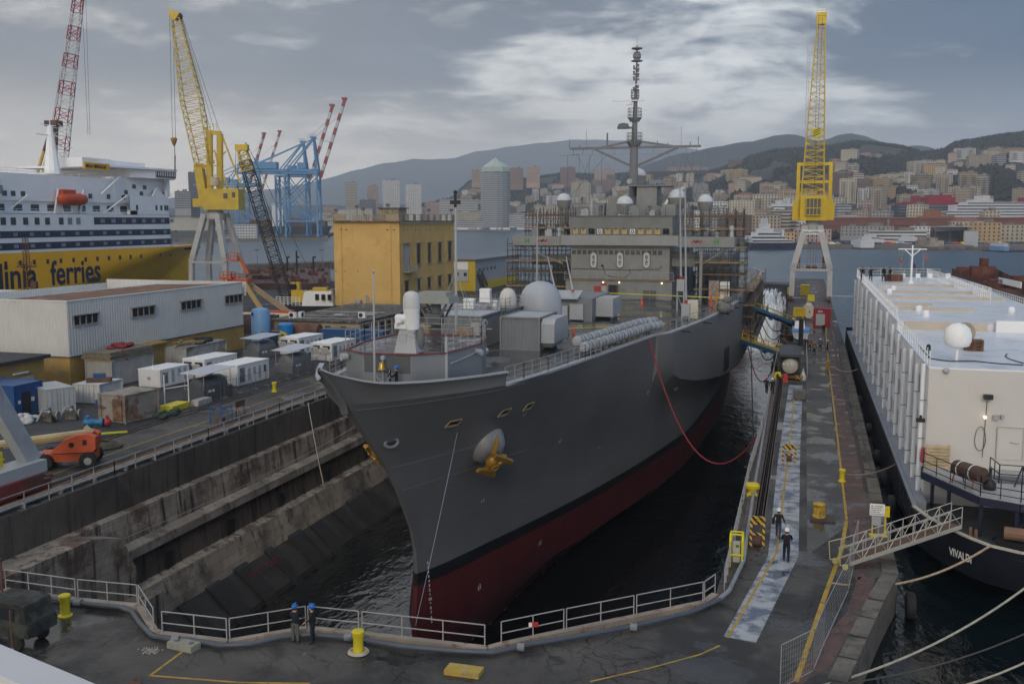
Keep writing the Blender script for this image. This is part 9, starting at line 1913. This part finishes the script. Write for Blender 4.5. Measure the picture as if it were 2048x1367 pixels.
while len(placed)<285 and tries<16000:
 tries+=1;px=rnd.uniform(650,2090)if tries%4 else rnd.uniform(1480,2090);u=rnd.random()**1.25;D=Dc(px)+190+u*(Dk(px)-Dc(px)-260)*(.86 if px<1700 else.80)
 if px<905 and u>.5:continue
 if 1500<px<1660 and u>.5:continue
 if noise2(px/52+3,D/230)>(2 if u<.35 else.3):continue
 w=rnd.choice((14,16,20,24,30,38));h=rnd.choice((10,13,16,19,22,26,31))*(.75 if u>.55 else 1);hw=w/2*F/D
 if any(abs(px-a)<(hw+c)*.78 and abs(D-b)<62 for a,b,c in placed):continue
 placed.append((px,D,hw));col=rnd.choices(list(COLS),(40,8,9,20,12,2,18,3,2,2))[0]
 city(px,D,w,rnd.uniform(12,17),h,col,rnd.choice((0,0,1,1,2,3)),R(rnd.uniform(-28,28)),h<20 and rnd.random()<.4,w<40 and rnd.random()<.5)
buck={}
for o,px,D,col,form in BL:buck.setdefault((form+' '+col+' block '+zone(px,D)),[]).append((px,o))
ORD=['leftmost','second','third','fourth','fifth','sixth']
for lb_,v in buck.items():
 v.sort(key=lambda q:q[0])
 for k,(px,o)in enumerate(v):o['label']=lb_ if len(v)==1 else lb_+', '+('rightmost' if k==len(v)-1 else ORD[min(k,5)])+' of '+['two','three','four','five','six','seven','eight'][min(len(v)-2,6)]
for a in((905,1000,458,440,1860,'white','low white ferry terminal building beneath the office block',2,20),(985,1060,452,428,1870,'white','stepped white ferry terminal hall at the foot of the pointed tower',2,26),(1030,1110,456,436,1850,'white','white quay terminal with strip windows left of the scaffolding',2,20),(905,970,440,424,1900,'cream','cream arcade block behind the white ferry terminal',0,16),(1505,1560,470,431,900,'tan','brown stone palazzo with arched windows behind the white yacht',3,16),(1440,1503,470,430,905,'brown','brown stone palazzo partly hidden by the bridge scaffolds',3,16),(1590,1662,484,458,800,'pale pink','pink waterfront building behind the crane legs',0,14),(1685,1785,472,452,850,'grey','grey concrete workshop row on the far quay',0,16),(1742,1850,482,461,800,'white','long white boatyard shed with grey lower wall',2,14),(1822,1860,480,452,820,'white','white gabled boatyard office at the end of the long shed',0,14),(1932,2000,490,445,780,'ochre','big ochre warehouse with two window rows at right',0,30),(2000,2110,488,450,800,'cream','cream warehouse with grey roof at the right edge',0,30),(1566,1590,480,464,800,'ochre','small yellow gabled house between yacht and pink building',0,10)):
 pxb(*a,hip=a[6].startswith('small yellow'))
t=thing('open_shed','open sided boat shed with pale roof beside the ochre warehouse','shed',PD(1895,HZ,790));A=PD(1868,490,790);B=PD(1930,490,790);m=MB();m.bar((A.x,A.y,13.5),(B.x,B.y,13.5),22,.8);m.bar((A.x,A.y,11),(B.x,B.y,12),.6,3);part('roof',m,GREYL,t);m=MB()
for f in(.02,.5,.98):q=A.lerp(B,f);m.cyl((q.x,q.y,0),(q.x,q.y,12),.5,None,6)
m.bar((A.x,A.y+12,6),(B.x,B.y+12,6),.5,11);part('posts',m,GREYD,t)
t=thing('red_quay_building','very long low brick red quay building in front of the cruise ships','building',PD(1780,HZ,960));A=PD(1560,HZ,960);B=PD(2110,HZ,930);m=MB();m.bar((A.x,A.y,10),(B.x,B.y,10),18,20);part('wall',m,mat('brick_wall',(.20,.085,.065),.9,var=.2,scale=.05),t);m=MB();m.bar((A.x,A.y,20.6),(B.x,B.y,20.6),20,1.2);m.bar((A.x,A.y-10,14.5),(B.x,B.y-10,14.5),1,.8);part('roof',m,mat('red_roof_edge',(.26,.12,.10),.9),t);q=A.lerp(B,.56);m=MB();m.cbox((q.x,q.y,24),(14,12,8),0);part('lift_house',m,mat('brick_orange',(.27,.11,.06),.9),t)
def quay(pts,D,nm,lb_):
 m=MB()
 for a,b in zip(pts,pts[1:]):A=PD(a,HZ,D(a));B=PD(b,HZ,D(b));m.add([(A.x,A.y,-3),(B.x,B.y,-3),(B.x,B.y,.9),(A.x,A.y,.9)],[(0,1,2,3)]);m.add([(A.x,A.y,.9),(B.x,B.y,.9),(B.x*1.2,B.y*1.2,1.0),(A.x*1.2,A.y*1.2,1.0)],[(0,1,2,3)])
 return solo(nm,m,mat('far_quay',(.17,.155,.14),.9,var=.25,scale=.05),lb_,'quay wall')
quay([-300,200,655],lambda x:975,'terminal_quay','stone container quay beneath the blue cranes');quay([1480,1700,1880,2300],lambda x:722 if x<1800 else 700,'boatyard_quay','low dark boatyard quay across the water at right');quay([640,900,1130],lambda x:1780,'ferry_quay','distant ferry quay below the pointed tower')
def ship_(nm,lb_,cat,x0,x1,yw,D,tiers,hullm,bowr=True,L=None):
 
 t=thing(nm,lb_,cat,PD((x0+x1)/2,HZ,D));A=PD(x0,HZ,D);B=PD(x1,HZ,D);u=(B-A).normalized();v=Vector((-u.y,u.x,0));L=(B-A).length;Z=lambda y:H+(HZ-y)*D/F
 def blk(f0,f1,z0,z1,m_,par,nm2,wd=10,rk=0):
  m=MB();a=A.lerp(B,f0);b=A.lerp(B,f1);c=[a-v*wd,b-v*wd,b+v*wd,a+v*wd];c2=[a-v*wd*1.05-u*rk*L*0,b-v*wd*1.02+u*rk*L,b+v*wd*1.02+u*rk*L,a+v*wd*1.05];m.add([(p.x,p.y,z0)for p in c]+[(p.x,p.y,z1)for p in c2],[(3,2,1,0),(4,5,6,7),(0,1,5,4),(1,2,6,5),(2,3,7,6),(3,0,4,7)]);return part(nm2,m,m_,par)
 blk(0,.93,-2.2,Z(yw),hullm,t,'hull',11,.07 if bowr else 0)
 for f0,f1,ya,yb,m_,band in tiers:
  o=blk(f0,f1,Z(ya),Z(yb),m_,t,'deck_tier')
  if band:z0,z1=Z(ya),Z(yb);n=max(1,round((z1-z0)/3));[blk(f0+.005,f1-.005,z0+(z1-z0)*(k+.35)/n,z0+(z1-z0)*(k+.75)/n,band,o,'window_strip',10.3)for k in range(n)]
 return t
SW=mat('far_ship_white',(.62,.63,.65),.5,var=.05);DKW=mat('far_window_strip',(.07,.085,.11),.4)
ship_('motor_yacht','white yacht with navy hull and tall mast moored at the far quay','yacht',1497,1600,484,715,((.02,.8,484,478,SW,DKW),(.0,.66,478,471,SW,DKW),(.12,.55,471,464,SW,DKW),(.22,.42,464,456,SW,None),(.28,.36,456,447,SW,None),(.3,.31,447,436,SW,None),(.58,.63,471,458,SW,None)),NAVY)
ship_('cruise_ship','blue and white cruise ship stern with round domes behind the yellow crane','cruise ship',1530,1610,436,1100,((.1,1,436,412,SW,DKW),(.2,.95,412,407,SW,None),(.3,.36,407,401,SW,None),(.72,.78,407,401,SW,None),(.5,.54,407,398,SW,None)),SW,False)
ship_('cruise_ship','dark blue cruise ship with red funnel and roof beneath the hillside','cruise ship',1788,1925,438,1060,((.0,.92,438,410,mat('cruise_navy',(.05,.065,.09),.4),mat('cruise_balcony',(.22,.24,.27),.4)),(.06,.9,410,405,mat('cruise_red',(.28,.02,.035),.4),None),(.42,.82,405,395,MATS['cruise_red'],None),(.5,.76,395,391,MATS['cruise_red'],None),(.28,.31,405,392,MATS['cruise_red'],None)),MATS['cruise_navy'],False)
ship_('cruise_ship','white cruise ship with raked bow end and many balcony rows at right','cruise ship',2130,1872,438,1030,((.0,.97,438,422,SW,DKW),(.0,.88,422,410,SW,DKW),(.0,.80,410,405,SW,DKW),(.6,.74,405,400,SW,None),(.63,.68,400,392,SW,None),(.3,.34,405,396,MATS['cruise_red'],None)),SW,True)
ship_('container_ship','container ship with white bridge house behind the blue cranes','ship',505,660,452,1180,((.28,.42,452,408,SW,None),(.27,.43,412,409,SW,DKW),(.0,.26,452,440,RUST,None),(.5,.7,452,436,mat('mixed_containers',(.16,.12,.12),.8,var=.8,scale=.12),None),(.72,.95,452,441,MATS['mixed_containers'],None)),mat('ship_dark_hull',(.03,.03,.035),.6))
ship_('white_launch','white motor yacht on blue cradle in the boatyard','yacht',1795,1840,486,735,((.1,.9,486,480,SW,DKW),(.3,.7,480,475,SW,None),(.45,.55,475,471,SW,None)),BLUEP);ship_('white_launch','small white pilot boat standing ashore left of the motor yacht','boat',1728,1760,478,740,((.2,.7,478,473,SW,DKW),(.35,.5,473,468,SW,None)),SW)
ship_('rusty_coaster','rusty white coaster bow and deck house at the boatyard quay','ship',1845,2010,492,705,((.0,.2,492,480,mat('rust_white',(.36,.32,.27),.8,var=.3,scale=.3,col2=(.2,.1,.06)),None),(.02,.12,480,474,MATS['rust_white'],None),(.85,.99,492,484,MATS['rust_white'],None),(.6,.605,492,462,SW,None)),mat('coaster_hull',(.2,.16,.14),.8,var=.4,scale=.2,col2=(.12,.06,.04),amt2=.5));ship_('blue_tug','small blue work boat at the right end of the boatyard quay','boat',1985,2040,500,660,((.2,.4,500,491,BLUEL,None),(.24,.34,491,486,SW,None)),NAVY)
ship_('white_van_block','white pontoon cabin on the boatyard quay left of the motor yacht','cabin',1712,1742,494,716,((.05,.95,494,480,SW,None),),GREYD,False)
cc_=0;prev=None
CARC=[WHITE,GREYL,BLACK,BLUEP,REDP,ORANGE,YELB]
for k in range(46):
 px=1600+k*9.6+rnd.uniform(-3,3);D=rnd.uniform(725,745);p=PD(px,HZ,D);m=MB();L=rnd.uniform(3.6,5);m.cbox((p.x,p.y,1.55),(L,1.8,.9),rnd.uniform(-.4,.4));m.cbox((p.x,p.y,2.25),(L*.55,1.6,.7),0,.8)
 o=solo('parked_car',m,CARC[k%7],'small far off parked car on the boatyard quay','car','cars parked along the boatyard quay')
t0=None
for i in range(11):
 for j in range(5):
  p=PD(454+i*5.7,HZ,985);
  if t0 is None:
   m=MB();m.box(-1.25,1.25,-3,3,0,2.6);t0=solo('reefer_container',m,SW,'white refrigerated container in the stacked wall at the terminal quay','container','white refrigerated containers stacked on the quay');m=MB();m.box(-.8,.8,-3.05,-3,.9,2.2);part('cooling_unit',m,GREYD,t0);o=t0;o.location=(p.x,p.y,1+j*2.65);o.rotation_euler=(0,0,YAW)
  else:copy(t0,(p.x,p.y,1+j*2.65),YAW)
for k in range(34):
 p=PD(rnd.uniform(905,1110),HZ,rnd.uniform(1795,1815));m=MB();m.cbox((p.x,p.y,3.2),(rnd.uniform(9,14),3,3.6),YAW);m.cbox((p.x+6,p.y,2.6),(2.5,2.6,2.6),YAW);solo('parked_truck',m,[BLUEP,WHITE,WHITE,GREYL][k%4],'tiny far off truck parked on the ferry quay','truck','trucks parked on the ferry quay')
p=PD(400,440,980);m=MB();m.bar(PD(330,440,975)+Vector((0,0,-4)),PD(452,440,975)+Vector((0,0,-4)),14,12);t=solo('terminal_shed',m,mat('terminal_cream',(.42,.40,.34),.8,var=.15,scale=.05),'long cream terminal shed left of the white container wall','shed');m=MB();m.bar(PD(330,440,975)+Vector((0,-8,3.6)),PD(452,440,975)+Vector((0,-8,3.6)),2,1);part('eaves',m,GREYD,t)
hz_=bpy.data.materials.new('haze');hz_.use_nodes=True;nt=hz_.node_tree;nt.nodes.clear();vo=nt.nodes.new('ShaderNodeVolumePrincipled');vo.inputs['Color'].default_value=(.82,.90,1.0,1);vo.inputs['Density'].default_value=0.00016;vo.inputs['Anisotropy'].default_value=0.15;ou=nt.nodes.new('ShaderNodeOutputMaterial');nt.links.new(vo.outputs[0],ou.inputs['Volume'])
hc=Matrix.Rotation(YAW,3,'Z')@Vector((0,4000,0));m=MB();m.cbox((hc.x,hc.y,360),(17000,11400,760),YAW);solo('haze',m,hz_,kind='stuff')
